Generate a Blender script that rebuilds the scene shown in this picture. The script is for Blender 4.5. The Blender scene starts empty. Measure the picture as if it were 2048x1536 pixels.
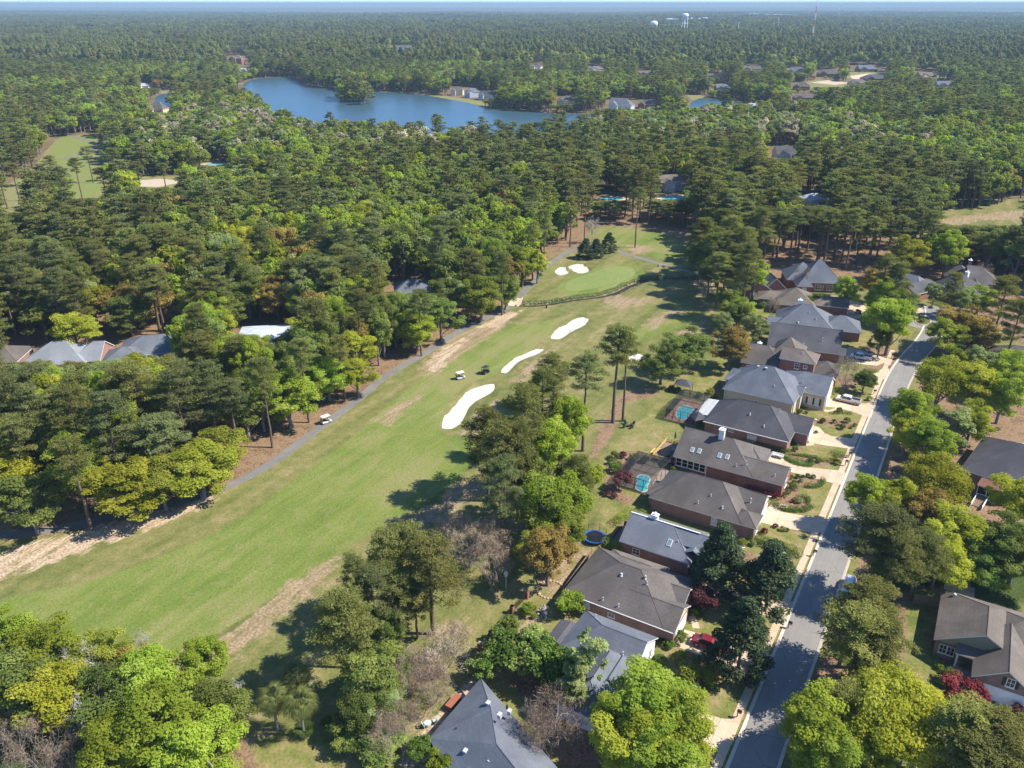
import bpy, math, random
import numpy as np
from mathutils import Vector, Matrix
random.seed(7); rng = np.random.default_rng(11)
SC = bpy.context.scene; COL = SC.collection

# ------------------------------------------------------------------ camera, light, exposure
CAM_H = 90.0; FPX = 1612.0; TH = math.atan(760/FPX); CT, ST = math.cos(TH), math.sin(TH)
cam = bpy.data.cameras.new('camera'); cam_o = bpy.data.objects.new('camera', cam); COL.objects.link(cam_o)
cam.sensor_width = 36; cam.lens = 36*FPX/2048; cam.clip_start = 1; cam.clip_end = 60000
cam_o.location = (0, 0, CAM_H); cam_o.rotation_euler = (math.pi/2-TH, 0, 0); SC.camera = cam_o
SUN_EL = math.radians(48); SUN_AZ = math.radians(93)      # azimuth clockwise from +Y: the sun stands to the right
world = bpy.data.worlds.new('World'); SC.world = world; world.use_nodes = True
wn = world.node_tree.nodes; wn.clear()
sky = wn.new('ShaderNodeTexSky'); sky.sky_type = 'NISHITA'; sky.sun_disc = False
sky.sun_elevation = SUN_EL; sky.sun_rotation = SUN_AZ; sky.altitude = 100; sky.air_density = 0.65; sky.dust_density = 0.0; sky.ozone_density = 9.0
bg = wn.new('ShaderNodeBackground'); bg.inputs[1].default_value = 0.135
wo = wn.new('ShaderNodeOutputWorld')
world.node_tree.links.new(sky.outputs[0], bg.inputs[0]); world.node_tree.links.new(bg.outputs[0], wo.inputs[0])
sun = bpy.data.lights.new('sun', 'SUN'); sun.energy = 3.9; sun.angle = math.radians(0.5); sun.color = (1, .94, .83)
sun_o = bpy.data.objects.new('sun', sun); COL.objects.link(sun_o)
sd = Vector((math.sin(SUN_AZ)*math.cos(SUN_EL), math.cos(SUN_AZ)*math.cos(SUN_EL), math.sin(SUN_EL)))
sun_o.rotation_euler = sd.to_track_quat('Z', 'Y').to_euler(); sun_o.location = (120, 100, 180)
SC.view_settings.view_transform = 'Standard'; SC.view_settings.look = 'None'
SC.view_settings.exposure = 1.3; SC.view_settings.gamma = 1; SC.view_settings.use_curve_mapping = False
SC.render.engine = 'CYCLES'; SC.cycles.volume_bounces = 0; SC.cycles.max_bounces = 8; SC.cycles.diffuse_bounces = 6; SC.cycles.transmission_bounces = 8

# ------------------------------------------------------------------ coordinates
def gp(px, py, z=0.0):                       # a point of the survey photo -> the place on the plane at height z
    u = (px-1024)/FPX; v = (768-py)/FPX
    dz = -ST+v*CT; t = (z-CAM_H)/dz
    return (u*t, (CT+v*ST)*t)
PHI = math.radians(30.6); EU = (math.cos(PHI), -math.sin(PHI)); RV = (math.sin(PHI), math.cos(PHI))
def W(u, v): return (u*EU[0]+v*RV[0], u*EU[1]+v*RV[1])      # street frame: u towards the road, v along it
def gl(px, py, z=0.0):
    x, y = gp(px, py, z); return (x*EU[0]+y*EU[1], x*RV[0]+y*RV[1])

# ------------------------------------------------------------------ object helpers
def tag(o, label=None, cat=None, group=None, kind=None):
    if label: o['label'] = label
    if cat: o['category'] = cat
    if group: o['group'] = group
    if kind: o['kind'] = kind
    return o
def link(name, data, parent=None, loc=(0, 0, 0), rz=0.0, sc=None):
    o = bpy.data.objects.new(name, data); COL.objects.link(o)
    o.location = loc
    if rz: o.rotation_euler = (0, 0, rz)
    if sc is not None: o.scale = sc if hasattr(sc, '__len__') else (sc, sc, sc)
    if parent: o.parent = parent
    return o
def thing(name, label, cat, loc=(0, 0, 0), rz=0.0, group=None, sc=None):
    return tag(link(name, None, None, loc, rz, sc), label, cat, group)
def copy_tree(o, parent=None):
    c = o.copy(); COL.objects.link(c)
    if parent: c.parent = parent
    for ch in list(o.children): copy_tree(ch, c)
    return c
def new_mesh(name, V, F, mats=(), mi=None, smooth=False):
    me = bpy.data.meshes.new(name); me.from_pydata([tuple(v) for v in V], [], [tuple(f) for f in F])
    for m in mats: me.materials.append(m)
    if mi is not None: me.polygons.foreach_set('material_index', np.asarray(mi, 'i'))
    if smooth: me.polygons.foreach_set('use_smooth', np.ones(len(me.polygons), bool))
    me.update(); return me
def np_mesh(name, V, F, mats=(), mi=None, smooth=False, fattr=None):
    """V (n,3), F (m,k) with constant k"""
    V = np.asarray(V, np.float32); F = np.asarray(F, np.int32); m, k = F.shape
    me = bpy.data.meshes.new(name)
    me.vertices.add(len(V)); me.vertices.foreach_set('co', V.ravel())
    me.loops.add(m*k); me.loops.foreach_set('vertex_index', F.ravel())
    me.polygons.add(m); me.polygons.foreach_set('loop_start', np.arange(0, m*k, k, dtype=np.int32))
    try: me.polygons.foreach_set('loop_total', np.full(m, k, np.int32))
    except Exception: pass
    for mt in mats: me.materials.append(mt)
    if mi is not None: me.polygons.foreach_set('material_index', np.asarray(mi, np.int32))
    me.polygons.foreach_set('use_smooth', np.full(m, bool(smooth)))
    if fattr is not None:
        for nm, a in fattr.items():
            at = me.attributes.new(nm, 'FLOAT', 'FACE'); at.data.foreach_set('value', np.asarray(a, np.float32))
    me.update(calc_edges=True); return me
class MB:
    """collects boxes, prisms and tubes, then links them as one mesh"""
    def __init__(s): s.V = []; s.F = []; s.M = []
    def add(s, V, F, m=0):
        n = len(s.V); s.V += [tuple(v) for v in V]; s.F += [tuple(i+n for i in f) for f in F]; s.M += [m]*len(F)
    def box(s, x0, x1, y0, y1, z0, z1, m=0):
        s.add([(x0,y0,z0),(x1,y0,z0),(x1,y1,z0),(x0,y1,z0),(x0,y0,z1),(x1,y0,z1),(x1,y1,z1),(x0,y1,z1)],
              [(3,2,1,0),(4,5,6,7),(0,1,5,4),(1,2,6,5),(2,3,7,6),(3,0,4,7)], m)
    def prism(s, P, z0, z1, m=0):
        n = len(P); a = sum(P[i][0]*P[(i+1) % n][1]-P[(i+1) % n][0]*P[i][1] for i in range(n))
        if a < 0: P = P[::-1]
        s.add([(x, y, z0) for x, y in P]+[(x, y, z1) for x, y in P],
              [tuple(range(n-1, -1, -1)), tuple(range(n, 2*n))]+[(i, (i+1) % n, n+(i+1) % n, n+i) for i in range(n)], m)
    def prof(s, P, y0, y1, m=0):              # profile in x-z, extruded along y
        n = len(P); a = sum(P[i][0]*P[(i+1) % n][1]-P[(i+1) % n][0]*P[i][1] for i in range(n))
        if a < 0: P = P[::-1]
        s.add([(x, y0, z) for x, z in P]+[(x, y1, z) for x, z in P],
              [tuple(range(n)), tuple(range(2*n-1, n-1, -1))]+[(i, n+i, n+(i+1) % n, (i+1) % n) for i in range(n)], m)
    def tube(s, a, b, r0, r1=None, n=6, m=0, caps=True):
        r1 = r0 if r1 is None else r1; a = Vector(a); b = Vector(b); d = (b-a)
        if d.length < 1e-6: return
        q = d.to_track_quat('Z', 'Y'); V = []
        for c, r in ((a, r0), (b, r1)):
            for i in range(n):
                t = 2*math.pi*i/n; V.append(c+q @ Vector((r*math.cos(t), r*math.sin(t), 0)))
        F = [(i, (i+1) % n, n+(i+1) % n, n+i) for i in range(n)]
        if caps: F += [tuple(range(n-1, -1, -1)), tuple(range(n, 2*n))]
        s.add(V, F, m)
    def bar(s, a, b, w, m=0): s.tube(a, b, w*.7071, w*.7071, 4, m)
    def cyl(s, x, y, z0, z1, r, n=12, m=0, r1=None): s.tube((x, y, z0), (x, y, z1), r, r1, n, m)
    def lathe(s, x, y, P, n=12, m=0):         # P list of (radius, z)
        V = []; F = []
        for r, z in P:
            for i in range(n):
                t = 2*math.pi*i/n; V.append((x+r*math.cos(t), y+r*math.sin(t), z))
        for k in range(len(P)-1):
            for i in range(n): F.append((k*n+i, k*n+(i+1) % n, (k+1)*n+(i+1) % n, (k+1)*n+i))
        F.append(tuple(range((len(P)-1)*n, len(P)*n)))
        s.add(V, F, m)
    def mesh(s, name, mats, smooth=False):
        return new_mesh(name, s.V, s.F, mats if isinstance(mats, (list, tuple)) else [mats], s.M, smooth)
    def build(s, name, mats, parent=None, loc=(0, 0, 0), rz=0.0, smooth=False):
        return link(name, s.mesh(name, mats, smooth), parent, loc, rz)

# ------------------------------------------------------------------ materials
def nmat(name):
    m = bpy.data.materials.new(name); m.use_nodes = True; nt = m.node_tree; nt.nodes.clear()
    out = nt.nodes.new('ShaderNodeOutputMaterial'); return m, nt, out
def nd(nt, t, **kw):
    n = nt.nodes.new(t)
    for k, v in kw.items():
        if k.startswith('i'): 
            n.inputs[int(k[1:])].default_value = v
        else: setattr(n, k, v)
    return n
def noise(nt, vec, scale, detail=4, rough=.6):
    n = nt.nodes.new('ShaderNodeTexNoise'); n.inputs['Scale'].default_value = scale
    n.inputs['Detail'].default_value = detail; n.inputs['Roughness'].default_value = rough
    if vec is not None: nt.links.new(vec, n.inputs['Vector'])
    return n.outputs['Fac']
def ramp(nt, fac, stops):
    r = nt.nodes.new('ShaderNodeValToRGB'); e = r.color_ramp.elements
    while len(e) < len(stops): e.new(0.5)
    for i, (p, c) in enumerate(stops):
        e[i].position = p; e[i].color = (*c, 1) if len(c) == 3 else c
    nt.links.new(fac, r.inputs[0]); return r.outputs[0]
def mixc(nt, fac, a, b, mode='MIX'):
    n = nt.nodes.new('ShaderNodeMix'); n.data_type = 'RGBA'; n.blend_type = mode
    for s, v in ((n.inputs[0], fac), (n.inputs[6], a), (n.inputs[7], b)):
        if hasattr(v, 'links'): nt.links.new(v, s)
        elif hasattr(v, '__len__'): s.default_value = (*v, 1) if len(v) == 3 else v
        else: s.default_value = v
    return n.outputs[2]
def mth(nt, op, a, b=None, c=None, clamp=False):
    n = nt.nodes.new('ShaderNodeMath'); n.operation = op; n.use_clamp = clamp
    for i, v in enumerate((a, b, c)):
        if v is None: continue
        if hasattr(v, 'links'): nt.links.new(v, n.inputs[i])
        else: n.inputs[i].default_value = v
    return n.outputs[0]
def sstep(nt, v, lo, hi):
    n = nt.nodes.new('ShaderNodeMapRange'); n.interpolation_type = 'SMOOTHSTEP'
    nt.links.new(v, n.inputs[0]); n.inputs[1].default_value = lo; n.inputs[2].default_value = hi; return n.outputs[0]
def bsdf(nt, out, col, rough=.85, metal=0, spec=.3, bump=None, bstr=.3, bdist=.05):
    b = nt.nodes.new('ShaderNodeBsdfPrincipled')
    if hasattr(col, 'links'): nt.links.new(col, b.inputs['Base Color'])
    else: b.inputs['Base Color'].default_value = (*col, 1)
    b.inputs['Roughness'].default_value = rough; b.inputs['Metallic'].default_value = metal
    b.inputs['Specular IOR Level'].default_value = spec
    if bump is not None:
        bn = nt.nodes.new('ShaderNodeBump'); bn.inputs['Strength'].default_value = bstr; bn.inputs['Distance'].default_value = bdist
        nt.links.new(bump, bn.inputs['Height']); nt.links.new(bn.outputs[0], b.inputs['Normal'])
    nt.links.new(b.outputs[0], out.inputs[0]); return b
def pos(nt): return nt.nodes.new('ShaderNodeNewGeometry').outputs['Position']
def objc(nt): return nt.nodes.new('ShaderNodeTexCoord').outputs['Object']
def mapv(nt, vec, rot=(0, 0, 0), sc=(1, 1, 1)):
    n = nt.nodes.new('ShaderNodeMapping'); n.inputs['Rotation'].default_value = rot; n.inputs['Scale'].default_value = sc
    nt.links.new(vec, n.inputs['Vector']); return n.outputs[0]
MC = {}
def plain(name, col, rough=.6, metal=0, spec=.4, var=.12, scale=3.0):
    """painted / plain surface with a little mottling"""
    if name in MC: return MC[name]
    m, nt, out = nmat(name)
    n = noise(nt, objc(nt), scale, 5)
    c = mixc(nt, n, tuple(x*(1-var) for x in col), tuple(min(1, x*(1+var)) for x in col))
    bsdf(nt, out, c, rough, metal, spec); MC[name] = m; return m

def m_ground():
    m, nt, out = nmat('grassland'); P = pos(nt)
    at = nd(nt, 'ShaderNodeAttribute', attribute_name='cover'); sep = nd(nt, 'ShaderNodeSeparateColor'); nt.links.new(at.outputs['Color'], sep.inputs[0])
    at2 = nd(nt, 'ShaderNodeAttribute', attribute_name='cover2'); sep2 = nd(nt, 'ShaderNodeSeparateColor'); nt.links.new(at2.outputs['Color'], sep2.inputs[0])
    ang = math.radians(-60)
    Ps = mapv(nt, mapv(nt, P, (0, 0, ang)), (0, 0, 0), (.14, 1, 1))           # streaks run along the hole
    nb = noise(nt, P, .035, 5); nm = noise(nt, P, .35, 5); nf = noise(nt, P, 2.2, 4); ns = noise(nt, Ps, .16, 6, .65); ns2 = noise(nt, Ps, .7, 5, .7)
    grain = mth(nt, 'ADD', mth(nt, 'MULTIPLY', nm, .5), mth(nt, 'MULTIPLY', nf, .5))
    rough = ramp(nt, mth(nt, 'ADD', mth(nt, 'MULTIPLY', ns, .6), mth(nt, 'MULTIPLY', nm, .4)), [(.36, (.088, .100, .030)), (.45, (.128, .136, .040)), (.53, (.170, .158, .056)), (.62, (.235, .195, .095))])
    fair = ramp(nt, mth(nt, 'ADD', mth(nt, 'MULTIPLY', ns, .55), mth(nt, 'MULTIPLY', nb, .45)), [(.38, (.088, .126, .024)), (.46, (.124, .162, .033)), (.53, (.158, .182, .046)), (.60, (.185, .188, .060))])
    fair = mixc(nt, mth(nt, 'MULTIPLY', sstep(nt, ns2, .5, .75), .7), fair, (.105, .132, .032)); fair = mixc(nt, mth(nt, 'MULTIPLY', sstep(nt, nm, .5, .66), .55), fair, (.185, .178, .066)); fair = mixc(nt, mth(nt, 'MULTIPLY', sstep(nt, mth(nt, 'ADD', mth(nt, 'MULTIPLY', nb, .6), mth(nt, 'MULTIPLY', ns, .4)), .50, .60), .5), fair, (.205, .185, .080))
    dirt = ramp(nt, mth(nt, 'ADD', mth(nt, 'MULTIPLY', ns2, .5), mth(nt, 'MULTIPLY', nf, .5)), [(.33, (.16, .125, .06)), (.48, (.235, .172, .100)), (.62, (.32, .245, .155))])
    straw = ramp(nt, grain, [(.34, (.085, .055, .032)), (.45, (.165, .105, .062)), (.54, (.23, .15, .092)), (.64, (.17, .145, .075))])
    lawn = ramp(nt, mth(nt, 'ADD', mth(nt, 'MULTIPLY', nm, .6), mth(nt, 'MULTIPLY', nb, .4)), [(.36, (.090, .115, .028)), (.46, (.145, .152, .042)), (.54, (.195, .172, .064)), (.63, (.26, .20, .105))])
    sand = ramp(nt, mth(nt, 'ADD', mth(nt, 'MULTIPLY', ns2, .55), mth(nt, 'MULTIPLY', nf, .45)), [(.36, (.20, .135, .08)), (.46, (.32, .235, .15)), (.57, (.44, .345, .245))])
    bush = ramp(nt, grain, [(.3, (.03, .05, .012)), (.55, (.055, .08, .02)), (.7, (.09, .09, .03))])
    def w(s, spread=.5):
        n = mth(nt, 'ADD', s, mth(nt, 'MULTIPLY', mth(nt, 'SUBTRACT', mth(nt, 'ADD', mth(nt, 'MULTIPLY', ns2, .5), mth(nt, 'MULTIPLY', nm, .5)), .5), spread*2.4))
        return sstep(nt, n, .34, .66)
    c = mixc(nt, w(sep2.outputs[0], .3), rough, lawn)
    c = mixc(nt, w(sep.outputs[0], .12), c, fair)
    c = mixc(nt, w(sep.outputs[2], .5), c, straw)
    c = mixc(nt, w(sep2.outputs[2], .5), c, bush)
    c = mixc(nt, w(sep.outputs[1], .7), c, dirt)
    c = mixc(nt, w(sep2.outputs[1], .9), c, sand)
    c = mixc(nt, .55, c, ramp(nt, nf, [(.3, (.55, .55, .55)), (.5, (1, 1, 1)), (.7, (1.35, 1.3, 1.25))]), 'MULTIPLY')
    bsdf(nt, out, c, .95, 0, .1, mth(nt, 'ADD', nf, nm), .45, .25); return m
def m_earth():
    m, nt, out = nmat('forest_floor'); P = pos(nt)
    n = mth(nt, 'ADD', mth(nt, 'MULTIPLY', noise(nt, P, .02, 6), .5), mth(nt, 'MULTIPLY', noise(nt, P, .3, 5), .5))
    c = ramp(nt, n, [(.3, (.055, .065, .024)), (.45, (.12, .09, .045)), (.55, (.17, .115, .068)), (.68, (.15, .145, .06))])
    bsdf(nt, out, c, .95, 0, .1); return m
def m_asphalt(name, a, b, streak=0, sc=1.0):
    m, nt, out = nmat(name); P = pos(nt)
    n1 = noise(nt, P, .22*sc, 6); n2 = noise(nt, P, 5, 3); n3 = noise(nt, mapv(nt, mapv(nt, P, (0, 0, PHI)), (0, 0, 0), (1.6, .06, 1)), .8, 5)
    f = mth(nt, 'ADD', mth(nt, 'MULTIPLY', n1, .45), mth(nt, 'ADD', mth(nt, 'MULTIPLY', n2, .2), mth(nt, 'MULTIPLY', n3, .35)))
    c = ramp(nt, f, [(.34, a), (.62, b)])
    vo = nd(nt, 'ShaderNodeTexVoronoi', feature='DISTANCE_TO_EDGE'); vo.inputs['Scale'].default_value = .22
    wv = mixc(nt, .12, P, nd(nt, 'ShaderNodeTexNoise').outputs['Color'], 'ADD'); nt.links.new(wv, vo.inputs['Vector'])
    cr = mth(nt, 'MULTIPLY', mth(nt, 'SUBTRACT', 1, sstep(nt, vo.outputs[0], .0, .02)), sstep(nt, n1, .48, .6))
    c = mixc(nt, mth(nt, 'MULTIPLY', cr, .45), c, (.04, .04, .042))
    bsdf(nt, out, c, .85, 0, .25, n2, .25, .02); return m
def m_concrete(name, a, b):
    m, nt, out = nmat(name); P = pos(nt)
    oi = nd(nt, 'ShaderNodeObjectInfo')
    f = mth(nt, 'ADD', mth(nt, 'MULTIPLY', noise(nt, P, .5, 6, .65), .55), mth(nt, 'MULTIPLY', noise(nt, P, 6, 3), .25))
    f = mth(nt, 'ADD', f, mth(nt, 'MULTIPLY', oi.outputs['Random'], .2))
    c = ramp(nt, f, [(.32, a), (.68, b)])
    bsdf(nt, out, c, .85, 0, .25); return m
def m_roof(name, a, b, course=.16):
    m, nt, out = nmat(name); P = objc(nt)
    sx = nd(nt, 'ShaderNodeSeparateXYZ'); nt.links.new(P, sx.inputs[0])
    wv = nd(nt, 'ShaderNodeTexWave', wave_type='BANDS', bands_direction='Z', wave_profile='SAW'); wv.inputs['Scale'].default_value = 2*math.pi/(20*course*2)
    nt.links.new(P, wv.inputs['Vector'])
    br = noise(nt, mapv(nt, P, (0, 0, 0), (1, 1, 5)), 2.8, 3); nb = noise(nt, P, .22, 6, .65); nf = noise(nt, P, 9, 2)
    stn = noise(nt, mapv(nt, P, (0, 0, 0), (1, 1, .12)), .7, 5)          # streaks of dirt running down the slope
    f = mth(nt, 'ADD', mth(nt, 'MULTIPLY', br, .2), mth(nt, 'ADD', mth(nt, 'MULTIPLY', nb, .4), mth(nt, 'ADD', mth(nt, 'MULTIPLY', nf, .15), mth(nt, 'MULTIPLY', stn, .10))))
    c = ramp(nt, f, [(.38, tuple(x*.88 for x in a)), (.5, tuple((x+y)/2 for x, y in zip(a, b))), (.62, tuple(x*1.1 for x in b))])
    c = mixc(nt, mth(nt, 'MULTIPLY', sstep(nt, wv.outputs['Fac'], .6, 1), .14), c, tuple(x*.5 for x in a))
    bsdf(nt, out, c, .9, 0, .2, nf, .3, .02); return m
def m_brick(name, a, b, mortar=(.30, .24, .20)):
    m, nt, out = nmat(name); P = objc(nt)
    sx = nd(nt, 'ShaderNodeSeparateXYZ'); nt.links.new(P, sx.inputs[0])
    cb = nd(nt, 'ShaderNodeCombineXYZ'); nt.links.new(mth(nt, 'ADD', sx.outputs[0], sx.outputs[1]), cb.inputs[0]); nt.links.new(sx.outputs[2], cb.inputs[1])
    bt = nd(nt, 'ShaderNodeTexBrick'); nt.links.new(cb.outputs[0], bt.inputs['Vector'])
    bt.inputs['Color1'].default_value = (*a, 1); bt.inputs['Color2'].default_value = (*b, 1); bt.inputs['Mortar'].default_value = (*mortar, 1)
    bt.inputs['Scale'].default_value = 1; bt.inputs['Brick Width'].default_value = .22; bt.inputs['Row Height'].default_value = .075; bt.inputs['Mortar Size'].default_value = .008
    c = mixc(nt, .4, bt.outputs['Color'], ramp(nt, noise(nt, P, .6, 5), [(.3, (.6, .6, .6)), (.7, (1.3, 1.3, 1.3))]), 'MULTIPLY')
    bsdf(nt, out, c, .9, 0, .2, bt.outputs['Fac'], .3, .01); return m
def m_leaf(name, dark, mid, light, trans=.3, hue=.03, gloss=0.0):
    m, nt, out = nmat(name)
    at = nd(nt, 'ShaderNodeAttribute', attribute_name='tint'); oi = nd(nt, 'ShaderNodeObjectInfo')
    f = mth(nt, 'ADD', mth(nt, 'MULTIPLY', at.outputs['Fac'], .75), mth(nt, 'MULTIPLY', oi.outputs['Random'], .25))
    c = ramp(nt, f, [(.08, dark), (.5, mid), (.95, light)])
    hs = nd(nt, 'ShaderNodeHueSaturation'); nt.links.new(c, hs.inputs['Color'])
    nt.links.new(mth(nt, 'ADD', .5-hue/2, mth(nt, 'MULTIPLY', oi.outputs['Random'], hue)), hs.inputs['Hue'])
    r2 = mth(nt, 'FRACT', mth(nt, 'MULTIPLY', oi.outputs['Random'], 7.31))
    nt.links.new(mth(nt, 'ADD', .78, mth(nt, 'MULTIPLY', r2, .44)), hs.inputs['Value'])
    d = nd(nt, 'ShaderNodeBsdfDiffuse'); nt.links.new(hs.outputs[0], d.inputs[0])
    t = nd(nt, 'ShaderNodeBsdfTranslucent'); nt.links.new(mixc(nt, 1, hs.outputs[0], (1.15, 1.2, .6), 'MULTIPLY'), t.inputs[0])
    mx = nd(nt, 'ShaderNodeMixShader', i0=trans); nt.links.new(d.outputs[0], mx.inputs[1]); nt.links.new(t.outputs[0], mx.inputs[2])
    sh = mx
    if gloss:
        g = nd(nt, 'ShaderNodeBsdfGlossy'); g.inputs['Roughness'].default_value = .35; g.inputs[0].default_value = (.8, .85, .8, 1)
        m2 = nd(nt, 'ShaderNodeMixShader', i0=gloss); nt.links.new(mx.outputs[0], m2.inputs[1]); nt.links.new(g.outputs[0], m2.inputs[2]); sh = m2
    nt.links.new(sh.outputs[0], out.inputs[0]); return m
def m_bark(name, a, b):
    m, nt, out = nmat(name); P = objc(nt)
    c = ramp(nt, noise(nt, mapv(nt, P, (0, 0, 0), (1, 1, .25)), 4, 5), [(.32, a), (.65, b)]); bsdf(nt, out, c, .95, 0, .1); return m
def m_water(name, col, rough=.08, bump=.15, scale=.5, spec=.5):
    m, nt, out = nmat(name); P = pos(nt)
    n = noise(nt, P, scale, 4)
    b = bsdf(nt, out, mixc(nt, noise(nt, P, scale*.02, 4), tuple(x*.85 for x in col), tuple(x*1.15 for x in col)), rough, 0, spec, n, bump, .05); return m
def m_glass(name, col=(.03, .04, .05), rg=.08, sp=.6):
    m, nt, out = nmat(name); bsdf(nt, out, mixc(nt, noise(nt, objc(nt), 1.2, 2), tuple(x*.6 for x in col), tuple(x*1.5 for x in col)), rg, 0, sp); return m

M = {}
M['ground'] = m_ground(); M['earth'] = m_earth()
M['asphalt'] = m_asphalt('road_asphalt', (.165, .155, .142), (.238, .222, .202)); M['path'] = m_asphalt('path_asphalt', (.115, .108, .10), (.195, .182, .165))
M['concrete'] = m_concrete('driveway_concrete', (.40, .30, .20), (.56, .44, .32)); M['kerb'] = m_concrete('kerb_concrete', (.38, .32, .25), (.50, .44, .36))
M['slabside'] = m_concrete('sidewalk_concrete', (.40, .295, .20), (.54, .41, .29))
M['roof_grey'] = m_roof('grey_shingle', (.135, .150, .175), (.20, .218, .245)); M['roof_pale'] = m_roof('pale_grey_shingle', (.20, .215, .235), (.275, .29, .31)); M['roof_brown'] = m_roof('brown_shingle', (.105, .092, .083), (.170, .152, .138))
M['roof_dark'] = m_roof('charcoal_shingle', (.072, .071, .078), (.118, .116, .124)); M['roof_slate'] = m_roof('slate_blue_shingle', (.118, .130, .152), (.178, .194, .22))
M['roof_tan'] = m_roof('tan_shingle', (.13, .108, .090), (.215, .182, .155)); M['roof_white'] = m_roof('pale_membrane', (.42, .46, .52), (.58, .62, .68)); M['roof_rust'] = m_roof('rust_brown_roofing', (.14, .065, .045), (.22, .11, .08))
M['brick_red'] = m_brick('red_brick', (.22, .065, .045), (.30, .10, .07)); M['brick_pink'] = m_brick('rose_brick', (.26, .125, .10), (.34, .18, .145)); M['brick_brown'] = m_brick('brown_brick', (.20, .125, .09), (.28, .18, .13))
M['cream'] = plain('cream_stucco', (.55, .47, .33), .85, 0, .2); M['white'] = plain('white_trim', (.78, .77, .74), .5); M['glass'] = m_glass('window_glass'); M['blind'] = plain('window_blind', (.55, .56, .54), .6)
M['vent'] = plain('vent_grey', (.42, .42, .42), .5); M['black'] = plain('black_metal', (.02, .02, .022), .4, .3); M['dark'] = plain('dark_shutter', (.03, .04, .045), .6); M['door_white'] = plain('garage_door_white', (.72, .72, .70), .5)
M['wood'] = plain('weathered_wood', (.23, .165, .11), .85, 0, .2, .35, 2); M['wood_yellow'] = plain('new_timber', (.55, .36, .13), .8, 0, .2, .25, 2)
M['sand'] = None
# ------------------------------------------------------------------ ground
def poly(px, z=0.0): return np.array([gp(x, y, z) for x, y in px])
def sdist(P, X, Y):
    """signed distance to polygon P (positive inside)"""
    X = np.asarray(X, np.float64); Y = np.asarray(Y, np.float64)
    d = np.full(X.shape, 1e18); ins = np.zeros(X.shape, bool); n = len(P)
    for i in range(n):
        ax, ay = P[i]; bx, by = P[(i+1) % n]; ex, ey = bx-ax, by-ay; L = ex*ex+ey*ey+1e-9
        t = np.clip(((X-ax)*ex+(Y-ay)*ey)/L, 0, 1); dx = X-ax-t*ex; dy = Y-ay-t*ey
        d = np.minimum(d, dx*dx+dy*dy)
        c = ((ay > Y) != (by > Y))
        with np.errstate(divide='ignore', invalid='ignore'): xc = ax+(Y-ay)*ex/(ey if abs(ey) > 1e-12 else 1e-12)
        ins ^= (c & (X < xc))
    d = np.sqrt(d); return np.where(ins, d, -d)
def ldist(L, X, Y):
    d = np.full(np.shape(X), 1e18)
    for (ax, ay), (bx, by) in zip(L[:-1], L[1:]):
        ex, ey = bx-ax, by-ay; t = np.clip(((X-ax)*ex+(Y-ay)*ey)/(ex*ex+ey*ey+1e-9), 0, 1)
        d = np.minimum(d, (X-ax-t*ex)**2+(Y-ay-t*ey)**2)
    return np.sqrt(d)
def smooth_closed(P, it=2):
    P = np.asarray(P, float)
    for _ in range(it):
        Q = np.roll(P, -1, 0); P = np.stack([.75*P+.25*Q, .25*P+.75*Q], 1).reshape(-1, 2)
    return P
def smooth_open(P, it=2):
    P = np.asarray(P, float)
    for _ in range(it):
        a = .75*P[:-1]+.25*P[1:]; b = .25*P[:-1]+.75*P[1:]
        P = np.concatenate([P[:1], np.stack([a, b], 1).reshape(-1, 2), P[-1:]])
    return P
def offset_line(L, off):
    L = np.asarray(L, float); T = np.gradient(L, axis=0); T /= np.linalg.norm(T, axis=1)[:, None]+1e-9
    return L+np.stack([T[:, 1], -T[:, 0]], 1)*off
def ss(x, a, b): t = np.clip((x-a)/(b-a), 0, 1); return t*t*(3-2*t)

BUNKER_PX = {
 'long': [(880,848),(884,832),(900,812),(918,792),(938,775),(962,767),(985,765),(996,770),(992,782),(975,792),(955,803),(943,818),(933,837),(922,850),(905,860),(888,861)],
 'mid': [(994,742),(1008,725),(1035,708),(1062,697),(1085,696),(1091,700),(1082,707),(1060,714),(1042,722),(1030,735),(1018,746),(1004,749)],
 'upper': [(1097,670),(1110,655),(1130,645),(1148,634),(1165,631),(1178,634),(1181,641),(1170,653),(1150,660),(1135,672),(1118,680),(1102,678)],
 'tree': [(1239,712),(1252,704),(1272,702),(1290,708),(1288,720),(1268,726),(1250,724)],
 'greenleft': [(1105,539),(1114,532),(1128,531),(1140,540),(1143,545),(1126,551),(1111,549)],
 'greenright': [(1133,532),(1141,527),(1157,525),(1174,530),(1184,539),(1177,545),(1158,547),(1144,541)],
}
BUNK = {k: smooth_closed(poly(v), 2) for k, v in BUNKER_PX.items()}
GREEN = smooth_closed(poly([(1128,573),(1140,560),(1168,551),(1205,538),(1235,532),(1262,534),(1274,545),(1262,556),(1230,567),(1190,577),(1155,582),(1135,582)]), 2)
PATH = smooth_open(poly([(-250,1082),(-60,1072),(60,1066),(150,1051),(300,1018),(415,989),(470,967),(540,930),(600,885),(660,840),(720,797),(762,758),(805,732),(850,708),(905,669),(960,643),(1000,623),(1025,611),(1038,595),(1052,578),(1072,562),(1078,547),(1092,532),(1117,516),(1135,503),(1152,498),(1178,496)]), 3)
PATH2 = smooth_open(poly([(1150,499),(1180,495),(1222,498),(1262,511),(1312,526),(1345,534),(1385,545),(1420,560)]), 3)
CREEK = smooth_open(poly([(1020,604),(1052,606),(1090,605),(1120,599),(1160,593),(1200,589),(1235,580),(1262,565),(1290,557),(1330,553),(1370,556),(1410,552)]), 3)
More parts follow.
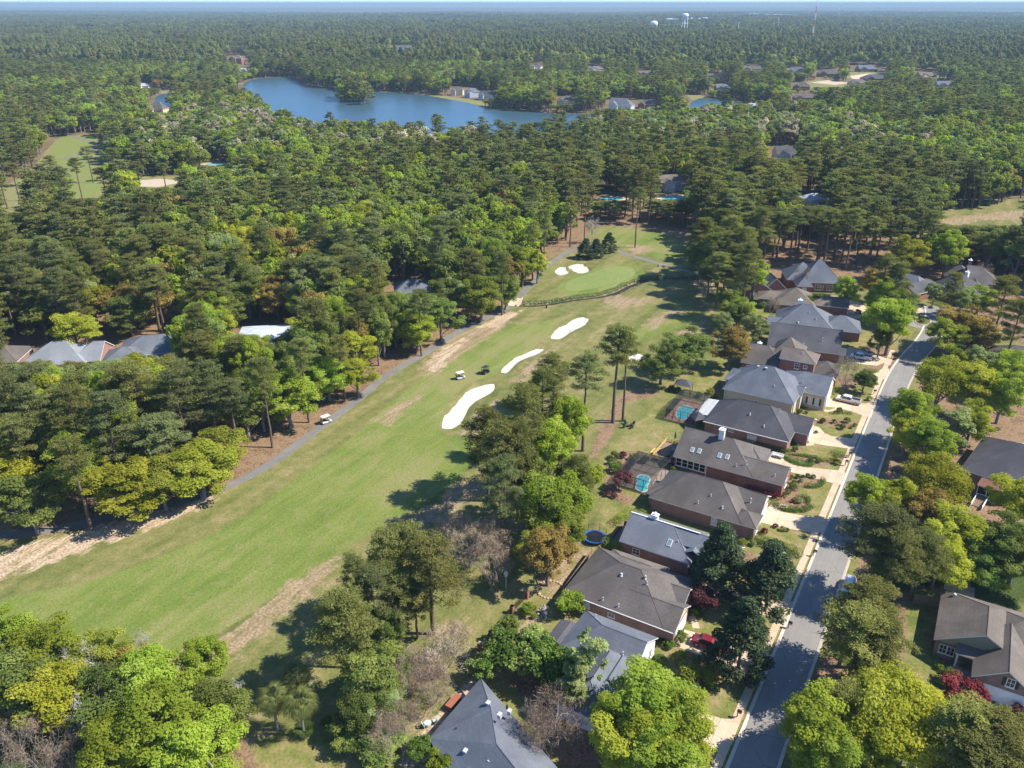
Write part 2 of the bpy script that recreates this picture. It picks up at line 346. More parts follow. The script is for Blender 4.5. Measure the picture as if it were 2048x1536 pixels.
FAIR = smooth_closed(poly([(-250,1330),(-120,1230),(0,1195),(150,1172),(330,1112),(480,1042),(610,942),(700,880),(800,790),(870,738),(935,692),(1000,655),(1100,640),(1150,628),(1110,650),(1085,685),(1015,722),(985,755),(945,760),(905,790),(870,850),(890,872),(940,872),(955,900),(930,950),(830,1018),(740,1065),(650,1125),(560,1180),(480,1245),(330,1315),(150,1330),(-50,1400)]), 1)
FAIR2 = smooth_closed(poly([(1250,650),(1330,632),(1420,625),(1440,650),(1380,660),(1310,680),(1280,700),(1200,760),(1180,760),(1230,700)]), 1)
COLLAR = smooth_closed(poly([(1112,575),(1130,557),(1165,546),(1205,531),(1240,525),(1275,528),(1290,545),(1272,560),(1235,573),(1190,585),(1150,590),(1122,588)]), 1)
BACKFAIR = smooth_closed(poly([(1190,468),(1240,455),(1310,462),(1365,480),(1368,505),(1330,520),(1280,505),(1220,490)]), 1)
STRAW = [poly(p) for p in (
 [(-500,1105),(-60,1085),(60,1078),(150,1062),(300,1030),(420,995),(480,960),(545,925),(600,880),(660,835),(720,793),(762,752),(805,728),(850,702),(905,664),(960,636),(1000,618),(1030,590),(1050,570),(1068,555),(1075,540),(1100,515),(1130,500),(1180,490),(1175,470),(1180,452),(1240,452),(1300,462),(1385,465),(1420,420),(1100,330),(300,330),(-1200,500)],
 [(1180,925),(1185,895),(1195,862),(1215,835),(1240,790),(1300,775),(1320,790),(1250,805),(1235,850),(1205,900)],
 [(1610,1390),(1655,1290),(1700,1190),(1740,1040),(1790,860),(1840,760),(1900,740),(2100,740),(2200,1000),(2000,1050),(1850,1130),(1815,1200),(1810,1310),(1780,1400),(1720,1420)],
 [(1480,610),(1400,540),(1385,470),(1420,440),(1800,440),(1840,480),(2080,480),(2300,560),(2100,720),(1900,610),(1800,570),(1540,570)],
 [(1010,1360),(1060,1350),(1240,1420),(1230,1536),(1130,1536),(1085,1440)],
 [(820,1300),(880,1300),(890,1350),(830,1380)],
 [(-100,1500),(100,1420),(300,1400),(470,1440),(520,1536),(400,1640),(-100,1640)],
 [(1690,720),(1700,700),(1760,690),(1800,700),(1785,740)])]
STRAW_GAP = [poly(p) for p in ([(80,470),(0,440),(-60,400),(60,350),(105,285),(190,262),(215,300),(190,330),(245,350),(330,355),(465,345),(480,378),(300,388),(190,402),(110,420),(30,440)],
                               [(1860,446),(1900,428),(1960,420),(2048,398),(2250,360),(2250,450),(2048,470),(1985,485),(1900,478)])]
DIRT = [poly(p) for p in (
 [(840,735),(860,705),(905,672),(965,650),(1010,628),(1042,622),(1012,650),(950,690),(900,722),(870,750)],
 [(330,1318),(420,1290),(480,1252),(560,1192),(640,1128),(668,1120),(650,1160),(600,1200),(540,1250),(470,1310),(400,1345),(340,1330)],
 [(775,1052),(800,1040),(870,1012),(935,960),(980,945),(985,975),(900,1020),(840,1060)],
 [(760,840),(790,815),(840,790),(815,820),(775,850)], [(1290,650),(1330,628),(1362,622),(1350,632),(1300,660)],
 [(1020,765),(1050,735),(1095,702),(1110,706),(1075,735),(1040,765)], [(925,862),(950,835),(990,805),(1000,812),(960,845),(940,868)],
 [(1250,490),(1290,490),(1310,503),(1270,508)], [(1320,458),(1380,462),(1375,475),(1330,470)], [(1385,548),(1420,545),(1430,580),(1400,590)],
 [(1360,665),(1400,640),(1420,650),(1380,680)], [(1195,600),(1230,590),(1300,600),(1240,620)],
 [(880,1250),(920,1240),(935,1265),(890,1270)], [(1860,446),(1900,436),(1990,425),(2048,420),(2048,440),(1960,440),(1900,455)],
 [(1030,1230),(1060,1225),(1085,1240),(1060,1262),(1035,1260)], [(1100,1130),(1165,1075),(1185,1090),(1150,1140),(1115,1180),(1095,1180)])]
SANDW = [poly(p) for p in (
 [(-60,1130),(0,1108),(60,1086),(180,1056),(290,1026),(430,985),(425,1008),(330,1048),(200,1092),(90,1128),(0,1165),(-60,1180)],
 [(855,730),(870,708),(905,685),(940,668),(910,700),(885,735),(860,748)], [(955,655),(1000,632),(1042,620),(1020,640),(985,655)],
  [(250,380),(330,368),(450,372),(330,392)])]
LAWN = [poly(p) for p in (
 [(1480,640),(1420,720),(1360,770),(1250,870),(1200,930),(1210,990),(1190,1060),(1150,1150),(1040,1290),(930,1380),(1150,1560),(1460,1560),(1660,1040),(1800,720),(1820,650),(1700,590),(1540,590)],
 [(480,1420),(600,1480),(830,1500),(850,1640),(480,1640)], [(1790,1180),(1850,1180),(1900,1400),(1790,1420)])]
BUSHY = [poly(p) for p in ([(1660,1310),(1700,1200),(1760,1080),(1840,1130),(1830,1040),(2100,1060),(2100,1170),(2020,1240),(1900,1170),(1800,1190),(1790,1330),(1700,1350)], [(-100,1300),(240,1330),(430,1420),(400,1640),(-100,1640)])]
BEDS = []     # planting beds, in the street frame, filled by the gardens below
def bed(P): BEDS.append(np.array([W(*p) for p in P]))

GX0, GX1, GY0, GY1, GS = -262.0, 262.0, 46.0, 412.0, 1.4
def ground_z(X, Y):
    z = np.zeros(np.shape(X))
    for B in BUNK.values(): z = np.minimum(z, -1.0*ss(sdist(B, X, Y), -.1, 2.2))
    z = z-1.5*(1-ss(ldist(CREEK, X, Y), 1.3, 3.4)); return z
def build_ground():
    xs = np.arange(GX0, GX1+.1, GS); ys = np.arange(GY0, GY1+.1, GS); nx, ny = len(xs), len(ys)
    X, Y = np.meshgrid(xs, ys); X = X.ravel(); Y = Y.ravel(); Z = ground_z(X, Y)
    i = np.arange(nx*ny).reshape(ny, nx)
    F = np.stack([i[:-1, :-1], i[:-1, 1:], i[1:, 1:], i[1:, :-1]], -1).reshape(-1, 4)
    me = np_mesh('grassland', np.stack([X, Y, Z], 1), F, [M['ground']], smooth=True)
    def mx(Ps, a, b, grow=0): 
        o = np.zeros(X.shape)
        for P in Ps: o = np.maximum(o, ss(sdist(P, X, Y)+grow, a, b))
        return o
    fair = mx([FAIR, COLLAR, BACKFAIR], -1.2, 1.2)*1.0; fair = np.maximum(fair, .62*mx([FAIR2], -6, 6))
    straw = mx(STRAW, -2.5, 2.5)*(1-mx(STRAW_GAP, -4, 4)); straw = np.maximum(straw, mx(BEDS, -.5, .5))
    dirt = .66*mx(DIRT, -6, 2.5); sand = .68*mx(SANDW, -3.5, 2.0)
    sand = np.maximum(sand, mx([poly([(800,1540),(815,1500),(860,1440),(905,1388),(945,1362),(985,1350),(930,1420),(870,1490),(850,1560)])], -1, 1)); dirt = np.maximum(dirt, .5*mx([poly([(800,1540),(760,1500),(830,1420),(880,1370),(950,1330),(960,1370),(850,1540)])], -2, 2))
    cd = ldist(CREEK, X, Y); dirt = np.maximum(dirt, .62*ss(-cd, -2.6, -1.2)); bush0 = .7*ss(-cd, -4.2, -2.2)
    lawn = mx(LAWN, -3, 3); bush = np.maximum(.8*mx(BUSHY, -3, 3), bush0)
    n = nx*ny
    a = me.color_attributes.new('cover', 'FLOAT_COLOR', 'POINT'); a.data.foreach_set('color', np.stack([fair, dirt, straw, np.ones(n)], 1).astype(np.float32).ravel())
    a = me.color_attributes.new('cover2', 'FLOAT_COLOR', 'POINT'); a.data.foreach_set('color', np.stack([lawn, sand, bush, np.ones(n)], 1).astype(np.float32).ravel())
    tag(link('ground', me), kind='structure')
    b = MB(); R = 26000; z = -.004
    for x0, x1, y0, y1 in ((-R, R, GY1, R), (-R, R, -400, GY0), (-R, GX0, GY0, GY1), (GX1, R, GY0, GY1)): b.add([(x0, y0, z), (x1, y0, z), (x1, y1, z), (x0, y1, z)], [(0, 1, 2, 3)])
    tag(b.build('forest_floor', M['earth']), kind='structure')

def sheet(name, P, z, mat, kind='structure', parent=None):
    from mathutils.geometry import tessellate_polygon
    P = [tuple(p) for p in P]; tri = tessellate_polygon([[Vector((x, y, 0)) for x, y in P]])
    F = []
    for t in tri:
        a, b, c = (P[i] for i in t); s = (b[0]-a[0])*(c[1]-a[1])-(b[1]-a[1])*(c[0]-a[0]); F.append(t if s > 0 else t[::-1])
    o = link(name, new_mesh(name, [(x, y, z) for x, y in P], F, [mat]), parent); 
    return tag(o, kind=kind) if kind else o
def ribbon(name, L, w, z, mat, kind='structure', z2=None, w_end=None):
    a = offset_line(L, -w/2); b = offset_line(L, w/2); n = len(L); V = []; F = []
    for p, q in zip(a, b): V += [(p[0], p[1], z), (q[0], q[1], z)]
    F = [(2*i+1, 2*i+3, 2*i+2, 2*i) for i in range(n-1)]
    o = link(name, new_mesh(name, V, F, [mat])); return tag(o, kind=kind) if kind else o
def m_sand(name, a, b):
    m, nt, out = nmat(name); P = pos(nt)
    f = mth(nt, 'ADD', mth(nt, 'MULTIPLY', noise(nt, P, .6, 5), .6), mth(nt, 'MULTIPLY', noise(nt, P, 5, 3), .4))
    bsdf(nt, out, ramp(nt, f, [(.3, a), (.65, b)]), .95, 0, .1, f, .5, .15); return m
M['sand'] = m_sand('bunker_sand', (.41, .38, .32), (.53, .505, .445))
M['wetsoil'] = m_sand('wet_soil', (.12, .085, .055), (.2, .15, .1))
M['green'] = None
def m_green():
    m, nt, out = nmat('putting_green'); P = pos(nt)
    f = mth(nt, 'ADD', mth(nt, 'MULTIPLY', noise(nt, P, .05, 5), .5), mth(nt, 'MULTIPLY', noise(nt, P, .6, 5), .5))
    bsdf(nt, out, ramp(nt, f, [(.33, (.135, .175, .050)), (.5, (.165, .20, .060)), (.66, (.20, .22, .085))]), .95, 0, .1); return m
M['green'] = m_green()
M['creek'] = m_water('creek_water', (.03, .026, .014), .4, .3, 1.2, .15)
M['lake'] = m_water('lake_water', (.036, .078, .105), .30, 1.0, .5, .28)

def build_course():
    for k, B in BUNK.items():
        n = len(B); c = B.mean(0); rings = [1.02, .8, .5, .2]; V = []; F = []
        for j, r in enumerate(rings):
            for p in B: V.append((*(c+(p-c)*r), -.20-.12*j+.05*math.sin(p[0]+j)))
        V.append((c[0], c[1], -.6))
        for j in range(3):
            for i in range(n): F.append((j*n+i, j*n+(i+1) % n, (j+1)*n+(i+1) % n, (j+1)*n+i))
        for i in range(n): F.append((3*n+i, 3*n+(i+1) % n, 4*n))
        a = sum(B[i][0]*B[(i+1) % n][1]-B[(i+1) % n][0]*B[i][1] for i in range(n))
        if a < 0: F = [f[::-1] for f in F]
        tag(link('sand_bunker', new_mesh('sand_bunker', V, F, [M['sand']], smooth=True)), kind='structure')
    sheet('putting_green', GREEN, .012, M['green'])
    ribbon('cart_path', PATH, 2.5, .016, M['path']); ribbon('cart_path', PATH2, 2.4, .024, M['path'])
    ribbon('creek_water', CREEK, 1.7, -1.22, M['creek'])

# street
RL = -13.25; RR = -7.75
ROADC = [( (RL+RR)/2, 20), ((RL+RR)/2, 60), ((RL+RR)/2, 100), ((RL+RR)/2, 150), ((RL+RR)/2-.2, 190), ((RL+RR)/2-.1, 220), (-9.2, 236), (-7.0, 250), (-6.0, 262), (-6.5, 275), (-8.0, 286)]
RROAD = smooth_open(np.array([W(*p) for p in ROADC]), 3)
def build_street():
    ribbon('road', RROAD, 5.4, .010, M['asphalt'])
    circ = [W(-8.0+10*math.cos(t), 274+12*math.sin(t)) for t in np.linspace(0, 2*math.pi, 40, endpoint=False)]
    sheet('cul_de_sac', circ, .020, M['asphalt'])
    for s in (-1, 1):
        L = offset_line(RROAD, s*2.9); n = len(L); V = []; F = []
        inn = offset_line(L, -s*.25); out = offset_line(L, s*.22)
        for p, q, r in zip(inn, L, out): V += [(*p, .03), (*q, .10), (*r, .13), (*r, -.05)]
        for i in range(n-1):
            for k in range(3):
                f = (4*i+k, 4*i+k+1, 4*i+5+k, 4*i+4+k); F.append(f if s < 0 else f[::-1])
        tag(link('kerb', new_mesh('kerb', V, F, [M['kerb']])), kind='structure')
# ------------------------------------------------------------------ trees
def unit(n):
    v = rng.normal(size=(n, 3)); return v/np.linalg.norm(v, axis=1)[:, None]
def leaf_cloud(C, Rr, n, size, tint, upbias=.0, jitter=.8, aspect=.75, shell=(.55, 1.05), droop=0.0, outward=1.0):
    """n leaf-sized quads spread through the clumps C (centres) with ellipsoid radii Rr"""
    k = len(C); wgt = Rr[:, 0]*Rr[:, 1]+Rr[:, 0]*Rr[:, 2]; ci = rng.choice(k, n, p=wgt/wgt.sum())
    d = unit(n); d[:, 2] = np.where(rng.random(n) < upbias, np.abs(d[:, 2]), d[:, 2])
    P = C[ci]+d*Rr[ci]*(rng.uniform(shell[0]**2, shell[1]**2, n)**.5)[:, None]
    N = d*outward+unit(n)*jitter+np.array([0, 0, .75-droop]); N /= np.linalg.norm(N, axis=1)[:, None]
    T = np.cross(N, unit(n)); T /= np.linalg.norm(T, axis=1)[:, None]+1e-9; B = np.cross(N, T)
    s = size*rng.uniform(.6, 1.35, n)[:, None]; a = s*.5; b = s*.5*aspect; bend = N*s*.12
    V = np.stack([P-T*a-bend, P+B*b, P+T*a-bend, P-B*b], 1).reshape(-1, 3)
    F = np.arange(4*n).reshape(n, 4); t = np.clip(tint[ci]+rng.normal(0, .10, n), 0, 1); return V, F, t
def merge(parts):
    Vs, Fs, Ts = [], [], []; o = 0
    for V, F, t in parts: Vs.append(V); Fs.append(F+o); Ts.append(t); o += len(V)
    return np.concatenate(Vs), np.concatenate(Fs), np.concatenate(Ts)
def tubes(segs, n=5):
    """segs: (a, b, r0, r1) -> quads"""
    V = []; F = []; o = 0; ang = 2*np.pi*np.arange(n)/n
    for a, b, r0, r1 in segs:
        a = np.asarray(a, float); b = np.asarray(b, float); d = b-a; L = np.linalg.norm(d)
        if L < 1e-6: continue
        d /= L; u = np.cross(d, [0, 0, 1.] if abs(d[2]) < .9 else [1., 0, 0]); u /= np.linalg.norm(u); v = np.cross(d, u)
        ring = np.cos(ang)[:, None]*u+np.sin(ang)[:, None]*v
        V += [a+ring*r0, b+ring*r1]
        for i in range(n): F.append((o+i, o+(i+1) % n, o+n+(i+1) % n, o+n+i))
        o += 2*n
    return np.concatenate(V), np.array(F)
def bent(a, b, k, amp):
    P = [np.asarray(a, float)+(np.asarray(b, float)-np.asarray(a, float))*t for t in np.linspace(0, 1, k+1)]
    for i in range(1, k): P[i] = P[i]+rng.normal(0, amp, 3)*np.array([1, 1, .4])
    return P
def chain(P, r0, r1):
    k = len(P)-1; return [(P[i], P[i+1], r0+(r1-r0)*i/k, r0+(r1-r0)*(i+1)/k) for i in range(k)]

def gen_broad(h=15, R=5.5, zc=.6, hz=.42, nclump=46, nleaf=8000, size=.42, openness=.25, lean=.0, multi=1):
    C = []; 
    cz = h*zc; rz = h*hz
    lob = [(rng.uniform(-.35, .35, 3)*np.array([R, R, rz]), rng.uniform(.55, .8)) for _ in range(5)]
    while len(C) < nclump:
        lo, s = lob[rng.integers(5)]; d = unit(1)[0]
        if d[2] < -.55: continue
        q = lo+d*np.array([R, R, rz])*s*rng.uniform(.62, 1.0)
        e = (q/np.array([R, R, rz])); 
        if np.linalg.norm(e) > 1.08: continue
        C.append(q+np.array([0, 0, cz]))
    C = np.array(C); rr = rng.uniform(.10, .27, len(C))*R*(46/nclump)**.22; Rr = np.stack([rr, rr, rr*rng.uniform(.5, .85, len(C))], 1)
    tint = np.clip(rng.normal(.5, .2, len(C)), 0, 1)
    leaf = leaf_cloud(C, Rr, nleaf, size, tint, upbias=.42, jitter=.8, shell=(.2, 1.32))
    segs = []
    for m in range(multi):
        off = np.array([rng.normal(0, .35), rng.normal(0, .35), 0]) if multi > 1 else np.zeros(3)
        top = np.array([off[0]*3, off[1]*3, h*.55]); T = bent(off, top, 4, .12); segs += chain(T, .026*h/ (multi**.5), .012*h/(multi**.5))
        for c in C[rng.permutation(len(C))[:int(16/multi)]]:
            s = T[rng.integers(1, 5)]; P = bent(s, c, 3, .25); segs += chain(P, .009*h, .0025*h)
    return leaf, tubes(segs, 6)
def gen_pine(h=24, R=4.5, base=.42, nleaf=12500, size=.42, nb=38, irregular=.32):
    T = [np.array([0, 0, 0.])]; drift = rng.normal(0, .012, 2)*h
    for i in range(1, 9):
        t = i/8; T.append(np.array([drift[0]*t*t+rng.normal(0, .06), drift[1]*t*t+rng.normal(0, .06), h*.97*t]))
    Ta = np.array(T); segs = chain(T, .0165*h, .004*h); C = []; Rr = []
    side = rng.uniform(0, 6.28)
    for b in range(nb):
        t = (b+rng.uniform(0, 1))/nb; z = h*(base+(1-base)*t**.85); a = b*2.4+rng.uniform(-.7, .7)
        prof = (.55+.45*math.sin(math.pi*min(1, (t*.85+.18))))*(1-.62*t**2.2)
        L = R*prof*rng.uniform(1-irregular*1.3, 1.1)*(1+.18*math.cos(a-side))
        if rng.random() < irregular*.35: L *= .5
        f = min(.999, z/(h*.97))*8; i = int(f); o = Ta[i]+(Ta[i+1]-Ta[i])*(f-i)
        tip = o+np.array([L*math.cos(a), L*math.sin(a), L*rng.uniform(-.05, .42)])
        P = bent(o, tip, 3, .10); segs += chain(P, .0046*h*(1.1-t), .0012*h)
        for q in (.42, .66, .86, 1.0):
            if q < .5 and rng.random() < .5: continue
            c = o+(tip-o)*q+rng.normal(0, .22, 3)*np.array([1, 1, .5]); r = R*rng.uniform(.15, .27)*(1.15-.3*abs(q-.7))
            C.append(c); Rr.append((r, r, r*rng.uniform(.42, .62)))
            if q > .6:
                ap = a+rng.choice([-1, 1])*rng.uniform(.5, 1.1); c2 = c+np.array([math.cos(ap), math.sin(ap), .1])*r*1.2; C.append(c2); Rr.append((r*.8, r*.8, r*.45))
    top = Ta[-1]; 
    for _ in range(5): C.append(top+rng.normal(0, .5, 3)*np.array([1, 1, .6])); Rr.append((R*.18, R*.18, R*.13))
    C = np.array(C); Rr = np.array(Rr); tint = np.clip(rng.normal(.5, .2, len(C)), 0, 1)
    leaf = leaf_cloud(C, Rr, nleaf, size, tint, upbias=.65, jitter=.9, aspect=.42, shell=(.3, 1.1), outward=.6)
    for _ in range(4):                                   # dead snags below the crown
        z = h*rng.uniform(base*.55, base*.95); a = rng.uniform(0, 6.28); L = rng.uniform(.5, 1.6)
        segs.append((np.array([0, 0, z]), np.array([L*math.cos(a), L*math.sin(a), z+L*.3]), .05, .015))
    return leaf, tubes(segs, 6)
def gen_cone(h=13, R=3.6, nleaf=12000, size=.38):          # magnolia: dense broad cone down to the skirt
    C = []; Rr = []
    for i in range(120):
        t = rng.uniform(.07, 1.0)**.9; z = h*t; r = R*(1-(max(0, t-.22)/.80)**1.35)*(.75+.25*min(1, t/.2))*rng.uniform(.65, 1.0); a = rng.uniform(0, 6.28)
        C.append((r*math.cos(a), r*math.sin(a), z)); s = R*rng.uniform(.17, .27); Rr.append((s, s, s*.75))
    C = np.array(C); Rr = np.array(Rr); tint = np.clip(rng.normal(.45, .22, len(C)), 0, 1)
    leaf = leaf_cloud(C, Rr, nleaf, size, tint, upbias=.3, jitter=.8, aspect=.5)
    return leaf, tubes(chain(bent((0, 0, 0), (0, 0, h*.9), 4, .06), .22, .06), 6)
def gen_ball(R=1.0, squash=.85, nleaf=1500, size=.16, lumps=26, rough=.10):
    C = []; Rr = []
    for i in range(lumps):
        d = unit(1)[0]; d[2] = abs(d[2])*1.0-.1
        C.append(d*np.array([R, R, R*squash])*.72+np.array([0, 0, R*squash*.75])+rng.normal(0, rough*R, 3)*.5); s = R*rng.uniform(.26, .36); Rr.append((s, s, s))
    C = np.array(C); Rr = np.array(Rr); tint = np.clip(rng.normal(.5, .16, len(C)), 0, 1)
    leaf = leaf_cloud(C, Rr, nleaf, size, tint, upbias=.4, jitter=.55)
    return leaf, tubes([((0, 0, 0), (0, 0, R*.8), .07*R, .04*R)], 5)
def gen_bare(h=10, spread=.62, trunks=4, levels=6, r0=.15, up=.12, tilt=.8):
    segs = []
    def grow(p, d, L, r, lev):
        q = p+d*L*.55+rng.normal(0, L*.03, 3); e = q+(d+rng.normal(0, .12, 3))*L*.5
        segs.append((p, q, r, r*.85)); segs.append((q, e, r*.85, r*.7))
        if lev == 0: return
        for i in range(3 if lev > 4 else 2 if lev > 1 else 4):
            nd_ = d+rng.normal(0, spread, 3)+np.array([0, 0, up*.5]); nd_ /= np.linalg.norm(nd_)
            grow(e if i < 2 else q, nd_, L*rng.uniform(.62, .82), max(r*.58, .012), lev-1)
    for i in range(trunks):
        a = i*6.28/trunks+rng.uniform(-.4, .4); d = np.array([math.cos(a)*tilt, math.sin(a)*tilt, 1.]) if trunks > 1 else np.array([.05, 0, 1.]); d /= np.linalg.norm(d)
        grow(np.array([math.cos(a)*.15, math.sin(a)*.15, 0.]), d, h*.27, r0, levels)
    return tubes(segs, 3)
def zmax(V): return float(V[:, 2].max())

BARK = {'pine': m_bark('pine_bark', (.085, .06, .045), (.18, .13, .10)), 'grey': m_bark('grey_bark', (.12, .10, .085), (.25, .22, .19)), 'pale': m_bark('pale_twigs', (.23, .185, .15), (.38, .32, .27)), 'white': m_bark('white_bark', (.30, .28, .24), (.5, .47, .42))}
LEAF = {
 'pine': m_leaf('pine_needles', (0.115, 0.128, 0.036), (0.195, 0.205, 0.062), (0.3, 0.3, 0.105), 0.45, 0.03),
 'pine_blue': m_leaf('pine_needles_cool', (0.105, 0.122, 0.045), (0.175, 0.195, 0.074), (0.27, 0.285, 0.12), 0.45, 0.03),
 'pine_olive': m_leaf('pine_needles_olive', (0.13, 0.134, 0.036), (0.22, 0.218, 0.062), (0.33, 0.315, 0.1), 0.45, 0.03),
 'bright': m_leaf('spring_leaves', (0.175, 0.225, 0.026), (0.3, 0.37, 0.044), (0.42, 0.47, 0.09), 0.54, 0.03),
 'mid': m_leaf('green_leaves', (0.12, 0.155, 0.036), (0.205, 0.252, 0.06), (0.31, 0.35, 0.1), 0.5, 0.03),
 'deep': m_leaf('deep_green_leaves', (0.08, 0.12, 0.03), (0.145, 0.2, 0.048), (0.23, 0.29, 0.08), 0.46, 0.03),
 'yellow': m_leaf('yellow_green_leaves', (0.24, 0.26, 0.026), (0.37, 0.385, 0.042), (0.48, 0.48, 0.09), 0.52, 0.03),
 'orange': m_leaf('bronze_leaves', (0.19, 0.135, 0.035), (0.31, 0.225, 0.06), (0.42, 0.32, 0.1), 0.42, 0.025),
 'olive': m_leaf('olive_oak_leaves', (0.16, 0.185, 0.026), (0.26, 0.285, 0.042), (0.36, 0.37, 0.075), 0.48, 0.03),
 'pale': m_leaf('pale_willow_leaves', (0.19, 0.23, 0.085), (0.28, 0.33, 0.13), (0.38, 0.42, 0.19), 0.5, 0.03),
 'magnolia': m_leaf('glossy_magnolia_leaves', (0.022, 0.04, 0.016), (0.05, 0.078, 0.028), (0.12, 0.15, 0.075), 0.15, 0.02, 0.012),
 'glossy': m_leaf('glossy_shrub_leaves', (0.045, 0.08, 0.014), (0.1, 0.16, 0.024), (0.26, 0.31, 0.09), 0.25, 0.02, 0.004),
 'red': m_leaf('red_maple_leaves', (0.07, 0.012, 0.014), (0.15, 0.028, 0.03), (0.26, 0.07, 0.07), 0.3, 0.02),
 'plum': m_leaf('plum_leaves', (.06, .02, .024), (.12, .045, .045), (.20, .09, .08), .3, .03),
 'shrub': m_leaf('clipped_shrub_leaves', (0.05, 0.085, 0.016), (0.09, 0.145, 0.024), (0.16, 0.22, 0.045), 0.3, 0.04),
 'lime': m_leaf('lime_shrub_leaves', (.09, .13, .012), (.17, .22, .02), (.27, .31, .04), .35, .03),
 'twig': m_leaf('bare_twigs', (0.17, 0.125, 0.085), (0.27, 0.2, 0.145), (0.37, 0.29, 0.22), 0.15, 0.02), 'twig_white': m_leaf('pale_bare_twigs', (.20, .19, .16), (.30, .29, .24), (.42, .41, .35), .1, .02),
 'pinkbud': m_leaf('blossom_twigs', (.30, .25, .16), (.42, .36, .25), (.52, .46, .34), .3, .03),
}
def crown_mesh(name, leaf, mat): return np_mesh(name, leaf[0], leaf[1], [mat], fattr={'tint': leaf[2]})
def bark_mesh(name, tb, mat): return np_mesh(name, tb[0], tb[1], [mat], smooth=True)
class Proto: pass
PR = {}
def proto(key, gen, n, mats, bark, hnom, **kw):
    out = []
    for i in range(n):
        g = gen(**kw); p = Proto(); p.leaf, tb = g; p.h = zmax(p.leaf[0]); p.r = float(np.percentile(np.hypot(p.leaf[0][:, 0], p.leaf[0][:, 1]), 97))
        p.trunk = bark_mesh('trunk', tb, BARK[bark]); p.crowns = {}; p.mats = mats; p.tb = tb; out.append(p)
    PR[key] = out
proto('pine', gen_pine, 6, ('pine', 'pine_blue', 'pine_olive'), 'pine', 24)
PR['pine'] += [] 
proto('pine_tall', gen_pine, 3, ('pine', 'pine_blue', 'pine_olive'), 'pine', 26, h=26, R=4.2, base=.62, nb=24, nleaf=8000, size=.42)
proto('broad', gen_broad, 6, ('bright', 'mid', 'yellow', 'orange', 'olive', 'deep'), 'grey', 15, zc=.55, hz=.47, nclump=95, nleaf=18000, size=.34)
proto('spread', gen_broad, 3, ('bright', 'yellow', 'olive'), 'grey', 13, h=13, R=7, zc=.56, hz=.42, nclump=110, nleaf=20000, size=.34, multi=2)
proto('narrow', gen_broad, 3, ('pale', 'bright'), 'grey', 13, h=14, R=2.8, zc=.55, hz=.46, nclump=34, nleaf=4500, size=.34)
proto('magnolia', gen_cone, 3, ('magnolia',), 'grey', 13)
proto('loquat', gen_broad, 2, ('glossy',), 'grey', 7, h=7, R=4.2, zc=.6, hz=.42, nclump=46, nleaf=4600, size=.48)
proto('small', gen_broad, 3, ('red', 'plum', 'bright', 'mid', 'orange'), 'grey', 4.5, h=4.5, R=2.4, zc=.58, hz=.42, nclump=40, nleaf=3600, size=.26)
proto('ball', gen_ball, 4, ('shrub', 'lime', 'red', 'deep', 'plum'), 'grey', 1)
BARE = [bark_mesh('branches', gen_bare(), BARK['pale']) for _ in range(3)]+[bark_mesh('branches', gen_bare(h=9, trunks=8, spread=.55, levels=5, r0=.10, up=.3, tilt=.7), BARK['pale']) for _ in range(2)]
BAREW = [bark_mesh('branches', gen_bare(h=11, trunks=1, spread=.45, levels=6, r0=.2, up=.4), BARK['white']) for _ in range(2)]
def gen_twigs(h, R, n=2600, squash=.62):
    C = []; 
    while len(C) < 40:
        d = unit(1)[0]
        if d[2] < -.35: continue
        C.append(d*np.array([R, R, h*.40])*rng.uniform(.45, .95)+np.array([0, 0, h*.56]))
    C = np.array(C); rr = rng.uniform(.16, .28, 40)*R; Rr = np.stack([rr, rr, rr*squash], 1)
    lf = leaf_cloud(C, Rr, n, .95, np.clip(rng.normal(.5, .2, 40), 0, 1), upbias=.4, jitter=1.2, aspect=.07, shell=(.2, 1.1)); return lf
TW = {}
def crown_of(p, mk):
    if 'c' not in p.crowns: p.crowns['c'] = crown_mesh('crown', p.leaf, LEAF[mk])
    return p.crowns['c']
def crown_obj(name, p, mk, root):
    o = link(name, crown_of(p, mk), root); sl = o.material_slots[0]; sl.link = 'OBJECT'; sl.material = LEAF[mk]; return o
KIND = {'pine': ('pine_tree', 'pine tree'), 'pine_tall': ('pine_tree', 'pine tree'), 'broad': ('leafy_tree', 'tree'), 'spread': ('leafy_tree', 'tree'), 'narrow': ('leafy_tree', 'tree'),
        'magnolia': ('magnolia_tree', 'magnolia tree'), 'loquat': ('evergreen_shrub', 'shrub'), 'small': ('small_tree', 'small tree'), 'ball': ('round_shrub', 'shrub')}
PLACED = []
def tree(key, x, y, h, r, mk, label, group=None, var=None, name=None, cat=None):
    L = PR[key]; p = L[(var if var is not None else random.randrange(len(L))) % len(L)]
    nm, ct = KIND[key]
    root = thing(name or nm, label, cat or ct, (x, y, 0), random.uniform(0, 6.28), group, (r/p.r, r/p.r, h/p.h))
    link('trunk', p.trunk, root); crown_obj('crown', p, mk, root); PLACED.append((x, y, r)); return root
BIG = {'broad': 1.20, 'spread': 1.15, 'narrow': 1.1, 'small': 1.1}
def tree_px(key, cx, cy, h, r, mk, label, group=None, var=None, zf=None, **kw):
    zf = zf if zf is not None else {'pine': .72, 'pine_tall': .8, 'magnolia': .42, 'ball': .5}.get(key, .58)
    x, y = gp(cx, cy, h*zf); return tree(key, x, y, h, r*BIG.get(key, 1.06), mk, label, group, var, **kw)
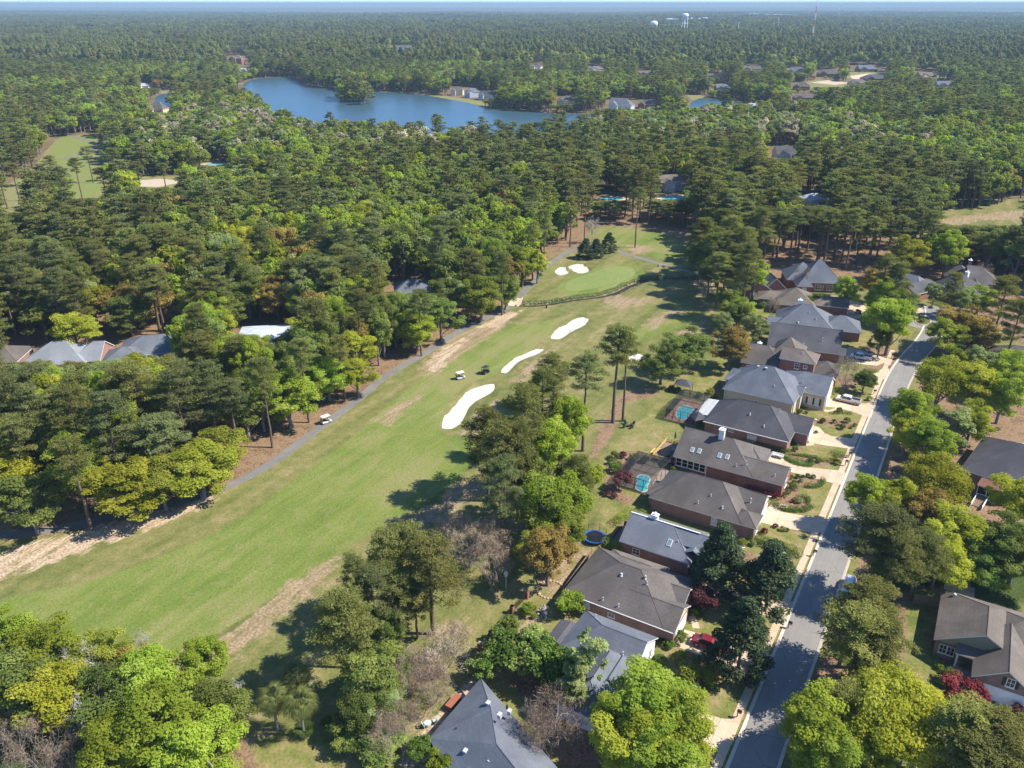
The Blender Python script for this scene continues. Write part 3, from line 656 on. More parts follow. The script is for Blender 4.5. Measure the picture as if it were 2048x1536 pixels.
def bare_px(cx, cy, h, r, label, group=None, white=False, var=0, zf=.55):
    x, y = gp(cx, cy, h*zf); me = (BAREW if white else BARE)[var % (2 if white else 5)]
    co = np.empty(len(me.vertices)*3, np.float32); me.vertices.foreach_get('co', co); co = co.reshape(-1, 3)
    rr = float(np.percentile(np.hypot(co[:, 0], co[:, 1]), 97)); hh = zmax(co)
    root = thing('bare_tree', label, 'bare tree', (x, y, 0), random.uniform(0, 6.28), group, (r/rr, r/rr, h/hh)); link('branches', me, root)
    key = (id(me), white)
    if key not in TW: TW[key] = crown_mesh('twigs', gen_twigs(hh, rr*.95, 900 if white else 1700), LEAF['twig_white' if white else 'twig'])
    link('twigs', TW[key], root); PLACED.append((x, y, r*.6)); return root
# ------------------------------------------------------------------ forest
HC2 = []; LOWZ = []
LAKE = [smooth_closed(poly(p), 1) for p in (
  [(492,162),(520,156),(560,154),(592,154),(597,165),(620,175),(668,179),(700,186),(742,183),(800,185),(850,190),(900,199),(940,206),(975,218),(1010,222),(1060,222),(1110,228),(1180,227),(1290,231),(1390,235),(1450,240),(1440,252),(1300,254),(1180,262),(1180,286),(1100,300),(1000,306),(900,302),(800,296),(700,290),(600,282),(540,240),(500,215),(470,210),(440,190),(480,180)],
  [(310,190),(350,185),(380,186),(375,200),(340,215),(310,212)],
  [(1385,196),(1440,199),(1500,206),(1540,212),(1600,216),(1605,242),(1500,244),(1400,252),(1370,236)],
  [(785,94),(822,92),(828,103),(795,108)])]
ISLES = [smooth_closed(poly([(672,198),(690,191),(720,191),(742,197),(735,205),(690,206)]), 1)]
CLEAR = [poly(p) for p in (
 [(-900,1300),(-500,1120),(-60,1085),(60,1078),(150,1060),(300,1025),(400,965),(470,955),(545,915),(600,870),(660,825),(720,785),(762,745),(805,720),(850,695),(905,655),(960,625),(1000,605),(1035,580),(1060,550),(1080,520),(1105,500),(1150,478),(1170,455),(1190,440),(1290,450),(1390,462),(1402,500),(1385,560),(1440,640),(1500,640),(1525,590),(1545,585),(1700,592),(1800,585),(1900,590),(2060,585),(2700,640),(2900,2200),(-1200,2200)],
 [(80,465),(0,440),(-60,400),(60,350),(105,280),(190,264),(215,300),(190,330),(245,350),(330,355),(465,345),(480,378),(300,388),(190,402),(110,420),(30,440)],
 [(1860,446),(1900,428),(1960,420),(2048,398),(2250,360),(2250,450),(2048,470),(1985,485),(1900,478)])]
SPARSE = [poly(p) for p in ([(1150,445),(1150,385),(1420,380),(1440,445)], [(1420,560),(1420,470),(1850,470),(1850,560)], [(200,700),(200,620),(360,610),(360,680)])]
HOUSE_CLEAR = []          # (x, y, r) filled by houses in the woods
def vnoise(x, y, s, seed=0):
    x = np.asarray(x)*s; y = np.asarray(y)*s; o = np.zeros(np.shape(x)); r = np.random.default_rng(seed)
    for k in range(7):
        a = r.uniform(0, 6.28); f = r.uniform(.6, 1.9); o = o+np.sin((x*math.cos(a)+y*math.sin(a))*f+r.uniform(0, 6.28))
    return o/7
def allowed(X, Y, margin=1.5):
    ok = np.ones(X.shape, bool)
    for P in CLEAR: ok &= sdist(P, X, Y) < -margin
    inl = np.zeros(X.shape, bool)
    for P in LAKE: inl |= sdist(P, X, Y) > -3
    for P in ISLES: inl &= ~(sdist(P, X, Y) > 0)
    ok &= ~inl
    for q in HC2: ok &= sdist(q, X, Y) < -1
    for hx, hy, r in HOUSE_CLEAR: ok &= (X-hx)**2+(Y-hy)**2 > r*r
    return ok
def scatter(y0, y1, step, half=.76):
    pts = []; y = y0; row = 0
    while y < y1:
        w = y*half+60; xs = np.arange(-w, w, step)+(row % 2)*step*.5
        pts.append(np.stack([xs+rng.uniform(-.42, .42, len(xs))*step, y+rng.uniform(-.42, .42, len(xs))*step], 1)); y += step*.87; row += 1
    return np.concatenate(pts)
LANDMARKS = []            # (x, y, radius, phrase) for the labels
def where(x, y):
    best = None
    for lx, ly, r, ph in LANDMARKS:
        d = math.hypot(x-lx, y-ly)
        if d < r and (best is None or d/r < best[0]):
            dep = y-ly; lat = x-lx
            rel = ('behind' if dep > 0 else 'before') if abs(dep) > abs(lat) else ('right of' if lat > 0 else 'left of')
            if d > r*.55: rel = 'further '+rel if rel != 'before' else 'well before'
            best = (d/r, rel+' '+ph)
    if best: return best[1]
    if y > 640: return 'in the far woods this side of the lake' if abs(x) < 350 else 'in the far woods'
    if x < -20*(y/300): 
        d = float(ldist(PATH, np.array([x]), np.array([y]))[0]); k = 'at the cart path edge of' if d < 9 else 'just inside' if d < 20 else 'amid' if d < 45 else 'deep in' if d < 90 else 'at the back of'
        z = 'near' if y < 170 else 'middle' if y < 235 else 'far'; sd_ = 'below the left clearing' if x < -.42*y else 'left of the fairway' if x < -.2*y else 'left of the green'
        return k+' the '+z+' woods '+sd_ if y < 300 else 'in the woods beyond the left fairway'
    return 'in the belt of woods behind the putting green' if x < 130 else 'in the woods beyond the cul-de-sac'
ADJ = {'pine': 'dark green', 'pine_blue': 'cool grey-green', 'pine_olive': 'olive green', 'bright': 'bright green', 'mid': 'mid-green', 'deep': 'deep green', 'yellow': 'yellow-green', 'orange': 'bronze-orange', 'olive': 'olive-gold', 'pale': 'pale green', 'pinkbud': 'pale budding'}
def mesh_points(name, P, rot, scl, idx):
    me = bpy.data.meshes.new(name); me.vertices.add(len(P)); me.vertices.foreach_set('co', np.asarray(P, np.float32).ravel())
    a = me.attributes.new('rot', 'FLOAT_VECTOR', 'POINT'); a.data.foreach_set('vector', np.asarray(rot, np.float32).ravel())
    a = me.attributes.new('scl', 'FLOAT_VECTOR', 'POINT'); a.data.foreach_set('vector', np.asarray(scl, np.float32).ravel())
    a = me.attributes.new('idx', 'INT', 'POINT'); a.data.foreach_set('value', np.asarray(idx, np.int32)); return me
def stuff_instances(name, label, P, rot, scl, idx, meshes, cat='woods'):
    col = bpy.data.collections.new(name+'_sources')
    for i, me in enumerate(meshes):
        o = bpy.data.objects.new('%s_source_%02d' % (name, i), me); col.objects.link(o)
    o = link(name, mesh_points(name, P, rot, scl, idx)); tag(o, label, cat, kind='stuff')
    ng = bpy.data.node_groups.new(name, 'GeometryNodeTree'); ng.interface.new_socket('Geometry', in_out='INPUT', socket_type='NodeSocketGeometry'); ng.interface.new_socket('Geometry', in_out='OUTPUT', socket_type='NodeSocketGeometry')
    N = ng.nodes; gi = N.new('NodeGroupInput'); go = N.new('NodeGroupOutput'); ip = N.new('GeometryNodeInstanceOnPoints'); ci = N.new('GeometryNodeCollectionInfo')
    ci.inputs['Collection'].default_value = col; ci.inputs['Separate Children'].default_value = True; ci.inputs['Reset Children'].default_value = True
    ip.inputs['Pick Instance'].default_value = True
    def na(n, t): 
        a = N.new('GeometryNodeInputNamedAttribute'); a.data_type = t; a.inputs['Name'].default_value = n; return a.outputs['Attribute']
    l = ng.links.new
    l(gi.outputs[0], ip.inputs['Points']); l(ci.outputs[0], ip.inputs['Instance']); l(na('idx', 'INT'), ip.inputs['Instance Index'])
    l(na('rot', 'FLOAT_VECTOR'), ip.inputs['Rotation']); l(na('scl', 'FLOAT_VECTOR'), ip.inputs['Scale']); l(ip.outputs[0], go.inputs[0])
    md = o.modifiers.new('scatter', 'NODES'); md.node_group = ng; return o
def lod_tree(kind, mk):
    if kind == 'pine': leaf, tb = gen_pine(nleaf=1500, size=.95, nb=22)
    else: leaf, tb = gen_broad(nleaf=1700, size=.85, nclump=34)
    n = len(leaf[0]); V = np.concatenate([leaf[0], tb[0]]); F = np.concatenate([leaf[1], tb[1]+n])
    mi = np.r_[np.zeros(len(leaf[1]), int), np.ones(len(tb[1]), int)]
    return np_mesh(kind, V, F, [LEAF[mk], BARK['pine' if kind == 'pine' else 'grey']], mi, fattr={'tint': np.r_[leaf[2], np.full(len(tb[1]), .5)]})
def lod_grove(mks, n=12, S=34, nleaf=420, size=1.7):
    parts = {}; 
    for i in range(n):
        mk = mks[rng.integers(len(mks))]; x, y = rng.uniform(-S/2, S/2, 2); 
        if mk.startswith('pine'): C = np.array([[x, y, rng.uniform(15, 21)]]); R = np.array([[4.4, 4.4, 5.0]])
        else: C = np.array([[x, y, rng.uniform(8, 12)]]); R = np.array([[5.6, 5.6, 5.2]])
        k = 7; CC = C+unit(k)*R*.55; RR = np.tile(R*.55, (k, 1))
        parts.setdefault(mk, []).append(leaf_cloud(CC, RR, nleaf, size, np.clip(rng.normal(.5, .24)+rng.normal(0, .08, k), 0, 1), upbias=.7, jitter=.35))
    V = []; F = []; T = []; mi = []; mats = []; o = 0
    for j, (mk, L) in enumerate(parts.items()):
        v, f, t = merge(L); V.append(v); F.append(f+o); T.append(t); mi.append(np.full(len(f), j)); mats.append(LEAF[mk]); o += len(v)
    return np_mesh('grove', np.concatenate(V), np.concatenate(F), mats, np.concatenate(mi), fattr={'tint': np.concatenate(T)})
VIEWS = [(785, 825, 90, 107), (28, 220, 690, 726), (214, 325, 676, 708), (472, 560, 645, 672), (782, 850, 568, 586), (112, 205, 272, 330), (140, 200, 352, 398), (268, 345, 362, 376), (1322, 1368, 388, 400), (1208, 1240, 392, 402), (420, 445, 322, 332), (1900, 2048, 420, 452), (1605, 1650, 396, 412), (1540, 1585, 302, 318), (0, 30, 395, 425)]
def proj(X, Y, Z):
    f = Y*CT-(Z-CAM_H)*ST; return 1024+FPX*X/f, 768-FPX*(Y*ST+(Z-CAM_H)*CT)/f, f
def open_views(X, Y, h, r):
    # the yards and clearings that lie open have lower growth on their near side
    gone = np.zeros(len(X), bool); h = h.copy(); r = r.copy(); bx, by, f = proj(X, Y, 0*X)
    for x0, x1, y0, y1 in VIEWS:
        tx, ty, _ = proj(X, Y, h); rp = r*FPX/f*.8
        hit = (by > y1) & (tx+rp > x0) & (tx-rp < x1) & (ty < y1-1)
        nh = h*(by-y1)/np.maximum(by-ty, 1e-3); inside = (by > y0) & (by <= y1+2) & (bx+rp > x0) & (bx-rp < x1)
        gone |= inside | (hit & (nh < 4.5)); r = np.where(hit, np.minimum(r, .40*nh+1.5), r); h = np.where(hit, nh, h)
    return h, r, gone
def build_forest():
    P = scatter(100, 430, 6.3); P2 = scatter(430, 1250, 8.0); P = np.concatenate([P, P2])
    X, Y = P[:, 0], P[:, 1]
    # right side of the street is planted by hand; keep the near scatter to the woods
    ok = allowed(X, Y); X, Y = X[ok], Y[ok]
    sp = np.zeros(X.shape, bool)
    for S in SPARSE: sp |= sdist(S, X, Y) > 0
    keep = ~sp | (rng.random(len(X)) < .40); X, Y, sp = X[keep], Y[keep], sp[keep]
    if PLACED:
        A = np.array(PLACED); near = (Y < 420); k = np.ones(len(X), bool)
        for ax, ay, ar in A: k &= ~(((X-ax)**2+(Y-ay)**2 < (ar*.75+1.5)**2) & near)
        X, Y, sp = X[k], Y[k], sp[k]
    n = len(X); nz = .7*vnoise(X, Y, .020, 3)+.45*vnoise(X, Y, .09, 5)+rng.normal(0, .26, n)
    thr = np.where(Y < 430, -.06, np.where((Y > 470) & (Y < 720) & (np.abs(X) < 340), -.28, -.17))
    pine = nz < thr
    pine |= sp & (rng.random(n) < .75)
    nz2 = vnoise(X, Y, .035, 9)+rng.normal(0, .30, n)
    pm = np.array(['pine_blue', 'pine', 'pine_olive'])[np.clip(((vnoise(X, Y, .03, 21)+rng.normal(0, .4, n))*1.2+1.25).astype(int), 0, 2)]
    bm = np.select([nz2 < -.34, nz2 < -.10, nz2 < .16, nz2 < .30, nz2 < .42], ['mid', 'bright', 'mid', 'pale', 'yellow'], 'bright')
    bm = np.where(rng.random(n) < .04, 'orange', bm); shore = (Y > 500) & (Y < 700) & (X > -260) & (X < 260); bm = np.where(shore & (rng.random(n) < .30), 'pinkbud', bm); bm = np.where(shore & (rng.random(n) < .35), 'pale', bm); mk = np.where(pine, pm, bm)
    h = np.where(pine, rng.uniform(17, 25, n), rng.uniform(12, 20, n)); r = np.where(pine, rng.uniform(3.8, 5.6, n), rng.uniform(4.4, 7.0, n))
    h, r, gone = open_views(X, Y, h, r)
    k = ~gone; X, Y, h, r, pine, mk, sp = X[k], Y[k], h[k], r[k], pine[k], mk[k], sp[k]; n = len(X)
    D = np.hypot(X, Y); inview = np.abs(X) < .66*(Y*CT+40)+8
    ind = np.zeros(n, bool); budget = {True: max(0, 292-sum(1 for o in bpy.data.objects if o.name.startswith('pine_tree'))), False: max(0, 292-sum(1 for o in bpy.data.objects if o.name.startswith('leafy_tree')))}
    for isp in (True, False):
        c = np.where((pine == isp) & inview)[0]; c = c[np.argsort(D[c]/r[c])][:budget[isp]]; ind[c] = True
    for i in np.where(ind)[0]:
        x, y = float(X[i]), float(Y[i]); m = str(mk[i]); w = where(x, y)
        size = ('tall' if h[i] > 22.5 else 'mid-sized' if h[i] > 19.5 else 'shorter') if pine[i] else ('large' if r[i] > 5.2 else 'mid-sized' if r[i] > 4.3 else 'slender')
        lab = '%s %s %s %s' % (size, ADJ[m], 'pine' if pine[i] else 'tree', w)
        edge = y < 330
        key = ('pine_tall' if (sp[i] or rng.random() < .22) else 'pine') if pine[i] else 'broad'
        tree(key, x, y, float(h[i]), float(r[i]), m, lab, group=('pines ' if pine[i] else 'leafy trees ')+w)
    rest = ~ind
    for isp, nm, lb in ((True, 'pine_woods', 'dark pines massed in the woods beyond the course'), (False, 'leafy_woods', 'mixed green trees massed in the woods beyond the course')):
        keys = ('pine', 'pine_blue', 'pine_olive') if isp else ('bright', 'mid', 'deep', 'yellow', 'pale', 'orange', 'pinkbud')
        meshes = []; 
        for k in keys:
            for v in range(2): meshes.append(lod_tree('pine' if isp else 'broad', k))
        s = np.where(rest & (pine == isp))[0]; m = len(s)
        base = np.array([keys.index(str(mk[i])) for i in s])*2+rng.integers(0, 2, m)
        rot = np.stack([np.zeros(m), np.zeros(m), rng.uniform(0, 6.28, m)], 1); hn, rn = (24, 4.3) if isp else (15, 5.5)
        scl = np.stack([r[s]/rn*1.08, r[s]/rn*1.08, h[s]/hn], 1)
        stuff_instances(nm, lb, np.stack([X[s], Y[s], np.zeros(m)], 1), rot, scl, base, meshes, 'pine woods' if isp else 'leafy woods')
    # groves out to the far ridges
    mixes = [('pine', 'pine', 'pine_blue', 'pine_olive'), ('pine', 'pine_blue', 'mid', 'pine', 'deep'), ('pine', 'mid', 'bright', 'deep', 'pine_olive'), ('pine', 'bright', 'mid', 'pale', 'yellow')]
    gm = [lod_grove(mixes[i//2]) for i in range(8)]
    G = scatter(1255, 2600, 27, .72); G2 = scatter(2600, 5200, 48, .70); G3 = scatter(5200, 11000, 95, .68); G = np.concatenate([G, G2, G3])
    s = np.r_[np.full(len(G)-len(G2)-len(G3), 1.), np.full(len(G2), 1.7), np.full(len(G3), 3.2)]
    okg = np.ones(len(G), bool)
    for P in LAKE+FARCLEAR: okg &= sdist(P, G[:, 0], G[:, 1]) < -12
    for hx, hy, r in HOUSE_CLEAR: okg &= (G[:, 0]-hx)**2+(G[:, 1]-hy)**2 > (r+10)**2
    for hx, hy, r_ in LOWZ: okg &= (G[:, 0]-hx)**2+(G[:, 1]-hy)**2 > (r_+6)**2
    for q in HC2: okg &= sdist(q, G[:, 0], G[:, 1]) < -12
    okg &= ~((s > 1.5) & (vnoise(G[:, 0], G[:, 1], .004, 77) > .42))
    gx, gy, gf = proj(G[:, 0], G[:, 1], np.zeros(len(G))); _, gt, _ = proj(G[:, 0], G[:, 1], np.full(len(G), 20.)); gr = 20*s*FPX/gf
    for x0, x1, y0, y1 in VIEWS:
        if y1 < 230: okg &= ~((gx+gr > x0) & (gx-gr < x1) & (gy > y0) & (gt < y1-1))
    G = G[okg]; s = s[okg]; m = len(G)
    q = 1.35*vnoise(G[:, 0], G[:, 1], .005, 31)-.10*(G[:, 1] > 2300)+.5*vnoise(G[:, 0], G[:, 1], .02, 32)+rng.normal(0, .25, m)
    idx = np.clip(((q+.50)*4.2), 0, 3.99).astype(int)*2+rng.integers(0, 2, m)
    rot = np.stack([np.zeros(m), np.zeros(m), rng.uniform(0, 6.28, m)], 1)
    scl = np.stack([s, s, np.where(s > 1.2, 1.05, 1.0)*rng.uniform(.65, 1.35, m)], 1)
    stuff_instances('far_forest', 'far-off forest canopy running to the hazy horizon', np.stack([G[:, 0], G[:, 1], hill_z(G[:, 0], G[:, 1])], 1), rot, scl, idx, gm, 'forest')
    print('forest', n, int(ind.sum()), m)
FARCLEAR = [poly(p) for p in ([(1330,52),(1330,44),(1480,42),(1480,48)], [(1290,72),(1300,66),(1380,68),(1375,78)], [(1490,34),(1500,31),(1600,33),(1600,38)])]
def hill_z(X, Y):
    D = np.hypot(X, Y)
    far = ss(D, 2200, 6000)
    z = far*(22*vnoise(X, Y, .0016, 51)+14*vnoise(X, Y, .0006, 52))
    return z-6*far-ss(D, 5000, 14000)*20
def build_far():
    for i, P in enumerate(LAKE): sheet('lake', P, .06+.03*i, M['lake'])
    # rolling ground under the far forest
    xs = np.linspace(-19000, 19000, 150); ys = np.concatenate([np.linspace(1800, 6000, 60), np.linspace(6300, 25000, 60)]); X, Y = np.meshgrid(xs, ys)
    Z = hill_z(X, Y)+3.5-3.6*(1-ss(np.hypot(X, Y), 2000, 3500))+8*ss(Y, 6000, 9000)
    nx, ny = len(xs), len(ys); i = np.arange(nx*ny).reshape(ny, nx); F = np.stack([i[:-1, :-1], i[:-1, 1:], i[1:, 1:], i[1:, :-1]], -1).reshape(-1, 4)
    m, nt, out = nmat('far_canopy'); Pn = pos(nt)
    n1 = noise(nt, Pn, .0025, 6); n2 = noise(nt, Pn, .02, 5)
    bsdf(nt, out, ramp(nt, mth(nt, 'ADD', mth(nt, 'MULTIPLY', n1, .5), mth(nt, 'MULTIPLY', n2, .5)), [(.35, (.022, .032, .014)), (.5, (.04, .052, .02)), (.6, (.07, .085, .03)), (.68, (.15, .13, .08))]), .95, 0, .05)
    tag(link('hills', np_mesh('hills', np.stack([X.ravel(), Y.ravel(), Z.ravel()], 1), F, [m], smooth=True)), kind='structure')
def build_haze():
    m, nt, out = nmat('haze_air'); v = nd(nt, 'ShaderNodeVolumePrincipled'); v.inputs['Color'].default_value = (.34, .48, .58, 1); v.inputs['Density'].default_value = HAZE_D; v.inputs['Anisotropy'].default_value = 0
    nt.links.new(v.outputs[0], out.inputs['Volume'])
    b = MB(); b.box(-27000, 27000, -900, 27000, -60, 122); tag(b.build('haze', m), kind='stuff')
HAZE_D = .000125
# ------------------------------------------------------------------ houses
def rot2(x, y, a): return (x*math.cos(a)-y*math.sin(a), x*math.sin(a)+y*math.cos(a))
class House:
    def __init__(s, name, label, u, v, rot=0.0, wall='brick_red', roof='roof_brown', group='houses along the street', world=False, rz=None, cat='house'):
        s.wall = M[wall]; s.roof = M[roof]; s.blocks = []
        if world: s.x, s.y, s.rz = u, v, rz
        else: s.x, s.y = W(u, v); s.rz = -PHI+math.radians(rot)
        s.root = thing(name, label, cat, (s.x, s.y, 0), s.rz, group)
    def to_world(s, x, y): a, b = rot2(x, y, s.rz); return s.x+a, s.y+b
    def roof_h(s, x, y):
        best = 0
        for b in s.blocks:
            if b['x0'] <= x <= b['x1'] and b['y0'] <= y <= b['y1']: best = max(best, s.bh(b, x, y))
        return best
    def bh(s, b, x, y):
        p, z = b['p'], b['z']; c = [9e9]
        if b['ridge'] == 'u': c += [(y-b['y0'])*p, (b['y1']-y)*p]; e = (x-b['x0'], b['x1']-x)
        else: c += [(x-b['x0'])*p, (b['x1']-x)*p]; e = (y-b['y0'], b['y1']-y)
        for k in (0, 1):
            if b['ends'][k] == 'hip': c.append(e[k]*p*b['hk'])
        return z+min(c)
    def block(s, x0, x1, y0, y1, z=3.0, p=.65, ridge='u', ends=('hip', 'hip'), hk=1.0, base=0.0, wall=None, roof=None, walls=True, caps=True, over=.45, name='roof', gmat=None):
        b = dict(x0=x0, x1=x1, y0=y0, y1=y1, z=z, p=p, ridge=ridge, ends=ends, hk=hk); s.blocks.append(b)
        rm = M[roof] if roof else s.roof; wm = M[wall] if wall else s.wall
        # work in (a along ridge, c across)
        if ridge == 'u': A0, A1, C0, C1 = x0, x1, y0, y1; P = lambda a, c, h: (a, c, h)
        else: A0, A1, C0, C1 = y0, y1, x0, x1; P = lambda a, c, h: (c, a, h)
        hw = (C1-C0)/2; cm = (C0+C1)/2; rise = hw*p
        i0 = hw/hk if ends[0] == 'hip' else 0; i1 = hw/hk if ends[1] == 'hip' else 0
        if i0+i1 > A1-A0: f = (A1-A0)/(i0+i1); i0 *= f; i1 *= f
        r0, r1 = A0+i0, A1-i1
        if r1-r0 < .02: r1 = r0+.02
        th = .17
        V = [P(A0, C0, z), P(A1, C0, z), P(A1, C1, z), P(A0, C1, z), P(r0, cm, z+rise), P(r1, cm, z+rise),
             P(A0, C0, z-th), P(A1, C0, z-th), P(A1, C1, z-th), P(A0, C1, z-th), P(r0, cm, z+rise-th), P(r1, cm, z+rise-th)]
        top = [(0, 1, 5, 4), (2, 3, 4, 5), (3, 0, 4), (1, 2, 5)]; und = [(7, 6, 10, 11), (9, 8, 11, 10), (6, 9, 10), (8, 7, 11)]
        F = []; mi = []
        for k, f in enumerate(top):
            if (k == 2 and ends[0] != 'hip') or (k == 3 and ends[1] != 'hip'): continue
            F.append(f); mi.append(0); F.append(und[k]); mi.append(1)
        for a, c in ((0, 1), (2, 3)): F.append((a, a+6, c+6, c)); mi.append(1)
        for e, (a, c, r) in enumerate(((3, 0, 4), (1, 2, 5))):
            if ends[e] == 'hip': F.append((a, a+6, c+6, c)); mi.append(1)
            else: F += [(a, a+6, r+6, r), (r, r+6, c+6, c)]; mi += [1, 1]
        if ridge == 'v': F = [f[::-1] for f in F]
        link(name, new_mesh(name, V, F, [rm, M['white']], mi), s.root)
        if caps:
            g = MB(); R0 = V[4]; R1 = V[5]
            up = lambda q: (q[0], q[1], q[2]-.02)
            if (Vector(R1)-Vector(R0)).length > .3: g.bar(up(R0), up(R1), .12)
            for e, (a, c, r) in enumerate(((3, 0, 4), (1, 2, 5))):
                if ends[e] == 'hip': g.bar(up(V[a]), up(V[r]), .10); g.bar(up(V[c]), up(V[r]), .10)
            if g.V: g.build('ridge_cap', rm, s.root)
        if walls:
            g = MB(); o = over; oa0 = .3 if ends[0] != 'hip' else o; oa1 = .3 if ends[1] != 'hip' else o
            zt = z-.10
            if ridge == 'u': g.box(A0+oa0, A1-oa1, C0+o, C1-o, base, zt)
            else: g.box(C0+o, C1-o, A0+oa0, A1-oa1, base, zt)
            link('wall', g.mesh('wall', wm), s.root)
            for e in (0, 1):
                if ends[e] == 'hip': continue
                g = MB(); a0, a1 = (A0+.30, A0+.5) if e == 0 else (A1-.5, A1-.30)
                zz = z-.10; tri = [(C0+o, zz), (C1-o, zz), (C1-o, zz+.02+(o)*p-.1), (cm, z+rise-th-.02), (C0+o, zz+.02+o*p-.1)]
                n = 5; Vv = [P(a0, c, h) for c, h in tri]+[P(a1, c, h) for c, h in tri]
                g.add(Vv, [tuple(range(n)), tuple(range(2*n-1, n-1, -1))]+[(i, n+i, n+(i+1) % n, (i+1) % n) for i in range(n)])
                link('gable_wall', g.mesh('gable_wall', M[gmat] if gmat else wm), s.root)
        return b
    # faces: S = low y side, N = high y, E = high x (street), W = low x
    def face(s, b, side, over=.45):
        ev = lambda k: .3 if b['ridge'] == 'v' and b['ends'][k] != 'hip' else over
        if side == 'S': return (b['x0'], b['y0']+ev(0)), (1, 0), (0, -1)
        if side == 'N': return (b['x0'], b['y1']-ev(1)), (1, 0), (0, 1)
        ee = lambda k: .3 if b['ridge'] == 'u' and b['ends'][k] != 'hip' else over
        if side == 'E': return (b['x1']-ee(1), b['y0']), (0, 1), (1, 0)
        return (b['x0']+ee(0), b['y0']), (0, 1), (-1, 0)
    def window(s, b, side, t, z, w=1.0, h=1.4, nx=2, shutters=False, pane='glass', name='window', frame='white', off=0.0):
        (ox, oy), (dx, dy), (nx_, ny_) = s.face(b, side); cx, cy = ox+dx*t+nx_*off, oy+dy*t+ny_*off
        rz = math.atan2(dy, dx) if side in 'SE' else math.atan2(dy, dx)+math.pi
        # local frame: x along the wall, -y outwards
        g = MB(); f = .09
        g.box(-w/2-f, w/2+f, -.06, .02, -f, 0); g.box(-w/2-f, w/2+f, -.06, .02, h, h+f); g.box(-w/2-f, -w/2, -.06, .02, 0, h); g.box(w/2, w/2+f, -.06, .02, 0, h)
        for k in range(1, nx): q = -w/2+w*k/nx; g.box(q-.03, q+.03, -.05, .02, 0, h)
        g.box(-w/2, w/2, -.045, .02, h*.5-.03, h*.5+.03)
        fr = g.build(name, M[frame], s.root, (cx, cy, z), rz)
        p = MB(); p.box(-w/2, w/2, -.025, .015, 0, h); p.build('pane', M[pane], fr)
        q = MB(); q.box(-w/2-.18, w/2+.18, -.12, .0, -.2, -.10); q.build('sill', M[frame], fr)
        if shutters:
            for sg in (-1, 1):
                q = MB(); q.box(sg*(w/2+.16)-(.0 if sg > 0 else .42), sg*(w/2+.16)+(.42 if sg > 0 else 0), -.07, .0, -.05, h+.05)
                for k in range(7): q.box(sg*(w/2+.16)+(.04 if sg > 0 else -.38), sg*(w/2+.16)+(.38 if sg > 0 else -.04), -.09, -.06, .05+k*h/7, .05+k*h/7+h/12)
                q.build('shutter', M['dark'], fr)
        return fr
    def door(s, b, side, t, w=1.0, h=2.1, mat='dark', name='door'):
        (ox, oy), (dx, dy), (nx_, ny_) = s.face(b, side); rz = math.atan2(dy, dx) if side in 'SE' else math.atan2(dy, dx)+math.pi
        g = MB(); g.box(-w/2-.1, w/2+.1, -.05, .02, 0, h+.1); fr = g.build(name+'_frame' if name == 'door' else 'door_frame', M['white'], s.root, (ox+dx*t, oy+dy*t, .02), rz)
        g = MB(); g.box(-w/2, w/2, -.08, 0, .02, h)
        n = 4 if w > 2 else 2
        for k in range(n):
            z0 = .08+k*(h-.1)/n; m = max(1, int(w/ .65))
            for i in range(m): x0 = -w/2+w*(i+.1)/m; g.box(x0, x0+w*.8/m, -.10, -.07, z0, z0+(h-.1)/n*.78)
        g.build(name, M[mat], fr); return fr
    def chimney(s, x, y, top=1.6, w=1.1, d=.9, mat='white', pots=1):
        z = s.roof_h(x, y); g = MB(); g.box(-w/2, w/2, -d/2, d/2, 0, z+top); c = g.build('chimney', M[mat], s.root, (x, y, 0))
        g = MB(); g.box(-w/2-.12, w/2+.12, -d/2-.12, d/2+.12, z+top, z+top+.14); g.build('cap', M['white'], c)
        for k in range(pots): g = MB(); g.lathe((k-(pots-1)/2)*.5, 0, [(.17, z+top+.14), (.17, z+top+.5), (.28, z+top+.52), (.05, z+top+.7)], 8); g.build('flue', M['door_white'], c)
    def skylight(s, x, y, slope='S', w=.7, h=1.1, p=.65):
        z = s.roof_h(x, y); th = math.atan(p); g = MB(); f = .07
        g.box(-w/2-f, w/2+f, -h/2-f, h/2+f, .0, .12); e = g.build('skylight', M['door_white'], s.root, (x, y, z))
        e.rotation_euler = {'S': (th, 0, 0), 'E': (0, th, 0), 'W': (0, -th, 0), 'N': (-th, 0, 0)}[slope]
        g = MB(); g.box(-w/2, w/2, -h/2, h/2, .12, .135); g.build('pane', M['skyglass'], e)
    def vent(s, x, y, h=.45, r=.07, hood=False):
        z = s.roof_h(x, y); g = MB()
        if hood: g.box(-.22, .22, -.22, .22, -.15, .22); g.box(-.3, .3, -.3, .3, .22, .27)
        else: g.lathe(0, 0, [(r*2.6, -.1), (r*1.1, .10), (r, .12), (r, h), (r*1.9, h), (r*1.2, h+.12)], 8)
        g.build('roof_vent', M['vent'], s.root, (x, y, z))
    def solid(s, name, boxes, mat, wedge=None):
        for q in boxes: g = MB(); g.box(*q); g.build(name, M[mat], s.root)
M['skyglass'] = m_glass('skylight_glass', (.16, .22, .26)); M['siding'] = plain('grey_siding', (.42, .45, .50), .7); M['screen'] = m_glass('porch_screen', (.012, .013, .018), .5, .1)
M['olive_siding'] = plain('olive_siding', (.30, .28, .18), .7)

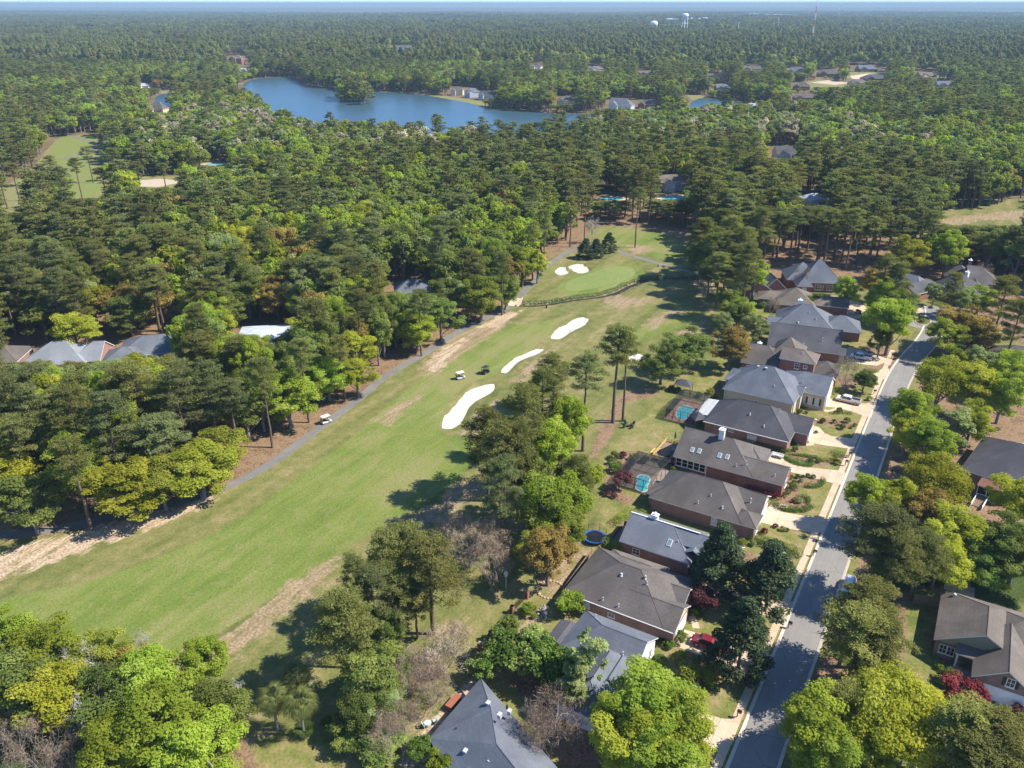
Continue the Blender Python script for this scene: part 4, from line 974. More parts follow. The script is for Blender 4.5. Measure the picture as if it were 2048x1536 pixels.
def build_houses():
    # --- the nearest one, cut by the lower edge of the picture
    H = House('blue_grey_house', 'big blue-grey hipped roof house cut off by the bottom edge beside the sandy yard', -47.9, 59.4, 0, 'brick_red', 'roof_slate')
    E_ = lambda u, v, z: (u+47.9, v-59.4, z)
    SW, NW, NE, SE = E_(-47.9, 59.6, 3), E_(-47.7, 71.9, 3), E_(-23, 60.3, 3), E_(-30, 50, 3); R1, R2, R3 = E_(-41.8, 65.2, 6.6), E_(-38.2, 60.8, 6.5), E_(-27.5, 55.6, 6.5)
    V = [SW, NW, NE, SE, R1, R2, R3]; V += [(x, y, z-.17) for x, y, z in V[:4]]
    F = [(1, 0, 4), (0, 5, 4), (0, 6, 5), (0, 3, 6), (1, 4, 5), (1, 5, 6), (1, 6, 2), (3, 2, 6), (0, 7, 10, 3), (3, 10, 9, 2), (2, 9, 8, 1), (1, 8, 7, 0), (7, 8, 9, 10)]
    link('roof', new_mesh('roof', V, F, [H.roof, M['white']], [0]*8+[1]*5), H.root)
    g = MB(); up = lambda q: (q[0], q[1], q[2]-.02)
    for a, b in ((SW, R1), (NW, R1), (R1, R2), (R2, R3), (NE, R3), (SE, R3)): g.bar(up(a), up(b), .10)
    g.build('ridge_cap', H.roof, H.root)
    g = MB(); cx, cy = 12, 3; g.prism([(x+(cx-x)*.05, y+(cy-y)*.06) for x, y, z in (SW, SE, NE, NW)], 0, 2.9); link('wall', g.mesh('wall', H.wall), H.root)
    for x, y, z, hood in ((5.2, 6.6, 6.2, 1), (7.6, 5.6, 6.35, 1), (3.0, 2.2, 4.5, 0), (6.0, -.1, 4.55, 1), (9.8, -.2, 5.2, 1), (7.9, -2.2, 4.2, 1), (7.2, 8.1, 5.4, 0), (7.9, 7.6, 5.3, 1), (2.3, 9.6, 3.9, 0)):
        q = MB()
        if hood: q.box(-.22, .22, -.26, .26, -.5, .18); q.box(-.28, .28, -.32, .32, .18, .23)
        else: q.lathe(0, 0, [(.16, -.4), (.1, .1), (.07, .3)], 8)
        q.build('roof_vent', M['vent'] if hood else M['black'], H.root, (x, y, z))
    b = dict(x0=.1, x1=16, y0=-.2, y1=12, z=3, p=.6, ridge='u', ends=('hip', 'hip'), hk=1)
    H.window(b, 'S', 2.6, .9, 1.0, 1.4, off=.2); H.window(b, 'S', 6.5, .9, 1.6, 1.4, off=.6)
    # --- blue-grey house with the white lean-to
    H = House('slate_roof_house', 'slate-blue roofed house with white lean-to deck behind the glossy green shrubs', -41, 82.3, 0, 'white', 'roof_slate')
    a = H.block(0, 12.2, 0, 10, 3.1, .62, 'u', ('hip', 'gable'), gmat='white'); bb = H.block(4.2, 11.8, -9, 5, 3.0, .66, 'v', ('hip', 'hip')); H.block(-2.6, 1.2, 1.2, 6.5, 2.7, .30, 'v', ('gable', 'gable'), roof='roof_dark')
    H.block(7.6, 11.9, -3, 4.2, 3.25, .75, 'v', ('gable', 'hip'))
    H.window(a, 'E', 4.8, 1.0, 1.8, 1.5); H.window(a, 'E', 7.6, 1.0, .9, 1.5); H.window(a, 'S', 2.0, 1, 1.2, 1.4); H.vent(9.5, 2.5); H.vent(2.6, 8)
    # --- brown hipped house
    H = House('brown_hip_house', 'brown hipped roof brick house behind the parked red pickup', -46.3, 94.5, 0, 'brick_pink', 'roof_brown')
    a = H.block(0, 17.6, 0, 13.9, 3.0, .57); b2 = H.block(10, 19.3, .02, 7.4, 3.0, .57, 'u', ('gable', 'gable'), gmat='cream', caps=True); c_ = H.block(12, 18.4, 6, 12.4, 2.85, .5, 'u', ('hip', 'gable'))
    H.block(2.5, 13, 9.6, 14.6, 3.1, .42, 'u', ('hip', 'hip'), roof='roof_tan')
    H.window(a, 'S', 4.2, 1.2, 1.0, 1.0, pane='blind'); H.window(a, 'S', 8.6, 1.2, 1.0, .6); H.door(b2, 'E', 3.7, 4.8, 2.2, 'door_white', 'garage_door'); H.window(c_, 'E', 3.2, .9, 1.2, 1.5)
    H.vent(8.0, 5.2, .3, .13); H.vent(11.8, 6.0, .5, .1); H.vent(6.8, .9); H.vent(9.6, .8); H.vent(12.4, 5.2); H.solid('gutter', [(.3, 19, -.10, -.02, 2.86, 2.98)], 'white')
    # --- grey gabled house
    H = House('grey_gable_house', 'light grey gable roofed brick house with white chimney next to the blue trampoline', -43.9, 111.9, 0, 'brick_pink', 'roof_grey')
    a = H.block(0, 13.2, 0, 10.2, 3.0, .62, 'u', ('gable', 'hip')); b2 = H.block(7, 20.4, 2.7, 7.5, 4.55, .62, 'u', ('gable', 'gable')); H.block(11.6, 14.4, 1.6, 6, 4.0, .55, 'v', ('gable', 'gable'), walls=False, caps=False)
    H.skylight(8.6, 2.2, 'S', .7, 1.2, .62); H.vent(9.9, 2.8, .25, .06); H.chimney(4.4, 5.6, .9, 1.1, .8); H.vent(13.4, 5.6); H.vent(15.5, 5.4, .6)
    H.solid('ridge_trim', [(0, 13, 5.0, 5.2, 6.16, 6.24)], 'white'); H.solid('deck', [(-2.6, .2, 1.5, 8.6, .35, .5)], 'wood')
    H.solid('deck_rail', [(-2.6, -2.5, 1.5, 8.6, .5, 1.4), (-2.6, .1, 8.5, 8.6, .5, 1.4)], 'wood'); H.door(b2, 'E', 2.4, 1.1, 2.1, 'white'); H.window(a, 'S', 3.2, 1, 1.2, 1.1); H.window(b2, 'S', 9.6, 1.1, 1.4, 1.5)
    # --- brown house with the screened pool
    H = House('long_brown_house', 'long brown hipped roof brick house with screened turquoise pool behind it', -44.7, 127.9, 0, 'brick_pink', 'roof_brown')
    a = H.block(0, 18.4, 0, 12.2, 3.0, .69); b2 = H.block(12, 20.6, 4.4, 12.4, 3.05, .60, 'u', ('gable', 'gable'), gmat='white'); c_ = H.block(15.6, 21.0, .02, 5.2, 3.02, .62, 'u', ('hip', 'hip'))
    H.block(-1.0, 4, 1.2, 6, 2.95, .5, 'u', ('hip', 'hip'))
    H.window(a, 'S', 13.1, .9, 1.0, 1.5, pane='blind'); H.window(c_, 'E', 2.4, .6, 1.9, 1.7, 3); H.door(b2, 'E', 4.0, 4.8, 2.2, 'door_white', 'garage_door')
    H.vent(18.0, 6.4, .8, .09); H.vent(11.2, 3.2, .3); H.vent(14.0, 1.8, .3, .1); H.vent(9.4, 1.4)
    # --- red brick house with skylights and deck
    H = House('skylight_house', 'dark brown roofed red brick house with white chimney, skylights and timber deck', -46.2, 145.3, 0, 'brick_red', 'roof_brown')
    a = H.block(0, 17.2, 0, 13.4, 3.0, .60, 'u', ('gable', 'hip'), gmat='siding'); b2 = H.block(9, 23.2, .02, 8.2, 3.0, .50, 'u', ('hip', 'gable'), caps=True); c_ = H.block(11.5, 17.9, 5.5, 12.6, 2.95, .55, 'v', ('hip', 'hip'))
    H.chimney(8.2, 6.3, 1.9, 1.1, 1.0); 
    for x, y in ((3.4, 2.3), (4.9, 2.4), (9.2, 2.6), (10.8, 2.7)): H.skylight(x, y, 'S', .62, 1.05, .55)
    H.vent(14.9, 2.2, .8); H.vent(13.2, 1.4); H.vent(21, 1.6)
    for k in range(5): H.window(a, 'S', 1.35+k*1.28, .95, 1.12, 1.75, 1, pane='screen', name='porch_screen', off=.03)
    H.window(b2, 'E', 4.0, .8, 1.6, 1.4); H.solid('porch_post', [(7.2, 7.35, .38, .5, 0, 2.85)], 'white')
    # --- charcoal house with the second pool
    H = House('charcoal_house', 'charcoal hipped roof rose brick house with rib-roofed pool pavilion behind', -45.9, 164, 0, 'brick_pink', 'roof_dark')
    a = H.block(0, 19.6, 0, 12.8, 3.0, .72); b2 = H.block(14, 22.6, 5.4, 14.2, 3.05, .5, 'u', ('gable', 'gable')); 
    H.window(a, 'S', 11.4, .7, 1.9, 1.5, 3, pane='blind'); H.window(a, 'S', 6.6, 1.9, .9, .5); H.vent(9.6, 3.6, .3, .1); H.vent(13.4, 1.9, .3, .1); H.vent(15.2, 7.4, .6); H.door(b2, 'E', 4.4, 4.8, 2.2, 'door_white', 'garage_door')
    H.solid('gutter', [(.2, 19.4, -.11, -.02, 2.85, 2.98)], 'white')
    # --- cream house
    H = House('cream_house', 'cream stucco slate roofed house with black shutters and tan pickup in front', -46.8, 181.3, 0, 'cream', 'roof_slate')
    a = H.block(0, 17.4, 0, 14.8, 4.0, .72); b2 = H.block(11, 23.2, 8.3, 19.3, 4.0, .56, 'u', ('hip', 'gable'), gmat='white'); H.block(-1.6, 6, 6.5, 14.5, 3.7, .45, 'v', ('hip', 'hip')); H.block(14, 18, 5.5, 11, 3.98, .5, 'u', ('hip', 'gable'))
    H.block(1, 9, 11, 18, 3.75, .6, 'u', ('hip', 'hip'))
    for t in (8.1, 9.75, 11.3): H.window(b2, 'S', t-1.6+.4, 1.0, .85, 1.7, 2, shutters=(t != 9.75), pane='blind')
    H.door(b2, 'E', 5.5, 5, 2.3, 'door_white', 'garage_door'); H.window(a, 'S', 8.4, 1.7, .6, .8); H.vent(11.7, 3.0, .3); H.vent(8.4, 6.6, .2, .12, True); H.vent(6.4, 7, .2, .1, True); H.vent(16.8, 10.6, .6); H.solid('corner_post', [(17.1, 17.4, .1, .4, 0, 3.9), (23.0, 23.25, 8.4, 8.7, 0, 3.9)], 'white')
    # --- two storey red brick
    H = House('two_storey_house', 'two-storey red brick house with brown hip roof behind the bare street tree', -47.6, 201.8, 3, 'brick_red', 'roof_tan')
    a = H.block(9.2, 18.4, 0, 7.6, 6.2, .52, 'u', ('gable', 'hip')); H.block(-.6, 11, .3, 12, 3.0, .62, 'u', ('gable', 'hip'), roof='roof_brown'); H.block(6, 14, 4, 15, 4.8, .75, 'u', ('hip', 'hip')); H.block(16.5, 24, 2.2, 10, 2.9, .62, 'u', ('hip', 'hip'), roof='roof_brown')
    H.window(a, 'S', 4.6, 4.0, 1.0, 1.4); H.window(a, 'S', 6.7, 4.5, .8, .7); H.vent(14.5, 2.6); H.chimney(2.0, 11, 1.4, 1, .9)
    # --- dark brown gable
    H = House('dark_gable_house', 'wide dark brown gable roofed house beside the silver pickup', -45.1, 217.4, 11, 'brick_red', 'roof_dark')
    a = H.block(0, 19.5, 0, 14.7, 3.0, .6, 'u', ('gable', 'gable'), gmat='cream'); H.block(17, 20.9, .6, 5, 2.8, .5, 'u', ('hip', 'gable'), wall='cream'); H.vent(14.4, 3.4, .9); H.vent(9.6, 1.6, .3, .1); H.window(a, 'E', 9, .9, 1.6, 1.5)
    # --- slate, second from far end
    H = House('slate_hip_house', 'slate hipped roof house with white chimney between two brown roofs', -47.3, 234.2, 12, 'brick_red', 'roof_slate')
    H.block(0, 17, 0, 14.6, 3.0, .72); H.block(-2.2, 10, 1, 7, 2.85, .5, 'u', ('gable', 'hip'), gmat='cream'); b2 = H.block(13, 24.5, 1.5, 12, 2.95, .6, 'u', ('hip', 'hip')); H.chimney(6.5, 9.6, 1.9, 1.1, .9); H.vent(9.4, 4.8, .4); H.vent(11.5, 3, .4); H.vent(6.6, 1.6, .25, .14); H.window(b2, 'S', 5, 1, 1.2, 1.4)
    # --- far end of the row
    H = House('brown_hip_house', 'faded brown hipped roof house with dark topiary against its wall', -52.5, 253.6, 14, 'brick_red', 'roof_tan')
    H.block(0, 13, 0, 13.5, 3.0, .6, 'v', ('hip', 'hip')); a = H.block(-5, 6, 4.4, 12, 2.9, .5, 'u', ('hip', 'hip')); H.block(10, 23, 2.6, 10.8, 2.9, .5, 'u', ('hip', 'gable')); H.window(a, 'S', 4, 1, 1.2, 1.3)
    H = House('garage_house', 'slate gable house with white garage door at the far end of the row', -58.6, 266, 32, 'brick_red', 'roof_slate')
    a = H.block(0, 7.4, 0, 15, 3.4, .95, 'v', ('gable', 'hip')); b2 = H.block(-6.8, 2.4, -.8, 13, 3.0, .75, 'v', ('gable', 'hip')); H.door(b2, 'S', 4.4, 4.6, 2.2, 'door_white', 'garage_door'); H.window(a, 'S', 3.9, .9, 2.0, 1.6); 
    H = House('pyramid_roof_house', 'steep pyramid roofed slate house beyond the bare pinkish tree', -49, 277.6, 24, 'brick_red', 'roof_slate')
    a = H.block(0, 14, 2, 15, 3.4, 1.0); b2 = H.block(-1.8, 3.6, -1.4, 6, 3.0, .95, 'v', ('hip', 'hip')); H.block(-4, 8, 5, 17, 3.2, .8); H.window(b2, 'S', 2.6, .8, 1.3, 1.6, pane='blind'); H.window(a, 'S', 6.5, .8, 2.6, 1.6, 3); H.window(a, 'S', 10, .8, 1.6, 1.6)
    H = House('dark_slate_house', 'dark slate roofed house with white chimney and skylights across the cul-de-sac', -17.5, 293, -28, 'brick_red', 'roof_dark')
    a = H.block(2, 17, 6, 20, 3.2, .75); b2 = H.block(-2, 6, -4, 12, 2.9, .6, 'v', ('gable', 'hip'), gmat='brick_red'); H.block(-8, 2, 4, 12, 2.9, .6, 'u', ('gable', 'hip'), roof='roof_slate'); H.chimney(10.5, 15.2, 2.0, 1.1, .9); H.skylight(4.4, 12, 'W', .7, 1.4, .75); H.skylight(4.4, 14, 'W', .7, 1.4, .75); H.skylight(8, 8, 'S', .7, 1.2, .75); H.window(b2, 'S', 4, 1, 1.8, 1.5)
    H = House('brown_chimney_house', 'brown gabled brick house with chimney near the right edge beyond the cul-de-sac', -2.0, 305, 12, 'brick_red', 'roof_brown')
    a = H.block(2, 13, 1, 15, 3.2, .7, 'u', ('gable', 'hip')); b2 = H.block(1.6, 7, -3, 6, 3.0, .7, 'v', ('gable', 'hip')); H.block(-4, 6, 9, 18, 3.2, .7, 'v', ('gable', 'hip')); H.chimney(2.8, 9, 2.2, 1, .9, 'brick_red'); H.window(b2, 'S', 2.6, 1, 1.4, 1.4)
    # --- right hand side of the street
    H = House('porch_house', 'grey hipped roof house with white screened porch and rust porch roof at the right edge', 6.8, 170, -11, 'brick_brown', 'roof_dark', group='houses right of the street')
    a = H.block(0, 17, 0, 18.5, 3.3, .55); H.block(9, 20, 1, 9, 3.2, .5, 'u', ('hip', 'hip')); H.chimney(11.5, 13, 1.5, 1, .9, 'siding'); H.vent(8, 12, .3, .12)
    b2 = H.block(4.2, 9.6, -3.6, 1.2, 3.0, .06, 'u', ('gable', 'gable'), roof='roof_rust', walls=False, caps=False)
    H.solid('porch_post', [(4.4+k*1.66, 4.52+k*1.66, -3.45, -3.33, 0, 2.9) for k in range(4)]+[(4.4, 9.5, -3.45, -3.35, 1.0, 1.1), (4.4, 9.5, -3.45, -3.35, 0, .12)], 'white'); H.solid('porch_screen', [(4.5, 9.4, -3.40, -3.38, .1, 2.8), (4.45, 4.47, -3.3, 0, .1, 2.8)], 'screen')
    H.solid('step_rail', [(4.6, 4.7, -8, -3.5, .3, 1.1), (6.6, 6.7, -8, -3.5, .3, 1.1)], 'white'); H.solid('steps', [(4.7, 6.6, -3.5-k*.4, -3.1-k*.4, 0, .9-k*.08) for k in range(10)], 'wood')
    H = House('tan_roof_house', 'tan roofed brown brick house with garage wing, dark-shuttered window and red maple in front', 7.15, 113.2, 0, 'brick_brown', 'roof_tan', group='houses right of the street')
    a = H.block(0, 12.6, 0, 13.6, 3.1, .58, 'v', ('gable', 'hip'), gmat='olive_siding'); H.block(5, 18, 1, 13.4, 3.12, .56, 'u', ('hip', 'hip')); b2 = H.block(5.4, 13.6, -5.4, 6, 3.0, .72, 'v', ('gable', 'gable'), gmat='brick_brown'); H.block(12, 22, -3, 8, 3.05, .6, 'u', ('hip', 'hip'))
    c_ = H.block(3.1, 10, -1.5, 3, 3.08, .4, 'u', ('gable', 'gable'), walls=False)
    H.window(a, 'S', 1.5, 1.0, .85, 1.4); H.window(a, 'S', 2.55, 1.0, .85, 1.4); H.window(b2, 'S', 4.7, 3.3, .9, 1.3, shutters=True); H.door(b2, 'S', 4.4, 5.2, 2.3, 'door_white', 'garage_door'); H.solid('porch_post', [(3.3, 3.55, -1.3, -1.05, 0, 2.95)], 'white'); H.solid('porch_steps', [(3.4, 5.8, -2.2-k*.35, 1.0, 0, .6-k*.15) for k in range(4)], 'brick_brown'); H.vent(1.8, 11.2, .25, .16)
    H = House('edge_house', 'brown roof corner of a house showing between trees at the right edge', 9, 235, 8, 'brick_red', 'roof_brown', group='houses right of the street')
    H.block(0, 16, 0, 13, 3.1, .55)
    # --- houses in the woods on the left
    def wh(name, label, px, py, rz, roof, wall, blocks, r=11):
        x, y = gp(px, py); h = House(name, label, x, y, wall=wall, roof=roof, group='houses in the left woods', world=True, rz=math.radians(rz))
        for q in blocks: h.block(*q[:4], **q[4])
        cx = sum((q[0]+q[1])/2 for q in blocks)/len(blocks); cy = sum((q[2]+q[3])/2 for q in blocks)/len(blocks); wx, wy = h.to_world(cx, cy)
        HOUSE_CLEAR.append((wx, wy, r)); HOUSE_CLEAR.append((wx*.93, wy*.93, r*.62)); return h
    wh('grey_wood_house', 'grey hipped roof house with pink brick end in the left woods', 42, 752, 5, 'roof_pale', 'brick_pink', [(0, 17, 0, 13.5, dict(p=.6)), (12, 20.5, 1.5, 12.5, dict(ridge='u', ends=('hip', 'gable')))], 12)
    wh('dark_wood_house', 'dark roofed house half hidden by pines in the left woods', 236, 735, 14, 'roof_slate', 'brick_pink', [(0, 18, 0, 13, dict(p=.5)), (-3, 8, -4, 6, dict(p=.5))], 11)
    wh('pale_roof_house', 'pale flat-looking roof seen through pine branches in the left woods', 475, 700, 8, 'roof_white', 'white', [(0, 20, 0, 11, dict(p=.22, ridge='u', ends=('hip', 'gable'))), (10, 18, -7, 4, dict(p=.25, ridge='v', ends=('gable', 'gable')))], 9)
    wh('slate_wood_house', 'small slate roof glimpsed between trees above the cart path', 790, 604, 10, 'roof_slate', 'brick_red', [(0, 13, 0, 10, dict(p=.6))], 8)
    wh('corner_wood_house', 'brown roof at the left edge beside the grey roofed house', -62, 748, 6, 'roof_brown', 'brick_pink', [(0, 13, 0, 11, dict(p=.5))], 9)
    for px, py, r_ in ((1565, 575, 13), (1600, 570, 13), (1660, 568, 15), (1700, 565, 13), (1735, 560, 10), (1870, 570, 14), (1905, 566, 12), (1960, 565, 13)): HOUSE_CLEAR.append((*gp(px, py), r_))
    for px, py, ph in ((118, 720, 'the grey-roofed wood house'), (270, 705, 'the dark-roofed wood house'), (550, 670, 'the pale-roofed wood house'), (820, 580, 'the slate roof by the path'), (320, 372, 'the tan far bunker'),
                      (300, 1030, 'the sandy bank'), (520, 930, 'the path bend'), (650, 840, 'the parked path cart'), (780, 740, 'the path above the long bunker'), (920, 655, 'the path near the bridge'), (1040, 575, 'the creek bridge'), (1090, 515, 'the upper cart path'),
                      (1350, 395, 'the turquoise pool'), (1220, 400, 'the small pool'), (1625, 405, 'the white wood house'), (1450, 530, 'the shaded creek bank'), (1560, 560, 'the garage house'), (1660, 555, 'the pyramid-roofed house'), (1870, 560, 'the dark slate house'), (1960, 560, 'the brown chimney house'), (1930, 435, 'the right-hand clearing'), (120, 560, 'the left picture edge'), (90, 850, 'the left wood corner')):
        LANDMARKS.append((*gp(px, py), 24, ph))
# ------------------------------------------------------------------ distant buildings, towers
def build_distant():
    FH = [('brown_lake_house', 'brown roofed house with pale walls on the left arm of the lake', 318, 228, 'roof_brown', 'cream', 16, 11, 5, 1.), ('tall_brick_house', 'tall red-brown house high on the bank at the head of the lake', 478, 128, 'roof_tan', 'brick_red', 16, 14, 9, .8),
          ('white_bank_house', 'small white house low on the bank at the head of the lake', 487, 146, 'roof_white', 'white', 12, 8, 5, .5), ('white_lake_house', 'white walled house left in the cluster on the lake shore', 915, 190, 'roof_brown', 'cream', 14, 10, 5.5, .6), ('slate_lake_house', 'slate roofed house in the middle of the shore cluster', 945, 194, 'roof_slate', 'siding', 15, 10, 5.5, .7),
          ('grey_lake_house', 'grey house at the right end of the shore cluster', 975, 199, 'roof_dark', 'siding', 16, 10, 5, .7), ('tan_lake_house', 'tan two-storey house on the near lake shore', 1132, 213, 'roof_brown', 'cream', 18, 12, 6, .6), ('big_lake_house', 'big slate roofed lake house with white terrace', 1243, 220, 'roof_slate', 'siding', 22, 14, 4.5, .9),
          ('dark_lake_house', 'dark roofed house right of the big slate lake house', 1296, 216, 'roof_dark', 'brick_red', 18, 11, 4, .6), ('white_roof_house', 'house with broken white roof on the wooded point', 1506, 220, 'roof_white', 'white', 22, 12, 3.5, .5), ('tan_far_house', 'pale tan house among trees above the lake', 1290, 152, 'roof_tan', 'cream', 18, 10, 4, .5),
          ('grey_far_house', 'grey roofed house in the far subdivision left side', 1507, 143, 'roof_tan', 'cream', 26, 14, 4, .6), ('grey_far_house', 'grey roofed house beside a pale drive in the far subdivision', 1592, 147, 'roof_slate', 'cream', 24, 14, 4, .6), ('brick_far_house', 'red brick house at the centre of the far subdivision', 1656, 153, 'roof_brown', 'brick_red', 30, 16, 4, .6),
          ('slate_far_house', 'slate roofed house at the top of the far subdivision', 1732, 143, 'roof_slate', 'brick_pink', 28, 16, 4, .6), ('dark_far_house', 'dark roofed house on the open lawn of the far subdivision', 1746, 163, 'roof_dark', 'brick_red', 30, 16, 4, .6), ('brown_far_house', 'brown roofed house in front of the far subdivision', 1603, 179, 'roof_brown', 'brick_pink', 20, 13, 4, .6),
          ('long_brick_house', 'long low brick house behind the wooded point', 1607, 201, 'roof_brown', 'brick_pink', 22, 12, 3.4, .5), ('tan_roof_far_house', 'pale tan roof below the open lawn of the far subdivision', 1715, 172, 'roof_tan', 'cream', 22, 13, 4, .6), ('slate_far_house', 'slate roof at the right side of the far subdivision', 1888, 176, 'roof_slate', 'cream', 22, 13, 4, .6),
          ('grey_far_house', 'grey roof half hidden at the far right of the subdivision', 1850, 157, 'roof_tan', 'cream', 26, 14, 4, .6), ('grey_cove_house', 'grey roofed house on the cove lawn', 1445, 182, 'roof_slate', 'cream', 18, 12, 4, .6), ('brown_cove_house', 'tan flat roof among trees above the cove', 1430, 157, 'roof_tan', 'cream', 18, 10, 4, .3),
          ('far_roof_house', 'grey roof in the trees left of the tan house above the lake', 1192, 143, 'roof_slate', 'cream', 20, 12, 4, .6), ('far_white_house', 'small white house in the far trees behind the lake point', 1074, 140, 'roof_brown', 'white', 16, 10, 5, .6), ('white_gable_house', 'dark roofed house with white gable in the woods beyond the green', 1572, 318, 'roof_dark', 'white', 16, 12, 4, .7),
          ('pool_house', 'grey house behind the turquoise pool past the green', 1342, 378, 'roof_tan', 'siding', 17, 11, 5, .5), ('white_wood_house', 'white house in the woods beyond the cul-de-sac', 1625, 412, 'roof_white', 'white', 12, 9, 4, .5), ('slate_wood_far_house', 'slate roof in the woods right of the turquoise pool', 1470, 405, 'roof_slate', 'cream', 17, 11, 3.4, .6),
          ('shore_roof_house', 'pale roof between blossoming trees on the near shore', 745, 345, 'roof_tan', 'cream', 17, 11, 4, .5), ('grey_shore_house', 'grey roof in the woods right of the near shore', 965, 345, 'roof_slate', 'siding', 15, 10, 5, .6), ('white_left_house', 'white house in the trees on the left arm of the lake', 290, 178, 'roof_white', 'white', 14, 9, 4, .5)]
    for nm, lab, px, py, roof, wall, w, d, z, p in FH:
        x, y = gp(px, py); h = House(nm, lab, x, y, wall=wall, roof=roof, group='distant houses', world=True, rz=random.uniform(-.5, .5))
        a = h.block(-w/2, w/2, -d/2, d/2, z, p, 'u', (random.choice(('hip', 'gable')), 'hip')); h.block(-w/2+1, -w/2+1+w*.4, -d/2-3, d*.2, z*.96, p, 'v', ('gable', 'hip'), caps=False)
        if y < 900:
            for k in range(3): h.window(a, 'S', w*(.5+.14*k), z*.35, 1.3, 1.4)
        r = max(w, d)*.62; HOUSE_CLEAR.append((x, y, r)); HOUSE_CLEAR.append((x*(1-14/y), y*(1-14/y), r*.8))
        pw = w*.55*FPX/y
        if py < 330 and 'white_roof' not in nm: VIEWS.append((px-pw, px+pw, py-(z+d*.25*p+3)*FPX/y, py-z*.35*FPX/y))
    x, y = gp(1243, 226); g = MB(); g.box(-9, 9, -4, 4, 0, 1.1); tag(g.build('terrace', M['white'], None, (x, y, 0)), 'white waterside terrace in front of the big slate lake house', 'terrace')
    VIEWS.append((1700, 1765, 146, 158)); VIEWS.append((1372, 1415, 190, 197)); VIEWS.append((1600, 1690, 164, 174))
    lawn = m_sand('dry_lawn', (.13, .14, .045), (.22, .20, .08))
    for P in ([(1690,146),(1720,143),(1775,146),(1775,158),(1720,160),(1690,156)], [(1590,168),(1640,158),(1700,165),(1690,176),(1620,178)], [(1370,188),(1400,190),(1420,198),(1385,200)], [(1590,198),(1640,196),(1640,212),(1590,210)], [(1190,222),(1250,222),(1330,226),(1340,232),(1260,234),(1190,230)], [(780,182),(870,190),(990,206),(985,214),(880,200),(790,190)], [(390,165),(470,162),(490,168),(400,176)], [(320,183),(360,178),(355,188),(325,192)], [(1860,150),(1890,148),(1900,156),(1870,158)]):
        q = poly(P); sheet('lawn', q, .05, lawn); HC2.append(q)
    for P in ([(1700,152),(1735,147),(1765,150),(1740,158),(1705,158)], [(1620,165),(1660,160),(1700,166),(1670,170)]):
        sheet('far_drive', poly(P), .07, M['concrete'])
    # course clearings beyond the woods
    cm = m_sand('dry_turf', (.12, .135, .04), (.23, .20, .09)); fm = m_sand('fair_turf', (.12, .155, .036), (.19, .20, .06))
    q = smooth_closed(CLEAR[1]); 
    sheet('far_turf', q, .05, cm); sheet('far_fairway', smooth_closed(poly([(112,335),(100,300),(112,276),(160,270),(200,274),(185,298),(160,312),(190,338),(212,362),(200,390),(160,396),(125,378),(135,350)]), 2), .07, fm)
    sheet('far_bunker', smooth_closed(poly([(248,366),(262,360),(290,361),(318,357),(352,361),(364,366),(340,369),(318,375),(285,373),(262,376)]), 2), .09, m_sand('tan_sand', (.34, .27, .19), (.46, .38, .28))); sheet('far_bunker', smooth_closed(poly([(420,368),(445,362),(455,366),(440,374),(425,375)]), 2), .09, M['sand'])
    ribbon('far_cart_path', smooth_open(poly([(100,262),(140,272),(165,278),(190,286),(192,292),(170,302),(150,312),(115,320)]), 2), 3, .11, M['path'])
    # pools in the far woods
    for px, py, r in ((1354, 396, 4.5), (1222, 398, 3.5), (431, 328, 3.5)):
        x, y = gp(px, py); t = thing('swimming_pool', {1354: 'turquoise kidney pool in the trees past the green', 1222: 'small turquoise pool in the trees left of the kidney pool', 431: 'turquoise pool beside the far left bunker'}[px], 'pool', (x, y, 0), .1)
        P = [(r*1.6*math.cos(a)*(1+.12*math.cos(2*a)), r*math.sin(a)) for a in np.linspace(0, 6.28, 20, endpoint=False)]
        sheet('deck', [(1.45*a, 1.6*b) for a, b in P], .08, M['concrete'], None, t); sheet('water', P, .12, M['pool'], None, t); HOUSE_CLEAR.append((x*.96, y*.96, r*2.0)); HOUSE_CLEAR.append((x, y, r*2.2))
    # water towers
    def wtower(px, py, H, R, label, legs):
        x, y = gp(px, py); t = thing('water_tower', label, 'water tower', (x, y, 0), .3, 'water towers on the horizon')
        g = MB(); g.lathe(0, 0, [(R*.25, H-R*1.5), (R*.8, H-R*1.25), (R, H-R*.75), (R*.97, H-R*.4), (R*.7, H-R*.1), (R*.15, H)], 20); g.build('tank', M['tank'], t, smooth=True)
        if legs:
            for k in range(6):
                a = k*math.pi/3; g = MB(); g.tube((R*1.05*math.cos(a), R*1.05*math.sin(a), 0), (R*.85*math.cos(a), R*.85*math.sin(a), H-R), .7, .6, 6); g.build('leg', M['tank'], t)
            g = MB(); g.cyl(0, 0, 0, H-R*1.3, 1.4, 10); g.build('riser', M['tank'], t)
            g = MB()
            for zz in (.3, .6):
                for k in range(6): a, b2 = k*math.pi/3, (k+1)*math.pi/3; q = R*(1.05-.2*zz); g.tube((q*math.cos(a), q*math.sin(a), H*zz), (q*math.cos(b2), q*math.sin(b2), H*zz), .3, .3, 4)
            g.build('brace', M['tank'], t)
        else:
            g = MB(); g.lathe(0, 0, [(R*.75, 0), (R*.4, 4), (R*.26, 10), (R*.24, H-R*2), (R*.3, H-R*1.4)], 14); g.build('stem', M['tank'], t, smooth=True)
    wtower(1306, 73, 44, 12, 'shorter round white water tower left of the taller one on the horizon', True); wtower(1367, 76, 66, 9.5, 'taller white water tower with slim legs on the horizon', True)
